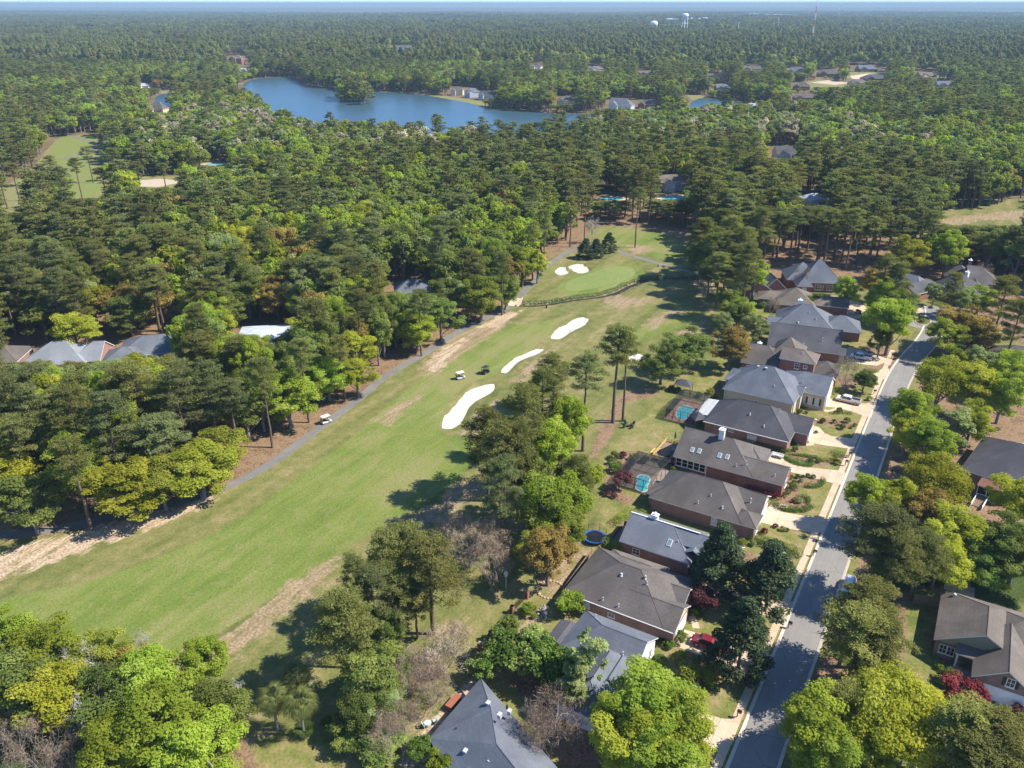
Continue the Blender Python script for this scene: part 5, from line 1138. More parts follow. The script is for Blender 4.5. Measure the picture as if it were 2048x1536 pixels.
    # radio masts
    def mast(px, py, H, label, w=1.4):
        x, y = gp(px, py); t = thing('radio_mast', label, 'radio mast', (x, y, 0), .2, 'radio masts')
        n = 7; 
        for k in range(n):
            g = MB(); z0, z1 = H*k/n, H*(k+1)/n
            for j in range(3):
                a, b2 = j*2.094, (j+1)*2.094; p = lambda q, z: (w*math.cos(q), w*math.sin(q), z)
                g.tube(p(a, z0), p(a, z1), .24, .24, 5)
                m = 5
                for i in range(m): g.tube(p(a, z0+(z1-z0)*i/m), p(b2, z0+(z1-z0)*(i+1)/m), .18, .18, 4)
            g.build('mast_section', M['mast_red'] if k % 2 else M['white'], t)
        g = MB()
        for j in range(3):
            a = j*2.094
            for zz in (.45, .9): g.tube((w*math.cos(a), w*math.sin(a), H*zz), (H*.5*math.cos(a), H*.5*math.sin(a), 0), .07, .07, 3)
        g.build('guy_wire', M['black'], t)
    mast(1622, 92, 98.6, 'tall red and white radio mast rising out of the top edge'); mast(1676, 40, 98.8, 'thinner far radio mast right of the tall red and white one', 2.2)
    for px, py, H in ((1474, 77, 45), (1553, 75, 55), (1545, 73, 40), (1260, 46, 50), (760, 42, 60), (1005, 42, 55), (780, 42, 50)):
        x, y = gp(px, py); t = thing('steel_pole', {1474: 'pale pole left of the red and white mast above the far trees', 1553: 'taller pole of the pair near the red and white mast', 1545: 'shorter pole of the pair near the red and white mast', 1260: 'pale pole left of the water towers', 760: 'leftmost of three far poles above the middle horizon', 1005: 'rightmost of three far poles above the middle horizon', 780: 'middle one of three far poles above the middle horizon'}[px], 'pole', (x, y, 0), 0, 'far line poles'); g = MB(); g.cyl(0, 0, 0, H, .8, 8, r1=.5); g.build('shaft', M['tank'], t); g = MB(); g.tube((-3, 0, H*.9), (3, 0, H*.9), .25, .25, 4); g.build('crossarm', M['tank'], t)
    # warehouses on the horizon
    for px, py, w, d, h, c in ((1345, 46, 150, 60, 16, 'brick_pink'), (1385, 46, 110, 60, 18, 'white'), (1415, 45, 120, 60, 18, 'white'), (1445, 45, 100, 60, 16, 'white'), (1468, 44, 120, 60, 14, 'brick_pink'), (1510, 33, 240, 80, 18, 'white'), (1562, 35, 260, 80, 18, 'white'), (1318, 73, 40, 20, 7, 'white'), (1350, 79, 50, 24, 7, 'brick_pink'), (1262, 46, 90, 40, 12, 'white')):
        x, y = gp(px, py); hz = float(hill_z(np.array([x]), np.array([y]))[0])*.5; t = thing('warehouse', ('pinkish' if c != 'white' else 'white')+' warehouse on the horizon, '+{1345: 'leftmost of the long row', 1385: 'second of the long row', 1415: 'third of the long row', 1445: 'fourth of the long row', 1468: 'rightmost of the long row', 1510: 'left of the two farthest sheds', 1562: 'right of the two farthest sheds', 1318: 'beside the shorter water tower', 1350: 'at the foot of the taller water tower', 1262: 'left of both water towers'}[px], 'warehouse', (x, y, hz-4), random.uniform(-.2, .2), 'pale buildings on the horizon')
        g = MB(); g.box(-w/2, w/2, -d/2, d/2, 0, h+4); g.build('wall', M[c], t); g = MB(); g.prof([(-w/2-2, h+4), (w/2+2, h+4), (0, h+9)], -d/2-2, d/2+2); g.build('roof', M['white'], t)
M['pool'] = m_water('pool_water', (.10, .52, .62), .06, .1, 1.5); M['tank'] = plain('tower_white', (.78, .79, .78), .5); M['mast_red'] = plain('mast_red', (.45, .10, .07), .6)
# ------------------------------------------------------------------ pavements, gardens, small things
def cpx(s, ox, oy): return lambda pts: [(ox+x/s, oy+y/s) for x, y in pts]
K1, K2, K4, KD, KP, KZ = cpx(3, 1000, 1024), cpx(3.413, 1100, 850), cpx(3.413, 1300, 500), cpx(5.12, 1440, 640), cpx(7.877, 1300, 720), cpx(6.4, 1380, 1060)
K3, KB, KC, KG = cpx(3.413, 560, 950), cpx(4.571, 460, 1200), cpx(4.571, 800, 1250), cpx(9.309, 1200, 860)
def clip_poly(P, axis, val, keep_less):
    out = []; n = len(P)
    for i in range(n):
        a, b = P[i], P[(i+1) % n]; ia = (a[axis] <= val) == keep_less; ib = (b[axis] <= val) == keep_less
        if ia: out.append(a)
        if ia != ib: t = (val-a[axis])/(b[axis]-a[axis]); out.append((a[0]+(b[0]-a[0])*t, a[1]+(b[1]-a[1])*t))
    return out
def paved(name, uv, cell=3.2, z=.05, label=None):
    """a concrete drive poured in slabs with open joints"""
    base = sheet(name, [W(u, v) for u, v in uv], z-.03, M['joint'])
    us = [p[0] for p in uv]; vs = [p[1] for p in uv]; g = .018; u = min(us)
    while u < max(us):
        v = min(vs)
        while v < max(vs):
            P = clip_poly(clip_poly(clip_poly(clip_poly(list(uv), 0, u+g, False), 0, u+cell-g, True), 1, v+g, False), 1, v+cell-g, True) if len(uv) else []
            if len(P) >= 3:
                A = abs(sum(P[i][0]*P[(i+1) % len(P)][1]-P[(i+1) % len(P)][0]*P[i][1] for i in range(len(P))))/2
                if A > .15: mb = MB(); mb.prism([W(a, b) for a, b in P], z-.025, z); mb.build('slab', M['concrete'], base)
            v += cell
        u += cell
    return base
M['joint'] = plain('joint_soil', (.12, .09, .06), .9)
def build_pavements():
    base = sheet('sidewalk', [W(-15.25, 58), W(-14.0, 58), W(-14.0, 240), W(-15.25, 240)], .012, M['joint'])
    mb = MB(); mb.box(-.60, .60, -.735, .735, 0, .04); me = mb.mesh('slab', M['slabside'])
    for i in range(121): x, y = W(-14.62, 59+i*1.5); link('slab', me, base, (x, y, .012), -PHI)
    U = lambda px: [gl(*p) for p in px]
    paved('driveway', [(-26.9, 95.2), (-26.9, 99.4), (-24, 99.8), (-15.3, 99.6), (-13.5, 101), (-13.5, 93.6), (-15.3, 95.2)])
    paved('driveway', [(-29.5, 109.4), (-29.5, 113.2), (-15.3, 113.4), (-13.5, 115.2), (-13.5, 107.6), (-15.3, 109.2)])
    paved('driveway', U(K2([(1425,655),(1450,590),(1515,545),(1590,595),(1700,615),(1835,632),(1905,668),(1860,735),(1780,735),(1640,712),(1500,682),(1450,668)])))
    paved('driveway', U(K2([(1480,262),(1500,212),(1590,212),(1600,245),(1660,275),(1765,290),(1975,312),(2030,330),(1985,410),(1835,375),(1700,335),(1640,322),(1620,330),(1560,290)])))
    paved('driveway', U(KD([(893,1255),(945,1080),(1015,1100),(1062,1150),(1140,1190),(1340,1215),(1400,1220),(1370,1325),(1330,1320),(1100,1290)])))
    paved('driveway', U(KD([(1078,888),(1108,770),(1150,828),(1400,852),(1600,862),(1548,1002),(1440,972),(1340,935),(1200,900)])))
    paved('driveway', U(KD([(1450,530),(1590,545),(1660,500),(1735,500),(1705,610),(1590,602),(1500,580)])))
    paved('driveway', U(KD([(1255,310),(1320,280),(1500,330),(1700,395),(1775,385),(1740,470),(1680,440),(1600,470),(1420,450),(1290,400)])))
    paved('driveway', [tuple(gl(*p)) for p in [(1396,1422),(1415,1430),(1450,1438),(1482,1440),(1463,1490),(1425,1500),(1400,1560),(1345,1560),(1390,1480)]])
    paved('driveway', [tuple(gl(*p)) for p in K4([(1180,305),(1260,315),(1440,360),(1480,400),(1430,470),(1340,460),(1260,420)])]); paved('driveway', [tuple(gl(*p)) for p in [(1795,606),(1826,602),(1848,622),(1836,632),(1810,622)]]); paved('driveway', [tuple(gl(*p)) for p in [(1518,600),(1540,592),(1562,592),(1560,604),(1530,608)]])
    paved('driveway', [tuple(gl(*p)) for p in [(1995,1395),(2050,1418),(2060,1450),(1975,1440)]])
    paved('patio', [tuple(gl(*p)) for p in [(1891,1158),(1950,1176),(1948,1198),(1886,1182)]], 2.0)
    # front walks
    for L, w in ((K2([(1560,545),(1640,560),(1500,560)]), .9), (KD([(905,895),(1000,915),(1100,935),(1170,925),(1230,890)]), 1.0), (KD([(800,1270),(860,1280),(920,1275),(960,1270)]), 1.0), (KZ([(10,1100),(60,1180),(80,1260)]), 1.1)):
        L = smooth_open(np.array([gp(*p) for p in L]), 2); ribbon('garden_walk', L, w, .035, M['concrete'])
    # cul-de-sac island
    c = np.array(W(-9.8, 270)); P = [c+np.array(rot2(2.3*math.cos(t), 4.6*math.sin(t), -PHI)) for t in np.linspace(0, 6.28, 24, endpoint=False)]
    mb = MB(); mb.prism([tuple(p) for p in P], -.02, .16); tag(mb.build('kerb', M['kerb']), kind='structure'); mb = MB(); mb.prism([tuple(c+(p-c)*.9) for p in P], .1, .22); tag(mb.build('traffic_island', M['turf']), kind='structure')
M['turf'] = m_sand('island_turf', (.06, .085, .02), (.13, .13, .045))
def ball(px, py, r, mk='shrub', label='round clipped green shrub in a front garden bed', group=None, squash=1.0):
    x, y = gp(px, py, r*.75); p = random.choice(PR['ball']); root = thing('round_shrub', label, 'shrub', (x, y, 0), random.uniform(0, 6), group, (r/1.0*.95, r*.95, r*.95*squash)); link('stem', p.trunk, root); crown_obj('foliage', p, mk, root); return root
def hedge(pts, w, h, mk='shrub', label='clipped green hedge', group=None, dens=70, size=.17):
    L = np.array(pts); seg = np.linalg.norm(np.diff(L, axis=0), axis=1); tot = seg.sum(); k = max(3, int(tot/(w*.42))); C = []
    cum = np.r_[0, np.cumsum(seg)]
    for t in np.linspace(0, tot, k):
        i = min(len(seg)-1, np.searchsorted(cum, t, 'right')-1); q = L[i]+(L[i+1]-L[i])*(t-cum[i])/seg[i]; C.append((q[0], q[1], h*.45))
    C = np.array(C); C0 = C.mean(0)*np.array([1, 1, 0]); C = C-C0+rng.normal(0, .03, C.shape); R = np.tile([w*.52, w*.52, h*.56], (k, 1))*rng.uniform(.93, 1.07, (k, 1))
    n = int(min(5000, (tot*(w+2*h))*dens)); lf = leaf_cloud(C, R, n, size, np.clip(rng.normal(.5, .12, k), 0, 1), upbias=.5, jitter=.4, shell=(.8, 1.03))
    o = link('hedge', crown_mesh('hedge', lf, LEAF[mk]), None, tuple(C0)); return tag(o, label, 'hedge', group)
def hedge_px(px, w, h, **k): return hedge([gp(x, y, h*.6) for x, y in px], w, h, **k)
def build_gardens():
    G = {'a': ('garden of the cream house', 'gardens along the street'),}
    def balls(K, L, lab, mk='shrub'):
        for q in L:
            (px, py), = K([q[:2]]); ball(px, py, q[2], q[3] if len(q) > 3 else mk, q[4] if len(q) > 4 else lab, 'shrubs '+lab.split(' shrub ')[-1])
    balls(KD, [(1055,1025,.85,'shrub','left large ball shrub in the row before the charcoal house'), (1170,1035,.72,'shrub','second ball shrub from the left before the charcoal house'), (1305,1022,.95,'shrub','largest ball shrub near the sidewalk before the charcoal house'), (1255,1090,.92,'shrub','front ball shrub nearest the drive of the charcoal house'), (1345,1095,.5,'deep','small dark shrub at the sidewalk end of the ball shrubs'), (1385,1070,.6,'deep','dark shrub in the shade beside the sidewalk'), (1210,1070,.45,'deep','small dark shrub between the two largest ball shrubs'),
               (815,935,.95,'shrub','large round shrub at the corner of the cream house'), (885,942,.55,'deep','small dark shrub beside the large round corner shrub'), (818,878,.6,'lime','golden shrub against the cream house wall'), (862,890,.5,'lime','smaller golden shrub right of the golden one at the cream house'), (1225,915,.85,'shrub','ball shrub on the ground-cover mound beside the cream house drive'),
               (775,1312,.85,'shrub','round shrub between charcoal house and its oval lawn'), (745,1250,.6,'shrub','small shrub at the corner of the charcoal house'), (790,1275,.5,'shrub','small shrub beside the walk of the charcoal house'), (890,1240,.5,'deep','small dark shrub at the garage corner of the charcoal house'), (930,1435,.8,'shrub','left ball of the pair beside the golden oval hedge'), (1010,1432,.8,'shrub','right ball of the pair beside the golden oval hedge'), (1180,1405,.7,'lime','golden shrub at the end of the golden oval hedge'), (1200,1450,.9,'deep','dark spreading shrub at the sidewalk below the golden hedge'), (705,1330,.5,'deep','small shrub under the end wall of the charcoal house'), (940,1115,.5,'deep','low shrub beside the charcoal house drive'), (985,1145,.5,'plum','low plum shrub beside the charcoal house drive')], 'clipped shrub in the street gardens')
    balls(K2, [(1640,352,.75,'shrub','first ball of the arc of shrubs by the red brick end wall'), (1692,347,.65,'shrub','second ball of the arc of shrubs by the red brick end wall'), (1728,350,.55,'shrub','third ball of the arc of shrubs by the red brick end wall'), (1762,340,.6,'shrub','fourth ball of the arc of shrubs by the red brick end wall'), (1798,350,.65,'shrub','last ball of the arc of shrubs by the red brick end wall'), (1612,388,.6,'deep','dark shrub against the red brick end wall'), (1668,388,.7,'deep','dark low shrub inside the arc of balls'), (1660,418,1.0,'shrub','largest round shrub inside the arc of balls'), (1627,452,.7,'deep','shrub below the largest round shrub'), (1600,475,.6,'deep','shrub at the foot of the red brick corner'), (1720,375,.6,'pale','grey-green low shrub inside the arc'), (1700,512,.85,'pale','pale green ball within the half-moon hedge'), (1655,515,.5,'plum','plum shrub left of the pale green ball'),
               (1312,798,1.0,'lime','golden mound shrub at the gable end of the grey house'), (1385,803,.8,'pale','white-flowering shrub at the tip of the long wedge hedge'), (975,938,1.0,'lime','golden round shrub in the corner of the grey gable house'), (990,988,.9,'bright','bright green shrub below the golden round shrub'), (880,1025,.7,'shrub','cone shrub in the yard of the grey gable house'), (1540,685,.6,'plum','plum shrub in the bed below the long drive'), (1590,705,.7,'pale','pale shrub in the bed below the long drive'), (1620,712,.5,'deep','small dark shrub in the bed below the long drive'), (1465,722,.8,'red','red round shrub at the bay window'),
               (570,212,1.1,'lime','golden shrub behind the screened pool'), (648,232,1.2,'shrub','round green shrub behind the screened pool'), (440,205,1.3,'deep','dark shrub at the head of the pool garden'), (500,200,1.0,'plum','plum flowering shrub in the pool garden'), (522,292,1.0,'red','red clipped shrub beside the screened pool'), (440,290,1.5,'shrub','spreading green mound left of the screened pool'), (420,250,1.0,'deep','dark low shrub at the left of the pool garden'), (560,255,.8,'deep','dark shrub between the golden shrub and pool screen'), (845,295,.8,'lime','golden shrub by the deck corner'), (935,310,.7,'lime','golden shrub under the screened porch'), (470,265,.9,'deep','dark low shrub in the middle of the pool garden'), (390,460,1.0,'plum','reddish shrub below the plum tree'), (440,480,.8,'plum','reddish groundcover shrub below the pool screen')], 'clipped shrub around the skylight house')
    balls(K1, [(1080,868,1.3,'olive','brownish shrub left of the pair by the red pickup'), (1130,960,2.0,'olive','large olive mound shrub left of the pair below the red pickup'), (1258,972,1.8,'olive','large olive mound shrub right of the pair below the red pickup'), (1270,1030,.9,'shrub','green shrub below the right olive mound'), (1165,1045,1.0,'pale','pale grass tuft shrub below the left olive mound'), (1095,1005,.7,'deep','small dark shrub left below the olive mounds'), (1082,745,1.4,'deep','dark shrub at the drive corner of the brown hip house'), (965,778,.8,'shrub','low shrub left of the pair under the brick wall'), (1022,795,.9,'shrub','low shrub right of the pair under the brick wall'), (172,580,1.6,'lime','pale round shrub beside the stone birdbath'), (205,625,.6,'deep','small dark shrub below the pale round shrub'), (1165,597,.7,'bright','bright small shrub at the foot of the red maple'), (1185,880,.9,'deep','dark shrub between the red pickup and olive mounds'), (1065,380,.6,'shrub','little cone shrub right of the brown roof'), (955,890,1.3,'deep','dark sago-like shrub at the white gable')], 'shrub around the brown hip house')
    balls(K4, [(1850,440,.9,'bright','bright shrub on the traffic island'), (1860,480,1.0,'olive','olive shrub on the traffic island'), (1420,420,1.2,'shrub','round shrub on the lawn beyond the slate house'), (410,960,1.2,'bright','bright shrub behind the cream house'), (440,1000,1.0,'lime','golden shrub behind the cream house'), (340,985,1.1,'deep','dark shrub beside the pool cage'), (150,940,1.2,'plum','plum shrub beside the gazebo'), (190,950,1.0,'deep','dark shrub left of the gazebo'), (1500,1010,.9,'pale','pale shrub by the lawn of the cream house'), (770,370,1.6,'deep','dark round topiary left of the brown hip house')], 'garden shrub in the street gardens')
    balls(lambda p: p, [(1900,1352,1.7,'shrub','large smooth round shrub on the lawn before the tan roofed house'), (1860,1189,.9,'pale','grey-green ball shrub inside the privacy fence'), (1853,1263,.6,'pale','small pale shrub beside the tan roofed house'), (1880,1330,.8,'lime','low golden shrub by the porch steps'), (1930,1335,.8,'deep','dark shrub by the porch steps'), (1870,1400,1.4,'shrub','leafy green shrub below the red maple'), (1896,1408,1.2,'bright','bright shrub left of the red maple'), (2038,1420,1.2,'plum','plum shrub at the garage corner'), (1165,1415,1.2,'deep','dark shrub under the bright foreground tree'), (1025,1220,.6,'deep','dark shrub by the fence pillar'), (1015,1253,1.6,'bright','leafy shrub beside the backyard fence')], 'shrub in the yards')
    H = 'hedges along the street'
    hedge_px(KD([(250,1230),(400,1265),(560,1300),(690,1335)]), 1.5, 1.2, label='long clipped hedge under the wall of the charcoal house', group=H)
    hedge_px(KD([(720,1362),(860,1378),(1000,1400)]), .8, .7, label='low hedge line below the oval lawn', group=H)
    hedge_px(KD([(660,1385),(720,1425),(800,1462),(900,1485),(940,1460)]), 1.3, .7, label='curved low hedge edging the drive of the skylight house', group=H); hedge_px(KD([(740,1420),(830,1440),(900,1455)]), 3.0, .4, mk='deep', label='dark ground-cover bed inside the curved hedge', group=H)
    hedge_px(KD([(1040,1415),(1100,1425),(1150,1428)]), 1.5, .9, mk='lime', label='golden oval hedge by the sidewalk', group=H)
    hedge_px(KD([(1175,1350),(1230,1365),(1280,1370)]), 2.2, 1.0, label='block of hedge at the corner of the oval lawn', group=H)
    hedge_px(K2([(1755,405),(1790,412),(1845,405),(1868,380),(1860,362)]), 1.2, 1.0, label='half-moon hedge by the sidewalk', group=H)
    hedge_px(K2([(1690,485),(1740,480),(1770,495),(1765,520)]), 1.0, .9, label='small hooked hedge around the pale ball', group=H)
    hedge_px(K2([(1535,530),(1580,560),(1660,568),(1740,568),(1785,545)]), 1.6, 1.0, label='long curved hedge below the pale ball', group=H)
    hedge_px(K2([(1350,422),(1420,440),(1500,466),(1555,485)]), 1.5, 1.3, mk='red', label='long red clipped hedge along the brick wall', group=H)
    hedge_px(K2([(1400,765),(1480,790),(1560,812),(1650,845),(1685,862)]), 2.6, 1.4, label='long wedge hedge pointing to the street', group=H)
    hedge_px(K2([(530,600),(580,598),(625,605)]), 2.2, 2.0, mk='bright', label='bright shrubby hedge behind the white chimney', group=H); hedge_px(K2([(470,640),(500,615)]), 2.4, 2.2, mk='bright', label='bright rounded hedge above the trampoline', group=H); hedge_px(K2([(380,790),(430,800),(480,850)]), 2.0, 1.8, mk='bright', label='bright hedge between trampoline and brown roof', group=H)
    hedge_px(KD([(1200,700),(1260,735),(1320,760),(1390,770)]), 1.6, .7, mk='bright', label='bright low hedge beside the tan pickup', group=H); hedge_px(KD([(1290,770),(1350,800),(1400,805)]), 1.0, .8, mk='pale', label='blue-green juniper strip beside the tan pickup', group=H)
    hedge_px(KD([(1510,500),(1560,520),(1605,515)]), 1.7, .9, mk='deep', label='dark low hedge on the island between two drives', group=H); hedge_px(KD([(1020,375),(1090,385),(1140,380)]), 1.8, 1.0, mk='lime', label='golden hedge beside the dark brown gable', group=H)
    hedge_px(KD([(1150,945),(1230,945),(1320,950)]), 1.8, .35, mk='deep', label='dark ground cover under the ball on the mound', group=H)
    hedge_px(K1([(990,300),(1040,310)]), .1, .1, label='tiny edging hedge', group=H) if False else None
    hedge_px(K4([(1860,500),(1800,320)]), .1, .1) if False else None
    hedge_px([(1862,600),(1880,606),(1900,612)], 1.6, 1.4, mk='bright', label='bright hedge across the cul-de-sac', group=H)

def build_yards():
    # pool cages
    def cage(label, u0, u1, v0, v1, h, nu, nv, poolpx, deckm, hl):
        x, y = W(u0, v0); t = thing('pool_cage', label, 'pool enclosure', (x, y, 0), -PHI); w, d = u1-u0, v1-v0
        deck = MB(); deck.box(-.3, w+.3, -.3, d+.3, .02, .10); deck.build('deck', deckm, t)
        def fr(a, b): g = MB(); g.bar(a, b, .09); g.build('frame', M['cage'], t)
        pr = MB()
        for i in range(nu+1):
            for yy in (0, d): pr.bar((w*i/nu, yy, .1), (w*i/nu, yy, h), .08)
            pr.bar((w*i/nu, 0, h), (w*i/nu, d*.5, h+.7), .08); pr.bar((w*i/nu, d*.5, h+.7), (w*i/nu, d, h), .08)
        for j in range(nv+1):
            for xx in (0, w): pr.bar((xx, d*j/nv, .1), (xx, d*j/nv, h), .08)
            zz = h+.7*(1-abs(2*j/nv-1)); pr.bar((0, d*j/nv, zz), (w, d*j/nv, zz), .08)
        for zz in (1.0,):
            for yy in (0, d): pr.bar((0, yy, zz), (w, yy, zz), .07)
            pr.bar((0, 0, zz), (0, d, zz), .07)
        pr.build('frame', M['cage'], t)
        for i in range(nu):
            for s_ in (0, 1):
                a, b = (0, d*.5) if s_ == 0 else (d*.5, d); za, zb = (h, h+.7) if s_ == 0 else (h+.7, h)
                link('screen_panel', new_mesh('screen_panel', [(w*i/nu+.05, a+.03, za+.02), (w*(i+1)/nu-.05, a+.03, za+.02), (w*(i+1)/nu-.05, b-.03, zb+.02), (w*i/nu+.05, b-.03, zb+.02)], [(0, 1, 2, 3)], [M['mesh']]), t)
            for yy in (0, d): link('screen_panel', new_mesh('screen_panel', [(w*i/nu+.05, yy, .12), (w*(i+1)/nu-.05, yy, .12), (w*(i+1)/nu-.05, yy, h-.04), (w*i/nu+.05, yy, h-.04)], [(0, 1, 2, 3)], [M['mesh']]), t)
        for j in range(nv): link('screen_panel', new_mesh('screen_panel', [(0, d*j/nv+.05, .12), (0, d*(j+1)/nv-.05, .12), (0, d*(j+1)/nv-.05, h-.04), (0, d*j/nv+.05, h-.04)], [(0, 1, 2, 3)], [M['mesh']]), t)
        P = smooth_closed([gp(*p) for p in poolpx], 2); c = P.mean(0); pt = thing('swimming_pool', hl, 'pool', (c[0], c[1], 0), 0)
        sheet('coping', [tuple((p-c)*1.16) for p in P], .115, M['coping'], None, pt); sheet('water', [tuple(p-c) for p in P], .135, M['pool'], None, pt)
        return t
    brickpave = m_brick('brick_paving', (.36, .20, .14), (.46, .28, .2))
    cage('dark screened cage over the turquoise pool behind the long brown house', -53.6, -46.2, 133.6, 144.2, 2.6, 4, 4, [(1272,975),(1276,962),(1274,955),(1282,951),(1294,953),(1300,958),(1298,966),(1294,972),(1295,980),(1286,984),(1276,980)], plain('dark_deck', (.23, .185, .15), .85, 0, .2, .2), 'turquoise kidney shaped pool inside the dark screened cage')
    cage('tall screened cage on brick paving behind the charcoal house', -55.6, -48.4, 166.3, 178.6, 2.8, 4, 5, [(1353,832),(1354,822),(1362,814),(1372,812),(1386,818),(1388,824),(1378,828),(1376,836),(1366,840),(1358,838)], brickpave, 'teal pool with curved steps inside the cage on brick paving')
    x, y = W(-48.9, 167.2); t = thing('pool_pavilion', 'pale rib-roofed pool pavilion between the cage and charcoal house', 'pavilion', (x, y, 0), -PHI)
    g = MB(); g.box(.1, 3.2, .3, 8.8, 2.6, 2.72); g.build('ceiling', M['white'], t)
    for yy in np.arange(.2, 9, .62): g = MB(); g.prof([(0, 2.72), (3.4, 2.95), (3.4, 3.05), (0, 2.82)], yy, yy+.28); g.build('roof_rib', M['white'], t)
    g = MB(); g.prof([(-.1, 2.70), (3.4, 2.90), (3.4, 2.94), (-.1, 2.74)], .1, 9); g.build('roof', M['roof_dark'], t)
    g = MB(); g.lathe(1.2, -.8, [(2.3, 2.5), (.05, 3.9)], 4); g.build('turret_roof', M['roof_dark'], t)
    for xx, yy in ((.2, .3), (.2, 4.5), (.2, 8.7)): g = MB(); g.box(xx, xx+.14, yy, yy+.14, .1, 2.7); g.build('post', M['white'], t)
    x, y = gp(1366, 783); t = thing('gazebo', 'dark canopy gazebo beyond the screened pool', 'gazebo', (x, y, 0), -PHI+.1)
    g = MB(); g.add([(-2.2, -1.7, 2.3), (2.2, -1.7, 2.3), (2.2, 1.7, 2.3), (-2.2, 1.7, 2.3), (-.6, 0, 3.4), (.6, 0, 3.4)], [(0, 1, 5, 4), (1, 2, 5), (2, 3, 4, 5), (3, 0, 4), (3, 2, 1, 0)]); g.build('canopy', M['roof_dark'], t)
    for xx, yy in ((-2, -1.5), (2, -1.5), (2, 1.5), (-2, 1.5)): g = MB(); g.box(xx-.06, xx+.06, yy-.06, yy+.06, 0, 2.3); g.build('post', M['black'], t)
    # timber deck behind the skylight house
    x, y = W(-51.0, 146.4); t = thing('timber_deck', 'timber deck with yellow rails behind the skylight house', 'deck', (x, y, 0), -PHI)
    for k in range(28): g = MB(); g.box(.02, 4.9, k*.3, k*.3+.28, .62, .68); g.build('board', M['wood'], t)
    g = MB(); g.box(.05, 4.9, .05, 8.3, .3, .60); g.build('base', M['black'], t)
    for a, b in (((0, 0), (0, 8.4)), ((0, 8.4), (3.6, 8.4)), ((0, 0), (3.4, 0))):
        for zz in (1.05, 1.5): g = MB(); g.bar((*a, zz), (*b, zz), .11); g.build('rail', M['wood_yellow'], t)
        n = 6
        for k in range(n+1): q = k/n; g = MB(); g.bar((a[0]+(b[0]-a[0])*q, a[1]+(b[1]-a[1])*q, .6), (a[0]+(b[0]-a[0])*q, a[1]+(b[1]-a[1])*q, 1.5), .09); g.build('baluster', M['wood_yellow'], t)
    for k in range(4): g = MB(); g.box(-.4*(k+1), -.4*k, 2.6, 5.0, .5-k*.14, .56-k*.14); g.build('step', M['wood_yellow'], t)
    def umbrella(px, py, mat, label):
        x, y = gp(px, py); t = thing('patio_umbrella', label, 'umbrella', (x, y, 0)); g = MB(); g.cyl(0, 0, 0, 2.9, .035, 6); g.build('pole', M['black'], t); g = MB(); g.lathe(0, 0, [(.18, 1.1), (.26, 1.3), (.2, 2.2), (.05, 2.8)], 8); g.build('canopy', mat, t); g = MB(); g.cyl(0, 0, 0, .1, .3, 10); g.build('base', M['black'], t)
    umbrella(*K2([(852,118)])[0], plain('teal_canvas', (.03, .14, .14), .8), 'closed teal patio umbrella beside the timber deck')
    def table(px, py, z, mat, label, r=.6):
        x, y = gp(px, py, z); t = thing('patio_table', label, 'table', (x, y, z)); g = MB(); g.cyl(0, 0, .68, .73, r, 14); g.build('tabletop', mat, t); g = MB(); g.cyl(0, 0, 0, .68, .05, 6); g.build('pedestal', M['black'], t)
    def chair(x, y, z, rz, mat, label, group, lounge=False):
        t = thing('lawn_chair', label, 'chair', (x, y, z), rz, group); g = MB(); g.box(-.3, .3, -.3, .3, .34, .40); g.build('seat', mat, t); g = MB(); g.prof([(-.32, .36), (-.26, .36), (-.50, 1.05), (-.56, 1.05)], -.3, .3); g.build('backrest', mat, t)
        for a in (-.28, .28):
            g = MB(); g.box(-.3, .36, a-.04, a+.04, .58, .63); g.build('armrest', mat, t)
            for b in (-.26, .28): g = MB(); g.box(b-.03, b+.03, a-.03, a+.03, 0, .58); g.build('leg', mat, t)
    x, y = gp(1257, 853)
    for k in range(4): a = k*1.57+.5; chair(x+1.15*math.cos(a), y+1.15*math.sin(a), 0, a+math.pi, M['black'], 'black lawn chair on the '+('far right', 'far left', 'near left', 'near right')[k]+' of the ring of four on the back lawn', 'ring of lawn chairs')
    g = MB(); g.lathe(0, 0, [(.35, 0), (.45, .25), (.4, .3), (.2, .2)], 12); tag(g.build('fire_pit', M['black'], None, (x, y, 0)), 'small dark fire pit in the ring of lawn chairs', 'fire pit')
    for i, (px, py) in enumerate(K2([(870,205),(800,225),(840,250)])):
        (x, y) = gp(px, py, .7); chair(x, y, .7, i*2.0, M['black'], ('deck chair nearest the house wall on the timber deck', 'deck chair at the rail of the timber deck', 'deck chair at the near corner of the timber deck')[i], 'deck chairs')
    table(*K2([(838,205)])[0], .7, plain('navy_cover', (.015, .03, .07), .7), 'dark blue covered round table on the timber deck', .8)
    for i, (px, py) in enumerate(KB([(1790,1160),(1880,1120)])): x, y = gp(px, py); chair(x, y, 0, 2.2*i+.4, plain('pale_green_paint', (.45, .58, .52), .6), ('pale green chair standing out on the sandy patio', 'pale green chair close to the blue-grey roof')[i], 'sandy yard chairs')
    table(*KB([(1810,1155)])[0], 0, plain('pale_green_paint', (.45, .58, .52), .6), 'pale green table between the chairs on the sandy patio', .5)
    x, y = gp(*KC([(490,735)])[0]); t = thing('storage_chest', 'rust-red wooden storage chest beside the blue-grey roof', 'chest', (x, y, 0), -PHI+1.57); g = MB(); g.box(-1.3, 1.3, -.5, .5, 0, .9); g.build('body', M['rust'], t)
    for s_ in (0, 1): g = MB(); g.box(-1.34+1.34*s_+.01, 1.34*s_-.01, -.55, .55, .9, .98); g.build('lid', M['rust'], t)
    # trampoline
    x, y = W(-49.4, 113.6); t = thing('trampoline', 'round trampoline with blue pad and safety net poles', 'trampoline', (x, y, 0)); R = 2.0
    g = MB(); g.cyl(0, 0, .78, .80, R-.25, 28); g.build('mat', M['black'], t)
    g = MB(); n = 28
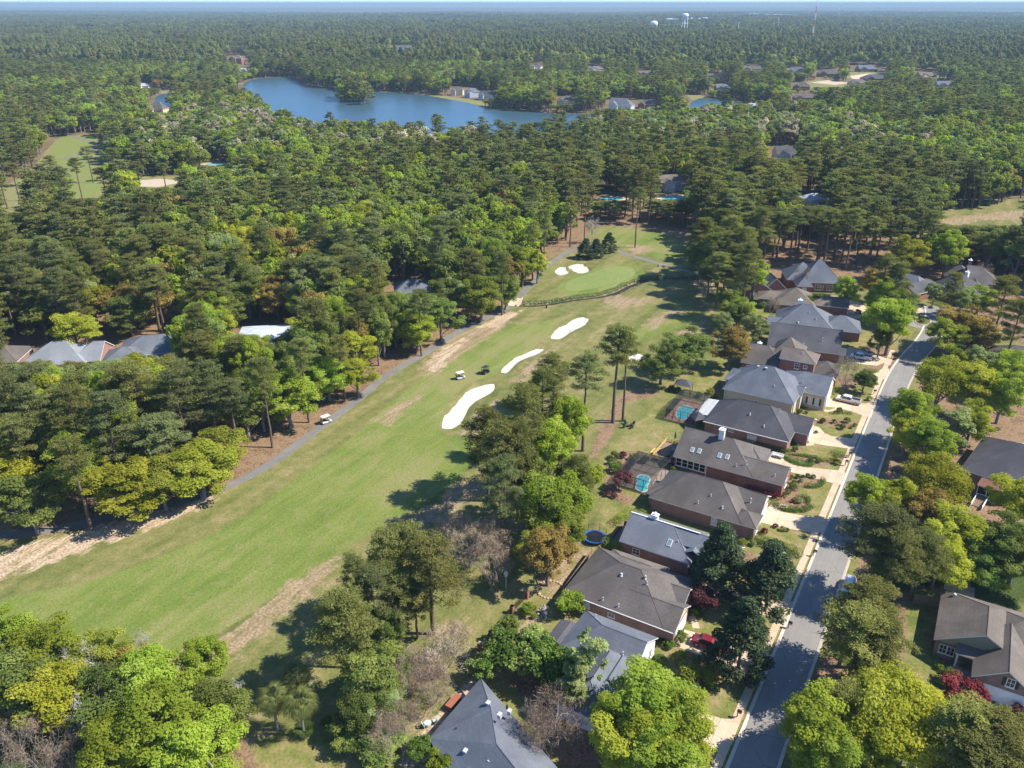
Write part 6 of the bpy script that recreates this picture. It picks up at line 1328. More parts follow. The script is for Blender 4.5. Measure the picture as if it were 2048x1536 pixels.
    V = [(r*math.cos(2*math.pi*i/n), r*math.sin(2*math.pi*i/n), z) for r, z in ((R-.22, .84), (R+.1, .84), (R+.1, .76), (R-.22, .76)) for i in range(n)]
    g.add(V, [(k*n+i, k*n+(i+1) % n, ((k+1) % 4)*n+(i+1) % n, ((k+1) % 4)*n+i)[::-1] for k in range(4) for i in range(n)]); g.build('pad', plain('blue_pad', (.02, .12, .42), .5), t)
    for k in range(6):
        a = k*math.pi/3; q = (R*1.02*math.cos(a), R*1.02*math.sin(a)); g = MB(); g.tube((*q, 0), (*q, .8), .03, .03, 5); g.build('leg', M['black'], t); g = MB(); g.tube((q[0]*1.05, q[1]*1.05, .2), (q[0]*1.05, q[1]*1.05, 2.5), .035, .035, 5); g.build('net_pole', M['black'], t)
    g = MB(); n = 24
    V = [(R*1.03*math.cos(2*math.pi*i/n), R*1.03*math.sin(2*math.pi*i/n), z) for z in (.85, 2.45) for i in range(n)]; g.add(V, [(i, (i+1) % n, n+(i+1) % n, n+i) for i in range(n)]); g.build('net', M['net'], t)
    # birdbath fountain, feeder pole
    x, y = gp(*K1([(265,605)])[0]); t = thing('stone_fountain', 'tiered stone garden fountain beside the pale round shrub', 'fountain', (x, y, 0)); g = MB(); g.lathe(0, 0, [(.5, 0), (.55, .3), (.2, .35), (.14, .8), (.42, .95), (.1, .96), (.08, 1.3), (.22, 1.4), (.03, 1.75)], 14); g.build('basin', M['stone'], t)
    for i in range(9): a = i*.7; g = MB(); s_ = random.uniform(.15, .3); g.lathe(0, 0, [(s_, 0), (s_*.9, s_*.6), (s_*.2, s_)], 6); tag(g.build('garden_stone', M['stone'], None, (x+1.1*math.cos(a), y+1.1*math.sin(a), 0)), 'rounded grey stone at the foot of the tiered fountain', 'stone', 'stones round the fountain')
    x, y = gp(1012, 1176); t = thing('birdhouse_pole', 'pale birdhouse on a thin pole on the back lawn', 'birdhouse', (x, y, 0)); g = MB(); g.cyl(0, 0, 0, 2.6, .05, 6); g.build('pole', M['white'], t); g = MB(); g.box(-.25, .25, -.25, .25, 2.6, 3.1); g.build('box', M['white'], t); g = MB(); g.prof([(-.36, 3.1), (.36, 3.1), (0, 3.4)], -.34, .34); g.build('roof', M['tank'], t)
    # ring of edging stones round the bronze tree
    x0, y0 = gp(1097, 1180); t = thing('stone_ring', 'ring of pinkish edging stones round the bronze tree', 'edging', (x0, y0, 0))
    mb = MB(); mb.lathe(0, 0, [(.26, 0), (.24, .2), (.1, .26)], 7); me = mb.mesh('stone', M['edgestone'])
    for k in range(24): a = k*2*math.pi/24; link('stone', me, t, (2.3*math.cos(a)+.4, 2.3*math.sin(a), 0), random.uniform(0, 6), random.uniform(.7, 1.2))
    # fences
    def fence(label, P, h, mat, step=2.4, boards=True, pillar=None):
        x, y = P[0]; t = thing('fence', label, 'fence', (x, y, 0))
        for a, b in zip(P[:-1], P[1:]):
            a = np.array(a)-(x, y); b = np.array(b)-(x, y); L = np.linalg.norm(b-a); n = max(1, int(L/step)); ang = math.atan2(*(b-a)[::-1])
            for k in range(n+1):
                q = a+(b-a)*k/n; g = MB(); w = .3 if pillar and k in (0, n) else .07; g.box(-w, w, -w, w, 0, h+(.3 if pillar and k in (0, n) else .1)); g.build('pillar' if pillar and k in (0, n) else 'post', pillar if pillar and k in (0, n) else mat, t, (q[0], q[1], 0), ang)
            for k in range(n):
                q = a+(b-a)*(k+.5)/n; g = MB(); l = L/n-.2
                if boards: 
                    m = int(l/.3)
                    for j in range(m): g.box(-l/2+l*j/m+.01, -l/2+l*(j+1)/m-.01, -.02, .02, .05, h+.02*(j % 2))
                else:
                    for zz in (.3, h*.6, h-.05): g.box(-l/2-.1, l/2+.1, -.02, .02, zz, zz+.06)
                    m = int(l/.16)
                    for j in range(m): g.box(-l/2+l*j/m, -l/2+l*j/m+.03, -.012, .012, .1, h)
                g.build('fence_panel', mat, t, (q[0], q[1], 0), ang)
    fence('weathered wooden privacy fence beside the tan roofed house', [gp(1840, 1132), gp(1826, 1207), gp(1881, 1215)], 2.0, M['wood'])
    fence('thin dark rail fence with brick pillars behind the brown hip house yard', [gp(1054, 1196), gp(1024, 1226), gp(982, 1277), gp(960, 1300)], 1.2, M['black'], boards=False, pillar=M['brick_red'])
    fence('wooden privacy fence at the bottom edge beside the blue-grey house', [gp(801, 1496), gp(866, 1536), gp(900, 1560)], 1.9, M['wood'])
    fence('dark low fence behind the grey gable house yard', [W(-44.6, 96), W(-47.3, 97), W(-47.8, 109)], 1.7, M['wood'])
    # mailboxes
    mb = [(1747,789,'black mailbox beside the cream house lawn strip'), (1690,931,'black mailbox beside the golden oval hedge'), (1697,915,'dark mailbox in the tree shade by the charcoal house drive'), (1626,1112,'black mailbox on the verge by the long wedge hedge'), (1576,1256,'black mailbox in the shade below the magnolias'), (1474,1434,'black mailbox at the bottom driveway'), (1783,716,'dark mailbox beside the silver pickup drive')]
    for px, py, lab in mb:
        x, y = gp(px, py); t = thing('mailbox', lab, 'mailbox', (x, y, 0), -PHI, 'mailboxes along the kerb'); g = MB(); g.box(-.06, .06, -.06, .06, 0, 1.15); g.box(-.06, .5, -.04, .04, .8, .88); g.build('post', M['black'], t); g = MB(); g.prof([(-.1, 1.08), (.55, 1.08), (.55, 1.3), (.45, 1.42), (.0, 1.42), (-.1, 1.3)], -.13, .13); g.build('box', M['black'], t); g = MB(); g.box(.2, .24, .13, .15, 1.2, 1.45); g.build('flag', M['mast_red'], t)
    # bridge and stones at the creek
    i = int(np.argmin(np.hypot(PATH[:, 0]-gp(1032, 604)[0], PATH[:, 1]-gp(1032, 604)[1]))); p = PATH[i]; d = PATH[i+1]-PATH[i-1]; a = math.atan2(d[1], d[0]); t = thing('path_bridge', 'small cart bridge with pale parapets over the creek', 'bridge', (p[0], p[1], 0), a)
    g = MB(); g.box(-4, 4, -1.5, 1.5, -.35, .03); g.build('bridge_deck', M['concrete'], t)
    for s_ in (-1, 1): g = MB(); g.box(-4, 4, s_*1.45-.12, s_*1.45+.12, -.9, .55); g.build('parapet', M['concrete'], t)
    V = []; F = []; o = 0
    for s_ in (-1, 1):
        L = offset_line(CREEK, s_*2.1)
        for q in L:
            for _ in range(3 if s_ < 0 else 1):
                c = np.array([q[0]+rng.normal(0, .45), q[1]+rng.normal(0, .4), -.75+rng.uniform(-.2, .3)]); r = rng.uniform(.12, .30); v = c+unit(6)*r*np.array([1, 1, .6]); 
                V += [c+np.array(k)*r*rng.uniform(.7, 1.1) for k in ((1, 0, 0), (0, 1, 0), (-1, 0, 0), (0, -1, 0), (0, 0, .8), (0, 0, -.5))]; F += [(o, o+1, o+4), (o+1, o+2, o+4), (o+2, o+3, o+4), (o+3, o, o+4), (o+1, o, o+5), (o+2, o+1, o+5), (o+3, o+2, o+5), (o, o+3, o+5)]; o += 6
    tag(link('creek_stones', new_mesh('creek_stones', V, F, [m_sand('creek_stone', (.22, .145, .105), (.38, .28, .22))])), 'reddish stones lining the banks of the creek', 'stones', kind='stuff')
    for i, (px, py) in enumerate(((1093, 616), (1316, 534), (1235, 566))): 
        x, y = gp(px, py); t = thing('course_post', ('dark litter post on the rough near the creek', 'dark bench-like post at the path beyond the green', 'thin white flagstick on the putting green')[i], 'post', (x, y, 0)); g = MB(); g.cyl(0, 0, 0, (.9, .8, 2.2)[i], (.25, .22, .03)[i], 8); g.build('post', M['black' if i < 2 else 'white'], t)
def m_mesh(name, col, a):
    m, nt, out = nmat(name); d = nd(nt, 'ShaderNodeBsdfDiffuse'); d.inputs[0].default_value = (*col, 1); tr = nd(nt, 'ShaderNodeBsdfTransparent'); mx = nd(nt, 'ShaderNodeMixShader', i0=a)
    nt.links.new(tr.outputs[0], mx.inputs[1]); nt.links.new(d.outputs[0], mx.inputs[2]); nt.links.new(mx.outputs[0], out.inputs[0]); return m
M['mesh'] = m_mesh('insect_screen', (.03, .032, .035), .45); M['net'] = m_mesh('safety_net', (.03, .03, .04), .25); M['cage'] = plain('bronze_frame', (.03, .028, .026), .5); M['coping'] = plain('pool_coping', (.62, .58, .50), .7); M['stone'] = plain('garden_stone', (.30, .29, .27), .9, 0, .2, .3); M['edgestone'] = plain('pink_stone', (.45, .30, .23), .9, 0, .2, .25); M['rust'] = plain('rust_red_wood', (.26, .09, .05), .8)
def build_gardens_beds():
    for P in (K2([(1600,340),(1660,330),(1800,335),(1870,360),(1840,410),(1720,400),(1690,480),(1780,500),(1790,560),(1650,580),(1540,560),(1530,520),(1600,480)]), KD([(960,1000),(1130,1000),(1400,1020),(1390,1110),(1200,1110),(1000,1070),(950,1070)]), KD([(780,860),(900,900),(880,960),(780,960)]), KD([(690,1240),(800,1260),(880,1320),(820,1360),(720,1350)]),
              KD([(650,1385),(760,1380),(1000,1420),(1180,1400),(1280,1320),(1260,1480),(900,1500)]), K2([(400,260),(440,180),(620,170),(700,240),(560,290),(520,320),(470,460),(600,520),(560,550),(430,520),(360,430)]), K1([(1040,830),(1130,820),(1330,900),(1330,1010),(1200,1060),(1080,1000)]), K1([(940,760),(1060,770),(1060,830),(940,810)]), K2([(860,1020),(960,900),(1080,960),(1000,1080),(900,1060)]), K2([(1290,870),(1420,860),(1440,1000),(1330,1090),(1300,960)]),
              K1([(230,360),(330,380),(350,470),(250,470)]), K1([(110,560),(300,560),(280,640),(120,620)]), KD([(1150,700),(1300,690),(1450,780),(1400,820),(1280,780),(1160,740)]), KP([(1180,250),(1240,400),(960,620),(940,560),(1040,420)]), KD([(1480,460),(1640,470),(1640,520),(1500,530)]), [(1850,1240),(1890,1290),(1960,1340),(1960,1400),(1900,1380),(1860,1300)], [(1960,1400),(2048,1430),(2048,1480),(1960,1450)], KD([(1200,560),(1440,560),(1400,700),(1200,690)])):
        BEDS.append(smooth_closed(poly(P), 1))
# ------------------------------------------------------------------ vehicles
M['tyre'] = plain('tyre_rubber', (.02, .02, .02), .8); M['rim'] = plain('alloy_rim', (.45, .45, .46), .3, .7); M['lamp'] = plain('clear_lamp', (.7, .7, .68), .15); M['tail'] = plain('red_lamp', (.35, .02, .02), .2); M['chrome'] = plain('bumper_chrome', (.5, .5, .5), .25, .8)
def paint(name, col):
    m, nt, out = nmat(name); b = bsdf(nt, out, mixc(nt, noise(nt, objc(nt), .8, 3), tuple(x*.93 for x in col), col), .3, .15, .5); b.inputs['Coat Weight'].default_value = .6; return m
def wheel(t, x, y, r, w=.24):
    g = MB(); g.tube((0, -w/2, 0), (0, w/2, 0), r, r, 16); o = g.build('wheel', M['tyre'], t, (x, y, r)); g = MB(); s = 1 if y > 0 else -1; g.tube((0, s*(w/2-.04), 0), (0, s*(w/2+.012), 0), r*.62, r*.56, 12); g.build('rim', M['rim'], o)
def shell(g, P, w0, w1, zsplit, m=0):
    """extruded side profile whose upper points lean inwards"""
    n = len(P); a = sum(P[i][0]*P[(i+1) % n][1]-P[(i+1) % n][0]*P[i][1] for i in range(n)); P = P if a > 0 else P[::-1]
    zt = max(z for x, z in P); V = []
    for s in (-1, 1):
        for x, z in P: V.append((x, s*(w0+(w1-w0)*max(0, (z-zsplit)/(zt-zsplit+1e-6))), z))
    g.add(V, [tuple(range(n)), tuple(range(2*n-1, n-1, -1))]+[(i, n+i, n+(i+1) % n, (i+1) % n) for i in range(n)], m)
def pickup(px, py, rz, pm, label, low=None):
    x, y = gp(px, py, .6); t = thing('pickup_truck', label, 'pickup truck', (x, y, 0), rz)
    g = MB(); shell(g, [(-2.85, .48), (-2.88, .8), (-2.84, 1.02), (-.30, 1.05), (2.0, 1.04), (2.70, .98), (2.86, .78), (2.84, .48), (2.2, .40), (-2.2, .40)], .98, .93, .8); g.build('body', pm, t)
    if low: g = MB(); g.box(-2.8, 2.8, -.995, .995, .44, .68); g.build('lower_body', low, t)
    g = MB(); shell(g, [(-.75, 1.0), (-.62, 1.62), (-.30, 1.78), (1.0, 1.76), (1.35, 1.62), (2.02, 1.0)], .90, .70, 1.0); c = g.build('cab', pm, t)
    def pane(nm, V, par): link(nm, new_mesh(nm, V, [(0, 1, 2, 3)], [M['glass']]), par)
    pane('windscreen', [(2.00, -.78, 1.06), (2.00, .78, 1.06), (1.40, .66, 1.61), (1.40, -.66, 1.61)], c); pane('rear_window', [(-.755, .72, 1.10), (-.755, -.72, 1.10), (-.655, -.64, 1.58), (-.655, .64, 1.58)], c)
    for s in (-1, 1):
        for a, b, c0, c1 in ((-.55, .45, -.50, .45), (.55, 1.75, .55, 1.30)):
            V = [(a, s*.895, 1.10), (b, s*.895, 1.10), (c1, s*.775, 1.62), (c0, s*.775, 1.62)]; pane('side_window', V if s < 0 else V[::-1], c)
        g = MB(); g.box(1.55, 1.75, s*.93-.0, s*.93+s*.22, 1.08, 1.26) if s > 0 else g.box(1.55, 1.75, -.93-.22, -.93, 1.08, 1.26); g.build('mirror', pm, t)
        g = MB(); g.box(2.76, 2.87, s*.75-.17, s*.75+.17, .72, .92); g.build('headlight', M['lamp'], t); g = MB(); g.box(-2.90, -2.82, s*.86-.09, s*.86+.09, .72, 1.0); g.build('tail_light', M['tail'], t)
        for wx in (1.85, -1.80): wheel(t, wx, s*.86, .40)
    g = MB(); g.box(-2.72, -.82, -.78, .78, 1.045, 1.06); g.build('bed_liner', M['black'], t)
    for a in ((-2.84, -.80, -.93, -.80), (-2.84, -.80, .80, .93), (-2.86, -2.74, -.93, .93)): g = MB(); g.box(*a, 1.02, 1.36); g.build('bed_side', pm, t)
    for a in ((2.82, 2.95), (-2.98, -2.86)): g = MB(); g.box(*a, -.92, .92, .46, .66); g.build('bumper', M['chrome'], t)
    g = MB(); g.box(2.80, 2.885, -.55, .55, .68, .94); g.build('grille', M['black'], t); return t
def suv(px, py, rz, pm, label):
    x, y = gp(px, py, .7); t = thing('parked_car', label, 'car', (x, y, 0), rz)
    g = MB(); shell(g, [(-2.35, .45), (-2.4, .95), (-2.1, 1.05), (1.2, 1.05), (2.2, .95), (2.38, .75), (2.35, .45), (1.8, .35), (-1.8, .35)], .94, .90, .8); g.build('body', pm, t)
    g = MB(); shell(g, [(-2.15, 1.0), (-1.85, 1.66), (-1.4, 1.72), (.2, 1.70), (.55, 1.6), (1.35, 1.0)], .88, .68, 1.0); c = g.build('cabin', pm, t)
    def pane(nm, V, par): link(nm, new_mesh(nm, V, [(0, 1, 2, 3)], [M['glass']]), par)
    pane('windscreen', [(1.35, -.76, 1.05), (1.35, .76, 1.05), (.60, .66, 1.60), (.60, -.66, 1.60)], c); pane('rear_window', [(-2.15, .74, 1.08), (-2.15, -.74, 1.08), (-1.91, -.66, 1.6), (-1.91, .66, 1.6)], c)
    for s in (-1, 1):
        for a, b, c0, c1 in ((-1.95, -.75, -1.75, -.75), (-.65, .25, -.65, .15), (.33, 1.1, .25, .5)):
            V = [(a, s*.872, 1.10), (b, s*.872, 1.10), (c1, s*.745, 1.58), (c0, s*.745, 1.58)]; pane('side_window', V if s < 0 else V[::-1], c)
        g = MB(); g.box(2.24, 2.37, s*.72-.16, s*.72+.16, .7, .88); g.build('headlight', M['lamp'], t); g = MB(); g.box(-2.42, -2.34, s*.8-.08, s*.8+.08, .72, 1.0); g.build('tail_light', M['tail'], t); g = MB(); g.box(-1.7, .1, s*.56-.03, s*.56+.03, 1.70, 1.78); g.build('roof_rail', M['black'], t)
        for wx in (1.45, -1.45): wheel(t, wx, s*.82, .36)
    return t
def golf_cart(px, py, rz, bodym, roofm, label):
    x, y = gp(px, py, .8); t = thing('golf_cart', label, 'golf cart', (x, y, 0), rz, 'golf carts on the course')
    g = MB(); shell(g, [(-1.15, .30), (-1.18, .72), (-.35, .76), (-.30, .36), (.55, .34), (.70, .80), (1.05, .74), (1.22, .50), (1.18, .28)], .58, .54, .5); g.build('body', bodym, t)
    g = MB(); g.prof([(-1.0, 1.86), (.85, 1.86), (.98, 1.90), (.80, 1.98), (-.95, 1.98), (-1.12, 1.92)], -.62, .62); g.build('canopy', roofm, t)
    for s in (-1, 1):
        g = MB(); g.bar((.72, s*.52, .78), (.60, s*.54, 1.87), .045); g.build('post', M['black'], t); g = MB(); g.bar((-.95, s*.52, .72), (-.90, s*.54, 1.87), .045); g.build('post', M['black'], t)
        for wx in (.80, -.78): wheel(t, wx, s*.50, .23, .2)
        g = MB(); g.box(1.12, 1.21, s*.38-.09, s*.38+.09, .55, .66); g.build('headlight', M['lamp'], t)
    g = MB(); g.box(-.45, .12, -.5, .5, .72, .86); g.build('seat', M['black'], t); g = MB(); g.box(-.52, -.40, -.5, .5, .86, 1.3); g.build('backrest', M['black'], t)
    g = MB(); g.tube((.52, -.25, .8), (.34, -.25, 1.12), .02, .02, 5); g.lathe(.33, -.25, [(.16, 1.10), (.19, 1.12), (.16, 1.14)], 10); g.build('steering_wheel', M['black'], t)
    link('windscreen', new_mesh('windscreen', [(.71, -.5, .82), (.71, .5, .82), (.605, .5, 1.84), (.605, -.5, 1.84)], [(0, 1, 2, 3)], [M['clear']]), t)
    for s in (-1, 1):
        g = MB(); g.tube((-1.05, s*.25, .62), (-1.28, s*.25, 1.40), .12, .14, 8); b = g.build('golf_bag', M['dark'] if s < 0 else M['bagred'], t)
        g = MB(); 
        for k in range(4): g.tube((-1.27+.03*k, s*.25+.05*(k-1.5), 1.36), (-1.36+.04*k, s*.25+.07*(k-1.5), 1.66), .018, .03, 4)
        g.build('clubs', M['chrome'], b)
    return t
M['clear'] = m_mesh('clear_windscreen', (.5, .52, .55), .25); M['bagred'] = plain('maroon_bag', (.18, .03, .03), .7)
def build_vehicles():
    E0 = -PHI
    pickup(1420, 1289, E0+math.pi, paint('dark_red_paint', (.20, .015, .022)), 'dark red pickup parked on the driveway beside the olive shrubs')
    pickup(1697, 800, E0+math.pi-.02, paint('white_paint', (.72, .70, .66)), 'white and tan two-tone pickup on the cream house driveway', paint('tan_paint', (.42, .29, .18)))
    pickup(1722, 714, E0+math.pi+.12, paint('silver_paint', (.48, .50, .54)), 'silver pickup on the shaded driveway beside the dark brown gable')
    suv(1703, 714, E0, paint('white_paint', (.72, .70, .66)), 'white car tucked behind the silver pickup') if False else None
    suv(1697, 1172, E0-math.pi/2, paint('pearl_white_paint', (.74, .75, .76)), 'white car parked at the kerb under the roadside pines')
    suv(72, 785, .4, paint('bright_red_paint', (.42, .02, .02)), 'red car glimpsed through pines in the left woods')
    cw = paint('cart_white_paint', (.72, .71, .68)); ck = plain('cart_black', (.03, .03, .034), .4); beige = plain('cart_beige', (.68, .64, .56), .5)
    golf_cart(921, 752, .55, cw, beige, 'white roofed golf cart left of the pair on the fairway'); golf_cart(971, 741, .9, ck, ck, 'black golf cart right of the pair on the fairway'); golf_cart(652, 840, .75, cw, beige, 'white roofed golf cart parked on the cart path')
    x, y = gp(1555, 911, .4); t = thing('utility_trailer', 'small white utility trailer at the end of the skylight house hedge', 'trailer', (x, y, 0), E0)
    g = MB(); g.box(-1.2, 1.2, -.6, .6, .35, .45); g.build('trailer_bed', M['white'], t)
    for a in ((-1.2, 1.2, -.62, -.56), (-1.2, 1.2, .56, .62), (-1.24, -1.18, -.6, .6), (1.18, 1.24, -.6, .6)): g = MB(); g.box(*a, .45, .78); g.build('side', M['white'], t)
    for s in (-1, 1): wheel(t, 0, s*.72, .28, .18)
    g = MB(); g.bar((1.2, 0, .4), (2.1, 0, .4), .07); g.build('drawbar', M['black'], t)
# ------------------------------------------------------------------ trees one can point to
def palm(px, py, h, label, fan=True, nf=34, L=1.9):
    x, y = gp(px, py, h); t = thing('palm_tree' if fan else 'sago_palm', label, 'palm', (x, y, 0), random.uniform(0, 6), 'palms on the lawn'); PLACED.append((x, y, 2.5))
    g = MB(); P = [(0, 0, 0), (.08, .05, h*.5), (0, 0, h)]; g.tube(P[0], P[1], .24, .19, 8); g.tube(P[1], P[2], .19, .22, 8); g.build('trunk', BARK['grey'], t)
    if fan:                                            # palmetto: folded fan leaves on long stalks
        V = [(0, 0, 0)]; F = []; 
        n = 17
        for i in range(n):
            a = -1.9+3.8*i/(n-1); l = L*(.75+.25*math.cos(a*.7)); b0, b1 = a-.07, a+.07
            k = len(V); V += [(.45*L*math.cos(b0), .45*L*math.sin(b0), .05), (.45*L*math.cos(b1), .45*L*math.sin(b1), .05), (l*math.cos(a), l*math.sin(a), -(.30+.25*random.random())*L), (.45*L*math.cos(a), .45*L*math.sin(a), .12)]
            F += [(0, k, k+3), (0, k+3, k+1), (k, k+2, k+3), (k+3, k+2, k+1)]
        k = len(V); V += [(-.9*L, -.02, -.1), (-.9*L, .02, -.1), (0, .02, .02), (0, -.02, .02)]; F.append((k, k+1, k+2, k+3))
        fm = [new_mesh('frond', V, F, [LEAF[c]]) for c in ('palm', 'palm_dry')]
        for i in range(nf):
            q = (i+.5)/nf; el = 1.25-2.25*q**.9+random.uniform(-.22, .22); az = i*2.4+random.uniform(-.3, .3); d = .9*L
            m = fm[1 if q > .86 else 0]; o = link('frond', m, t, (d*math.cos(az)*math.cos(el), d*math.sin(az)*math.cos(el), h+.1+d*math.sin(el)))
            o.rotation_euler = (random.uniform(-.3, .3), -el*.9+.25, az); o.scale = (random.uniform(.85, 1.1),)*3
    else:
        V = []; F = []; n = 9
        for s in (-1, 1):
            for i in range(n):
                x0 = L*(.1+.85*i/n); z = .35*L*math.sin(2.2*i/n); k = len(V); w = .30*L*math.sin(math.pi*(i+1)/(n+1.5)); V += [(x0, 0, z), (x0+.07*L, 0, z), (x0+.12*L, s*w, z-.06), (x0+.07*L, s*w, z-.06)]; F.append((k, k+1, k+2, k+3))
        me = new_mesh('frond', V, F, [LEAF['deep']])
        for i in range(nf): o = link('frond', me, t, (0, 0, h)); o.rotation_euler = (0, -random.uniform(-.05, .55), i*6.283/nf); o.scale = (random.uniform(.85, 1.1),)*3
    return t
LEAF['palm'] = m_leaf('palm_fronds', (.15, .17, .05), (.25, .265, .085), (.38, .37, .15), .35, .02); LEAF['palm_dry'] = m_leaf('dry_palm_fronds', (.24, .19, .09), (.34, .27, .14), (.42, .34, .2), .25, .02)
def plant_trees():
    T = tree_px
    # lower left corner
    LL = 'spring trees in the lower left corner'
    for i, (px, py, h, r, mk, lab) in enumerate((
        (18, 1285, 13, 3.6, 'bright', 'bright green tree at the left edge, topmost of the corner grove'), (100, 1310, 14, 4.6, 'bright', 'bright green tree second from the left at the top of the corner grove'), (30, 1390, 13, 4.8, 'mid', 'green tree low on the left edge of the corner grove'), (120, 1400, 12, 4.4, 'yellow', 'yellow-green tree in the middle left of the corner grove'),
        (205, 1310, 11, 3.2, 'olive', 'olive-topped tree at the top of the corner grove beside the white-barked tree'), (215, 1400, 12, 4.2, 'deep', 'deeper green tree behind the bare corner trees'), (300, 1365, 12, 4.2, 'bright', 'bright green tree left of the gap in the corner grove'), (395, 1335, 11, 3.6, 'bright', 'upright bright green tree at the right top of the corner grove'),
        (330, 1440, 14, 5.6, 'bright', 'largest bright green tree of the corner grove'), (430, 1430, 11, 4.0, 'mid', 'green tree at the right side of the corner grove next to the palms'), (235, 1490, 12, 4.6, 'bright', 'bright green tree at the bottom of the corner grove'), (400, 1505, 12, 4.8, 'bright', 'bright green tree at the bottom right of the corner grove'), (250, 1335, 9, 3.0, 'orange', 'small bronze tree beside the white-barked corner tree'))):
        T('broad', px, py, h, r, mk, lab, LL)
    bare_px(160, 1350, 12, 3.2, 'white-barked nearly bare tree in the corner grove', white=True, var=0); bare_px(288, 1300, 9, 1.8, 'small pale bare tree standing at the fairway edge of the corner grove', white=True, var=1)
    bare_px(70, 1490, 10, 4.2, 'grey bare tree at the bottom left corner', var=0); bare_px(20, 1450, 9, 3.2, 'bare tree at the very left of the bottom corner', var=1); bare_px(180, 1430, 10, 3.0, 'bare pale-limbed tree in the middle of the corner grove', white=True, var=0); bare_px(130, 1520, 8, 3.0, 'bare brushy tree on the bottom edge left of the bright tree', var=2); bare_px(470, 1400, 8, 2.2, 'thin bare tree between corner grove and palms', white=True, var=1)
    # palms
    palm(593, 1353, 5.2, 'rearmost of the three cabbage palms on the lawn', nf=26, L=1.4); palm(545, 1400, 5.6, 'left cabbage palm of the three on the lawn', nf=26, L=1.45); palm(598, 1408, 5.8, 'front cabbage palm of the three on the lawn', nf=28, L=1.55)
    palm(611, 1463, .6, 'sago palm on the lawn in front of the cabbage palms', False, 22, 1.6); palm(660, 1452, .9, 'dark sago palm in the shade right of the cabbage palms', False, 18, 1.5)
    # pine group at the bottom centre
    PG = 'pines behind the bottom lawns'
    for i, (px, py, h, r, mk, lab, bx, by) in enumerate(((690, 1262, 18, 4.7, 'pine_olive', 'pine with a long bare trunk left of the pine group behind the palms', 703, 1382), (675, 1232, 14, 3.6, 'pine', 'lower pine at the left of the pine group over the fairway edge', 690, 1335), (706, 1160, 14.5, 2.6, 'pine', 'dark outlying pine at the top left of the pine group', 722, 1262), (770, 1118, 17, 4.2, 'pine', 'dark round-topped pine at the top of the pine group', 786, 1230), (822, 1112, 17, 3.8, 'pine', 'dark pine second along the top of the pine group', 826, 1222),
        (880, 1145, 18, 4.8, 'pine_olive', 'broad paler pine at the right of the pine group', 866, 1268), (790, 1180, 14, 3.6, 'pine', 'pine in the middle of the pine group', 800, 1276), (740, 1195, 15, 3.8, 'pine_blue', 'grey-green pine at the centre left of the pine group', 752, 1290), (830, 1210, 11, 3.0, 'pine_olive', 'lower olive pine at the front of the pine group', 835, 1277), (775, 1265, 9, 2.8, 'deep', 'dark undergrowth tree below the pine group', 775, 1310))):
        x, y = gp(bx, by); tree('pine' if mk.startswith('pine') else 'broad', x, y, h, r, mk, lab, PG, var=i)
    T('broad', 760, 1345, 10.5, 4.6, 'mid', 'soft mid-green tree in front of the pine group'); T('broad', 725, 1420, 7, 3.0, 'deep', 'dark leafy tree in the shade right of the cabbage palms'); T('small', 690, 1450, 4.5, 2.4, 'mid', 'small green tree beside the dark sago palm'); T('broad', 752, 1400, 7, 3.0, 'pale', 'pale green understory tree at the foot of the soft green tree'); T('small', 770, 1500, 3.6, 3.0, 'mid', 'low green shrubby tree on the bottom lawn'); T('small', 700, 1490, 3.2, 2.0, 'mid', 'low green shrubby tree left on the bottom lawn')
    for i, (px, py, h, r, lab) in enumerate(((882, 1305, 8, 4.6, 'large grey bare thicket tree between pines and glossy shrubs'), (820, 1345, 8, 4.0, 'bare brushy tree right of the soft green tree'), (862, 1370, 7, 3.6, 'bare thicket tree beside the sandy yard'), (775, 1470, 7, 3.4, 'bare tangle tree left of the sandy patio'), (800, 1430, 7, 3.0, 'bare twiggy tree along the sandy yard edge'), (910, 1275, 6, 2.6, 'bare twiggy shrub tree at the lawn corner'))): bare_px(px, py, h, r, lab, 'bare trees by the sandy yard', var=3+i % 2)
    for i, (px, py, h, r, lab) in enumerate(((935, 1085, 10, 5.2, 'broad leafless tree on the fairway edge, left of the leafless group'), (978, 1120, 9, 4.6, 'leafless grey tree with drooping limbs, front of the leafless group'), (905, 1060, 8, 3.8, 'leafless tree at the back left of the leafless group'), (985, 1070, 9, 4.0, 'leafless tree beside the tall pine trunks'))): bare_px(px, py, h, r, lab, 'leafless trees at the fairway edge', var=3+i % 2)
    bare_px(1106, 1436, 10, 5.0, 'brown-grey bare tree casting shadow on the blue-grey roof', var=0); bare_px(1080, 1460, 8, 3.6, 'bare tree behind the one shading the blue-grey roof', var=4); bare_px(1230, 1500, 6, 2.6, 'small bare tree at the bottom driveway', var=3)
    # pines between fairway and gardens
    MG = 'trees between fairway and gardens'
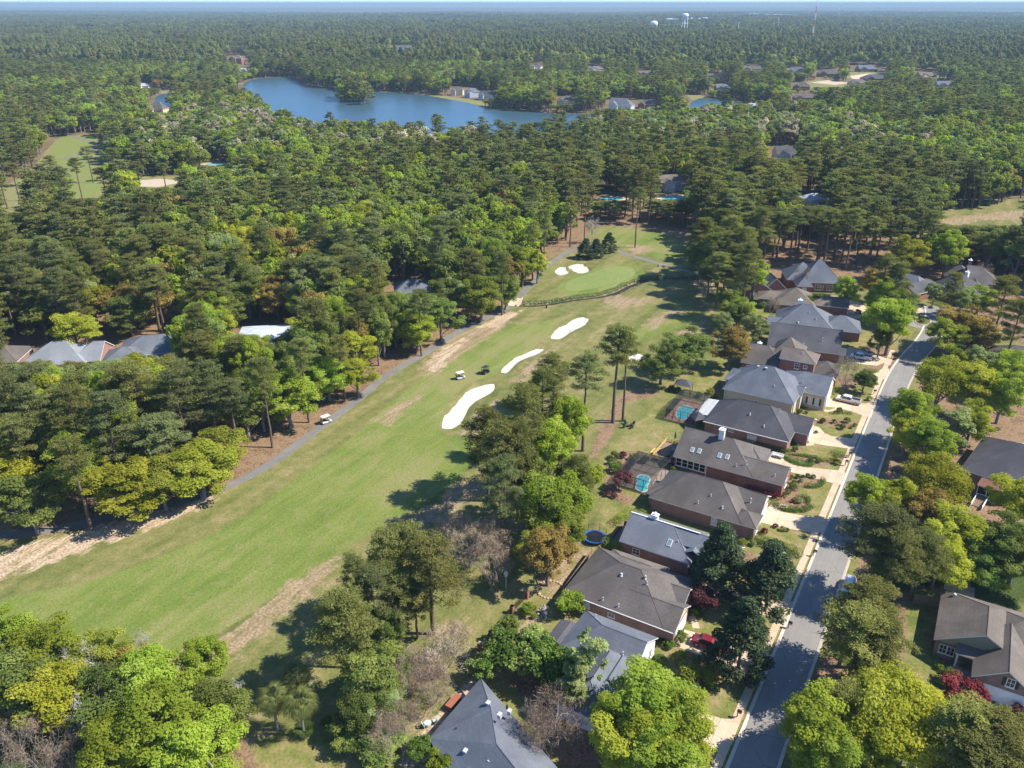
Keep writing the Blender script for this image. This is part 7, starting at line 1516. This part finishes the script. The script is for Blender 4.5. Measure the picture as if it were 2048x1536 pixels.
    for i, (k, px, py, h, r, mk, lab) in enumerate((('pine', 1000, 905, 23, 4.4, 'pine', 'dark pine overhanging the fairway left of the central tree clump'), ('pine', 1010, 965, 21, 3.6, 'pine_blue', 'straight pine with dark trunk at the front of the central clump'), ('pine', 1050, 830, 24, 5.0, 'pine_olive', 'broad olive pine at the top of the central clump'), ('pine', 975, 870, 21, 4.2, 'pine', 'pine at the left end of the central clump by the long bunker'), ('pine', 1085, 790, 22, 4.2, 'pine', 'dark pine behind the broad olive pine'), ('pine', 1035, 900, 22, 3.8, 'pine', 'dark pine in the heart of the central clump'),
        ('broad', 1130, 850, 17, 4.6, 'bright', 'bright green tree on the right side of the central clump'), ('broad', 1100, 905, 16, 4.2, 'bright', 'bright green tree below the right side of the central clump'), ('broad', 1115, 1005, 16, 6.0, 'bright', 'large bright green maple standing behind the bronze tree'), ('broad', 1150, 950, 12, 3.6, 'mid', 'green tree right of the large bright maple'), ('small', 1185, 950, 7, 2.6, 'bright', 'small bright tree beside the pool garden'), ('broad', 1060, 960, 15, 3.6, 'mid', 'green tree between dark pines and bright maple'),
        ('broad', 1096, 1105, 12, 4.2, 'orange', 'bronze-gold tree with a stone ring at its foot'), ('broad', 1140, 1060, 10, 3.2, 'olive', 'thin gold-leaved tree behind the trampoline'), ('broad', 1065, 1080, 9, 3.0, 'olive', 'sparse gold-green tree left of the bronze tree'), ('small', 1140, 1207, 4.2, 2.3, 'bright', 'small bright green tree at the corner of the brown hip roof'),
        ('pine_tall', 1172, 745, 24, 4.0, 'pine_blue', 'tall pine with long trunk, left of the three beside the back lawn'), ('pine_tall', 1235, 690, 25, 4.6, 'pine', 'tallest pine of the three beside the back lawn'), ('pine_tall', 1255, 700, 23, 3.8, 'pine_olive', 'tall pine at the right of the three beside the back lawn'), ('pine', 1108, 740, 15, 4.4, 'pine', 'spreading dark pine over the fairway at the middle bunker'), ('broad', 1325, 715, 13, 5.0, 'mid', 'grey-green oak with forked trunk above the gazebo'), ('broad', 1372, 690, 13, 5.0, 'mid', 'rounded green tree behind the forked oak'), ('broad', 1462, 690, 12, 5.0, 'orange', 'rust-gold tree behind the tan brick houses'), ('broad', 1510, 655, 10, 3.6, 'pale', 'pale green tree left of the dark brown gable'), ('broad', 1475, 632, 10, 3.8, 'mid', 'green tree by the grass swale above the rust-gold tree'), ('broad', 1440, 650, 9, 2.6, 'pale', 'thin pale green tree at the swale'), ('small', 1500, 700, 5, 2.4, 'mid', 'small green tree at the gable of the dark brown house'))):
        T(k, px, py, h, r, mk, lab, MG, var=i)
    # around the bottom houses
    FG = 'trees around the nearest houses'
    for i, (k, px, py, h, r, mk, lab) in enumerate((('loquat', 1010, 1300, 6.5, 3.6, 'glossy', 'glossy evergreen shrub tree, left of the glossy clump'), ('loquat', 1065, 1305, 7, 4.0, 'glossy', 'glossy evergreen shrub tree in the middle of the glossy clump'), ('loquat', 1110, 1325, 7, 4.0, 'glossy', 'glossy evergreen shrub tree at the right of the glossy clump'), ('loquat', 966, 1332, 5, 2.4, 'glossy', 'small glossy shrub tree at the corner of the blue-grey roof'), ('loquat', 1120, 1365, 6, 3.2, 'glossy', 'glossy shrub tree at the front right of the glossy clump'),
        ('narrow', 1172, 1320, 13, 2.6, 'pale', 'tall narrow pale green tree before the slate-blue roof'), ('narrow', 1150, 1370, 9, 2.2, 'pale', 'shorter pale green tree beside the tall narrow one'), ('broad', 1300, 1420, 12, 4.8, 'bright', 'big bright green tree covering the slate-blue house'), ('broad', 1345, 1455, 12, 4.4, 'bright', 'bright green tree at the right of the big bright one'), ('broad', 1262, 1485, 11, 4.2, 'yellow', 'yellow-green tree at the front of the big bright one'), ('broad', 1235, 1435, 10, 3.0, 'bright', 'bright tree at the left of the big bright one'), ('broad', 1320, 1525, 11, 4.2, 'bright', 'bright green tree cut by the bottom edge'),
        ('loquat', 837, 1495, 3.6, 2.0, 'glossy', 'green shrub tree at the bottom fence'), ('loquat', 880, 1528, 4, 2.4, 'lime', 'yellow-green shrub tree on the bottom edge'), ('small', 1017, 1250, 5, 1.6, 'mid', 'slim green tree beside the rail fence'),
        ('magnolia', 1440, 1128, 14, 4.6, 'magnolia', 'dark magnolia in front of the grey gable house'), ('magnolia', 1540, 1165, 14, 4.7, 'magnolia', 'dark magnolia nearest the sidewalk'), ('magnolia', 1484, 1282, 14, 4.5, 'magnolia', 'dark magnolia beside the red pickup'), ('small', 1408, 1200, 4.5, 2.4, 'plum', 'thin reddish japanese maple between garage and magnolia'), ('small', 1932, 1388, 4.8, 2.8, 'red', 'round dark red maple before the garage of the tan roofed house'), ('small', 1240, 958, 4.5, 2.1, 'plum', 'plum-leaved tree beside the screened turquoise pool'))):
        T(k, px, py, h, r, mk, lab, FG, var=i)
    # street right hand side
    RG = 'trees right of the street'
    for i, (k, px, py, h, r, mk, lab) in enumerate((('pine', 1765, 1065, 17, 5.6, 'pine_blue', 'big grey-green pine overhanging the street by the white car'), ('pine', 1790, 1100, 16, 4.4, 'pine', 'dark pine right of the big grey-green roadside pine'), ('pine', 1745, 1215, 16, 4.6, 'pine_olive', 'olive pine in the roadside island, upper'), ('pine', 1720, 1270, 16, 4.8, 'pine_olive', 'olive pine in the roadside island, middle'), ('pine', 1765, 1290, 15, 4.2, 'pine', 'darker pine in the roadside island, right'), ('pine', 1700, 1235, 13, 3.6, 'pine', 'lower pine leaning over the street from the roadside island'), ('broad', 1760, 1330, 7, 2.2, 'bright', 'small bright tree at the base of the roadside island pines'),
        ('broad', 1628, 1458, 12, 4.4, 'bright', 'bright green tree at the bottom by the street'), ('broad', 1668, 1505, 11, 4.0, 'bright', 'bright green tree cut by the bottom edge beside the street'), ('spread', 1780, 1430, 14, 6.2, 'yellow', 'large yellow-green spreading tree at the bottom right'), ('spread', 1840, 1475, 13, 5.6, 'yellow', 'yellow-green tree right of the spreading one'), ('broad', 1730, 1490, 11, 4.0, 'yellow', 'yellow-green tree low at the bottom right'), ('pine', 1690, 1410, 12, 3.0, 'pine_olive', 'small pine between bright and yellow-green bottom trees'), ('pine', 1930, 1465, 15, 5.0, 'pine_olive', 'olive pine at the bottom below the red maple'), ('pine', 2010, 1490, 15, 5.0, 'pine_olive', 'olive pine in the bottom right corner'), ('pine', 1960, 1530, 14, 4.6, 'pine', 'dark pine cut by the bottom right edge'),
        ('broad', 1745, 1000, 12, 4.4, 'bright', 'green tree leaning over the street above the big roadside pine'), ('broad', 1790, 1005, 12, 4.0, 'yellow', 'yellow-green tree behind the street-leaning one'), ('spread', 1868, 965, 13, 6.0, 'yellow', 'vivid yellow-green tree left of the grey hipped porch house'), ('broad', 1858, 890, 13, 4.4, 'bright', 'vivid lime tree in the middle of the street trees'), ('narrow', 1912, 860, 13, 3.8, 'pale', 'pale feathery tree right of the vivid lime one'), ('broad', 1945, 840, 12, 3.6, 'yellow', 'yellow-green tree left of the side road'), ('broad', 1830, 825, 14, 4.8, 'bright', 'full green tree over the street at the upper bend'), ('broad', 1815, 860, 11, 3.6, 'yellow', 'green tree under the full green street tree'),
        ('spread', 1885, 762, 14, 6.6, 'yellow', 'broad yellow-green oak over the upper street'), ('broad', 1950, 770, 14, 5.2, 'yellow', 'yellow-green tree right of the broad oak'), ('broad', 2010, 785, 14, 5.0, 'bright', 'bright green tree near the right edge above the side road'), ('broad', 2030, 740, 14, 4.8, 'bright', 'bright tree at the right edge below the brown roof'), ('broad', 1960, 720, 9, 3.6, 'pale', 'grey-green misty tree left of the edge house'), ('broad', 1915, 722, 9, 3.0, 'bright', 'small bright tree right of the red bush'),
        ('broad', 1850, 1035, 12, 4.6, 'orange', 'bronze tree in the middle of the right-hand thicket'), ('broad', 1910, 1070, 12, 4.4, 'yellow', 'yellow-green tree beside the small blue pool'), ('broad', 1880, 1110, 12, 4.4, 'yellow', 'yellowish tree in the dark right-hand thicket'), ('broad', 1990, 1075, 12, 4.4, 'mid', 'mid-green tree right of the small blue pool'), ('broad', 2040, 1000, 13, 5.0, 'yellow', 'gold-green tree at the right edge below the porch house'), ('broad', 2035, 1110, 12, 4.8, 'mid', 'green tree at the right edge above the tan roofed house'), ('small', 1985, 1165, 4, 2.6, 'lime' if False else 'bright', 'bright low tree behind the tan roofed house'), ('pine', 1845, 1100, 14, 4.0, 'pine', 'dark pine behind the privacy fence'), ('broad', 1950, 1125, 9, 3.6, 'deep', 'dark tree behind the concrete patio'),
        ('broad', 1925, 645, 14, 6.0, 'orange', 'large bronze-gold oak right of the cul-de-sac'), ('broad', 1895, 672, 12, 5.0, 'olive', 'olive-gold oak leaning over the street below the cul-de-sac'), ('broad', 1960, 670, 12, 5.0, 'orange', 'bronze oak at the right of the large bronze-gold one'), ('small', 1947, 708, 5, 3.0, 'red', 'red-leaved bush tree under the bronze oaks'), ('pine', 2010, 590, 22, 5.0, 'pine_olive', 'tall pine near the right edge beside the bronze oaks'), ('pine', 2035, 640, 20, 4.6, 'pine', 'dark pine at the right edge beside the bronze oaks'), ('broad', 1960, 595, 10, 4.2, 'bright', 'bright green tree before the brown chimney house'), ('broad', 1925, 600, 10, 3.8, 'pale', 'pale green tree left of the bright one before the chimney house'), ('pine', 1910, 570, 15, 3.4, 'pine', 'dark conifer between the slate and chimney houses'), ('broad', 1870, 585, 8, 2.6, 'pale', 'thin pale tree before the dark slate house'),
        ('broad', 1785, 645, 17, 6.0, 'bright', 'largest bright green tree left of the cul-de-sac'), ('broad', 1775, 590, 14, 5.0, 'bright', 'bright green tree behind the largest one left of the cul-de-sac'), ('broad', 1805, 610, 13, 4.2, 'mid', 'green tree right behind the largest one'), ('broad', 1695, 580, 12, 3.8, 'bright', 'bright flat-topped tree before the pyramid-roofed house'), ('broad', 1748, 565, 12, 4.0, 'orange', 'bronze tree between pyramid roof and cul-de-sac'), ('broad', 1762, 680, 9, 3.0, 'mid', 'lower green tree beside the silver pickup'), ('broad', 1510, 552, 14, 5.0, 'bright', 'bright yellow-green tree left of the garage house'), ('broad', 1455, 598, 13, 4.6, 'mid', 'grey-green tree at the swale end of the creek woods'), ('broad', 1482, 622, 10, 4.0, 'bright', 'bright green tree below the grey-green swale tree'), ('small', 1645, 598, 6, 2.8, 'deep' if False else 'mid', 'dark tree on the front lawn of the brown hip house'), ('small', 1625, 604, 5, 2.2, 'mid', 'dark topiary tree left of the dark lawn tree'), ('broad', 1730, 760, 6, 3.2, 'deep', 'dark evergreen tree beside the bare street tree'))):
        T(k, px, py, h, r, mk if mk in LEAF else 'mid', lab, RG, var=i)
    bare_px(1693, 742, 9, 4.0, 'bare spreading street tree beside the cream house', var=0); bare_px(1608, 552, 8, 4.2, 'pinkish budding bare tree between garage and pyramid roofs', var=1); bare_px(1545, 610, 8, 2.4, 'thin bare tree at the corner of the faded brown house', var=3); bare_px(1965, 545, 9, 3.6, 'bare budding tree over the brown chimney house roof', var=2); bare_px(1185, 455, 12, 3.2, 'bare white-limbed tree behind the putting green', white=True, var=0)
    # round the putting green
    for px, py, h, r, lab in ((1172, 500, 8, 3.6, 'left dark round magnolia beside the green'), (1192, 499, 7.5, 3.2, 'middle dark round magnolia beside the green'), (1218, 487, 8, 3.4, 'right dark round magnolia beside the cart path')): T('magnolia', px, py, h, r, 'magnolia', lab, 'magnolias by the green')
    GP = 'pines standing round the putting green'
    for px, py, h, r, mk, lab, k in ((1270, 495, 25, 3.6, 'pine', 'lone tall pine on the turf behind the green', 'pine_tall'), (1140, 494, 21, 3.6, 'pine_olive', 'pine at the path corner left of the magnolias', 'pine_tall'), (1168, 487, 20, 2.8, 'pine', 'thin pine behind the left magnolia', 'pine_tall'), (1094, 487, 24, 3.8, 'pine', 'pine at the upper path edge', 'pine_tall'), (1115, 489, 13, 3.0, 'deep', 'dark low tree between two pines by the path', 'broad'), (1065, 560, 22, 3.4, 'pine_olive', 'pine on the path bend below the small left bunker', 'pine_tall'), (1088, 540, 23, 3.4, 'pine', 'pine on the path edge beside the small left bunker', 'pine_tall'), (1004, 630, 21, 3.8, 'pine', 'pine beside the bridge end of the cart path', 'pine_tall'), (1058, 484, 24, 4.0, 'pine', 'pine left of the upper path pine', 'pine_tall'), (1063, 492, 23, 3.6, 'pine_blue', 'grey pine left of the upper path pine', 'pine_tall'),
        (545, 895, 22, 3.6, 'pine', 'long bare-trunked pine beside the cart path bend', 'pine_tall'), (183, 1060, 20, 4.0, 'pine_olive', 'leaning bare-trunked pine at the sandy bank', 'pine_tall'), (70, 1008, 20, 3.8, 'pine', 'bare-trunked pine at the left behind the sandy bank', 'pine_tall'), (618, 845, 22, 3.4, 'pine', 'bare-trunked pine above the parked golf cart', 'pine_tall'), (843, 712, 20, 3.2, 'pine_blue', 'pine with grey trunk on the path edge above the long bunker', 'pine_tall'), (690, 803, 18, 3.0, 'pine_olive', 'slim pine on the path edge left of the pair of carts', 'pine_tall')):
        x, y = gp(px, py); tree(k, x, y, h, r, mk, lab, GP)
    EG = 'leafy trees along the cart path edge'
    for px, py, h, r, mk, lab in ((255, 960, 13, 5.4, 'yellow', 'big yellow-green tree overhanging the sandy bank'), (320, 955, 12, 4.2, 'olive', 'olive tree beside the big yellow-green one at the bank'), (395, 930, 12, 5.0, 'yellow', 'yellow-green tree at the start of the exposed cart path'), (440, 890, 11, 4.0, 'olive', 'olive-gold tree left of the bare-trunked path pine'), (5, 950, 12, 4.6, 'yellow', 'yellow-green tree on the left edge above the bank'), (380, 785, 15, 5.6, 'olive', 'olive-gold tree in the lower woods above the bank'), (455, 800, 13, 4.2, 'yellow', 'yellow-green tree right of the olive-gold one in the lower woods'),  (712, 742, 11, 3.4, 'yellow', 'yellow-green tree above the parked golf cart'), (655, 745, 12, 3.8, 'bright', 'bright green tree above the parked golf cart'), (830, 650, 13, 4.0, 'bright', 'bright green tree on the path edge above the long bunker'), (880, 625, 14, 4.4, 'mid', 'green tree on the path edge below the slate roof'), (960, 585, 15, 4.4, 'olive', 'olive oak left of the creek bridge'), (1010, 570, 13, 3.6, 'mid', 'green tree at the creek bridge'), (1045, 520, 15, 4.2, 'bright', 'bright green tree left of the small bunkers'), (1075, 520, 13, 3.2, 'yellow', 'yellow-green tree at the path bend by the small bunkers'), (310, 590, 14, 4.4, 'orange', 'bronze tree in the gap of the left woods'), (240, 600, 14, 5.0, 'orange', 'bronze-orange tree left in the gap of the left woods'), (180, 605, 14, 5.0, 'yellow', 'yellow-green tree left of the bronze ones in the left woods'), (405, 590, 14, 4.0, 'bright', 'bright green tree right of the gap in the left woods'), (150, 660, 13, 4.6, 'yellow', 'yellow-green tree behind the grey-roofed wood house')):
        T('broad', px, py+6, h, r*1.22, mk, lab, EG)
    # creek woods edge
    for px, py, h, r, mk, lab, k in ((1402, 520, 15, 5.0, 'mid', 'rounded green tree at the left edge of the creek woods', 'broad'), (1425, 500, 22, 4.4, 'pine', 'dark pine at the left edge of the creek woods', 'pine'), (1440, 535, 19, 4.4, 'pine', 'dark pine over the shaded creek', 'pine'), (1470, 520, 20, 4.4, 'pine', 'dark pine right of the one over the creek', 'pine'), (1420, 548, 15, 4.4, 'deep', 'deep green tree over the shaded creek', 'broad'), (1815, 510, 17, 6.0, 'yellow', 'large yellow-green tree behind the cul-de-sac houses', 'broad'), (1900, 500, 17, 6.2, 'bright', 'large green tree behind the dark slate house', 'broad'), (1985, 490, 16, 5.4, 'mid', 'green tree behind the brown chimney house', 'broad'), (1770, 540, 20, 4.8, 'pine', 'dark pine behind the bronze tree near the cul-de-sac', 'pine'), (1800, 555, 19, 4.2, 'pine', 'dark pine beside the dark slate house', 'pine')):
        T(k, px, py, h, r, mk, lab, 'trees along the creek woods')
    # far left clearing
    for px, py, h, r, mk, lab in ((165, 398, 21, 3.8, 'pine', 'left of the two tall pines in the far left clearing'), (187, 366, 20, 4.0, 'pine', 'right of the two tall pines in the far left clearing'), (286, 402, 20, 3.8, 'pine', 'tall pine before the tan far bunker'), (115, 388, 20, 4.2, 'pine', 'dark pine at the left of the far clearing'), (75, 372, 20, 4.4, 'pine', 'dark pine at the left edge of the far clearing'), (235, 362, 18, 3.6, 'pine_blue', 'grey pine at the left end of the tan far bunker'), (40, 402, 19, 4.4, 'pine_olive', 'olive pine at the picture edge before the far left clearing'), (135, 410, 17, 4.2, 'pine', 'low dark pine in front of the two tall clearing pines'), (215, 402, 17, 4.4, 'pine_olive', 'olive pine in front of the tan far bunker, left end'), (335, 392, 17, 4.0, 'pine', 'dark pine in front of the tan far bunker, right end'), (15, 418, 18, 4.2, 'pine', 'dark pine nearest the left picture edge by the clearing'), (90, 415, 16, 4.2, 'pine_blue', 'grey-green pine between edge and tall clearing pines')):
        x, y = gp(px, py); tree('pine_tall', x, y, h, r, mk, lab, 'pines in the far left clearing')
    # island trees in the lake
    for px, py, h, r, mk, lab in ((690, 190, 11, 8, 'olive', 'olive tree on the left of the lake island'), (712, 188, 13, 9, 'yellow', 'yellow-green tree in the middle of the lake island'), (728, 190, 15, 8, 'pine', 'dark tree on the right of the lake island')): T('broad', px, py, h, r, mk, lab, 'trees on the lake island')
# ------------------------------------------------------------------ assemble
LEAF['lime2'] = LEAF['lime']
build_gardens_beds()
build_ground(); build_course(); build_street(); build_pavements(); build_far()
build_houses(); build_distant(); build_gardens(); build_yards(); build_vehicles()
plant_trees(); build_forest(); build_haze()
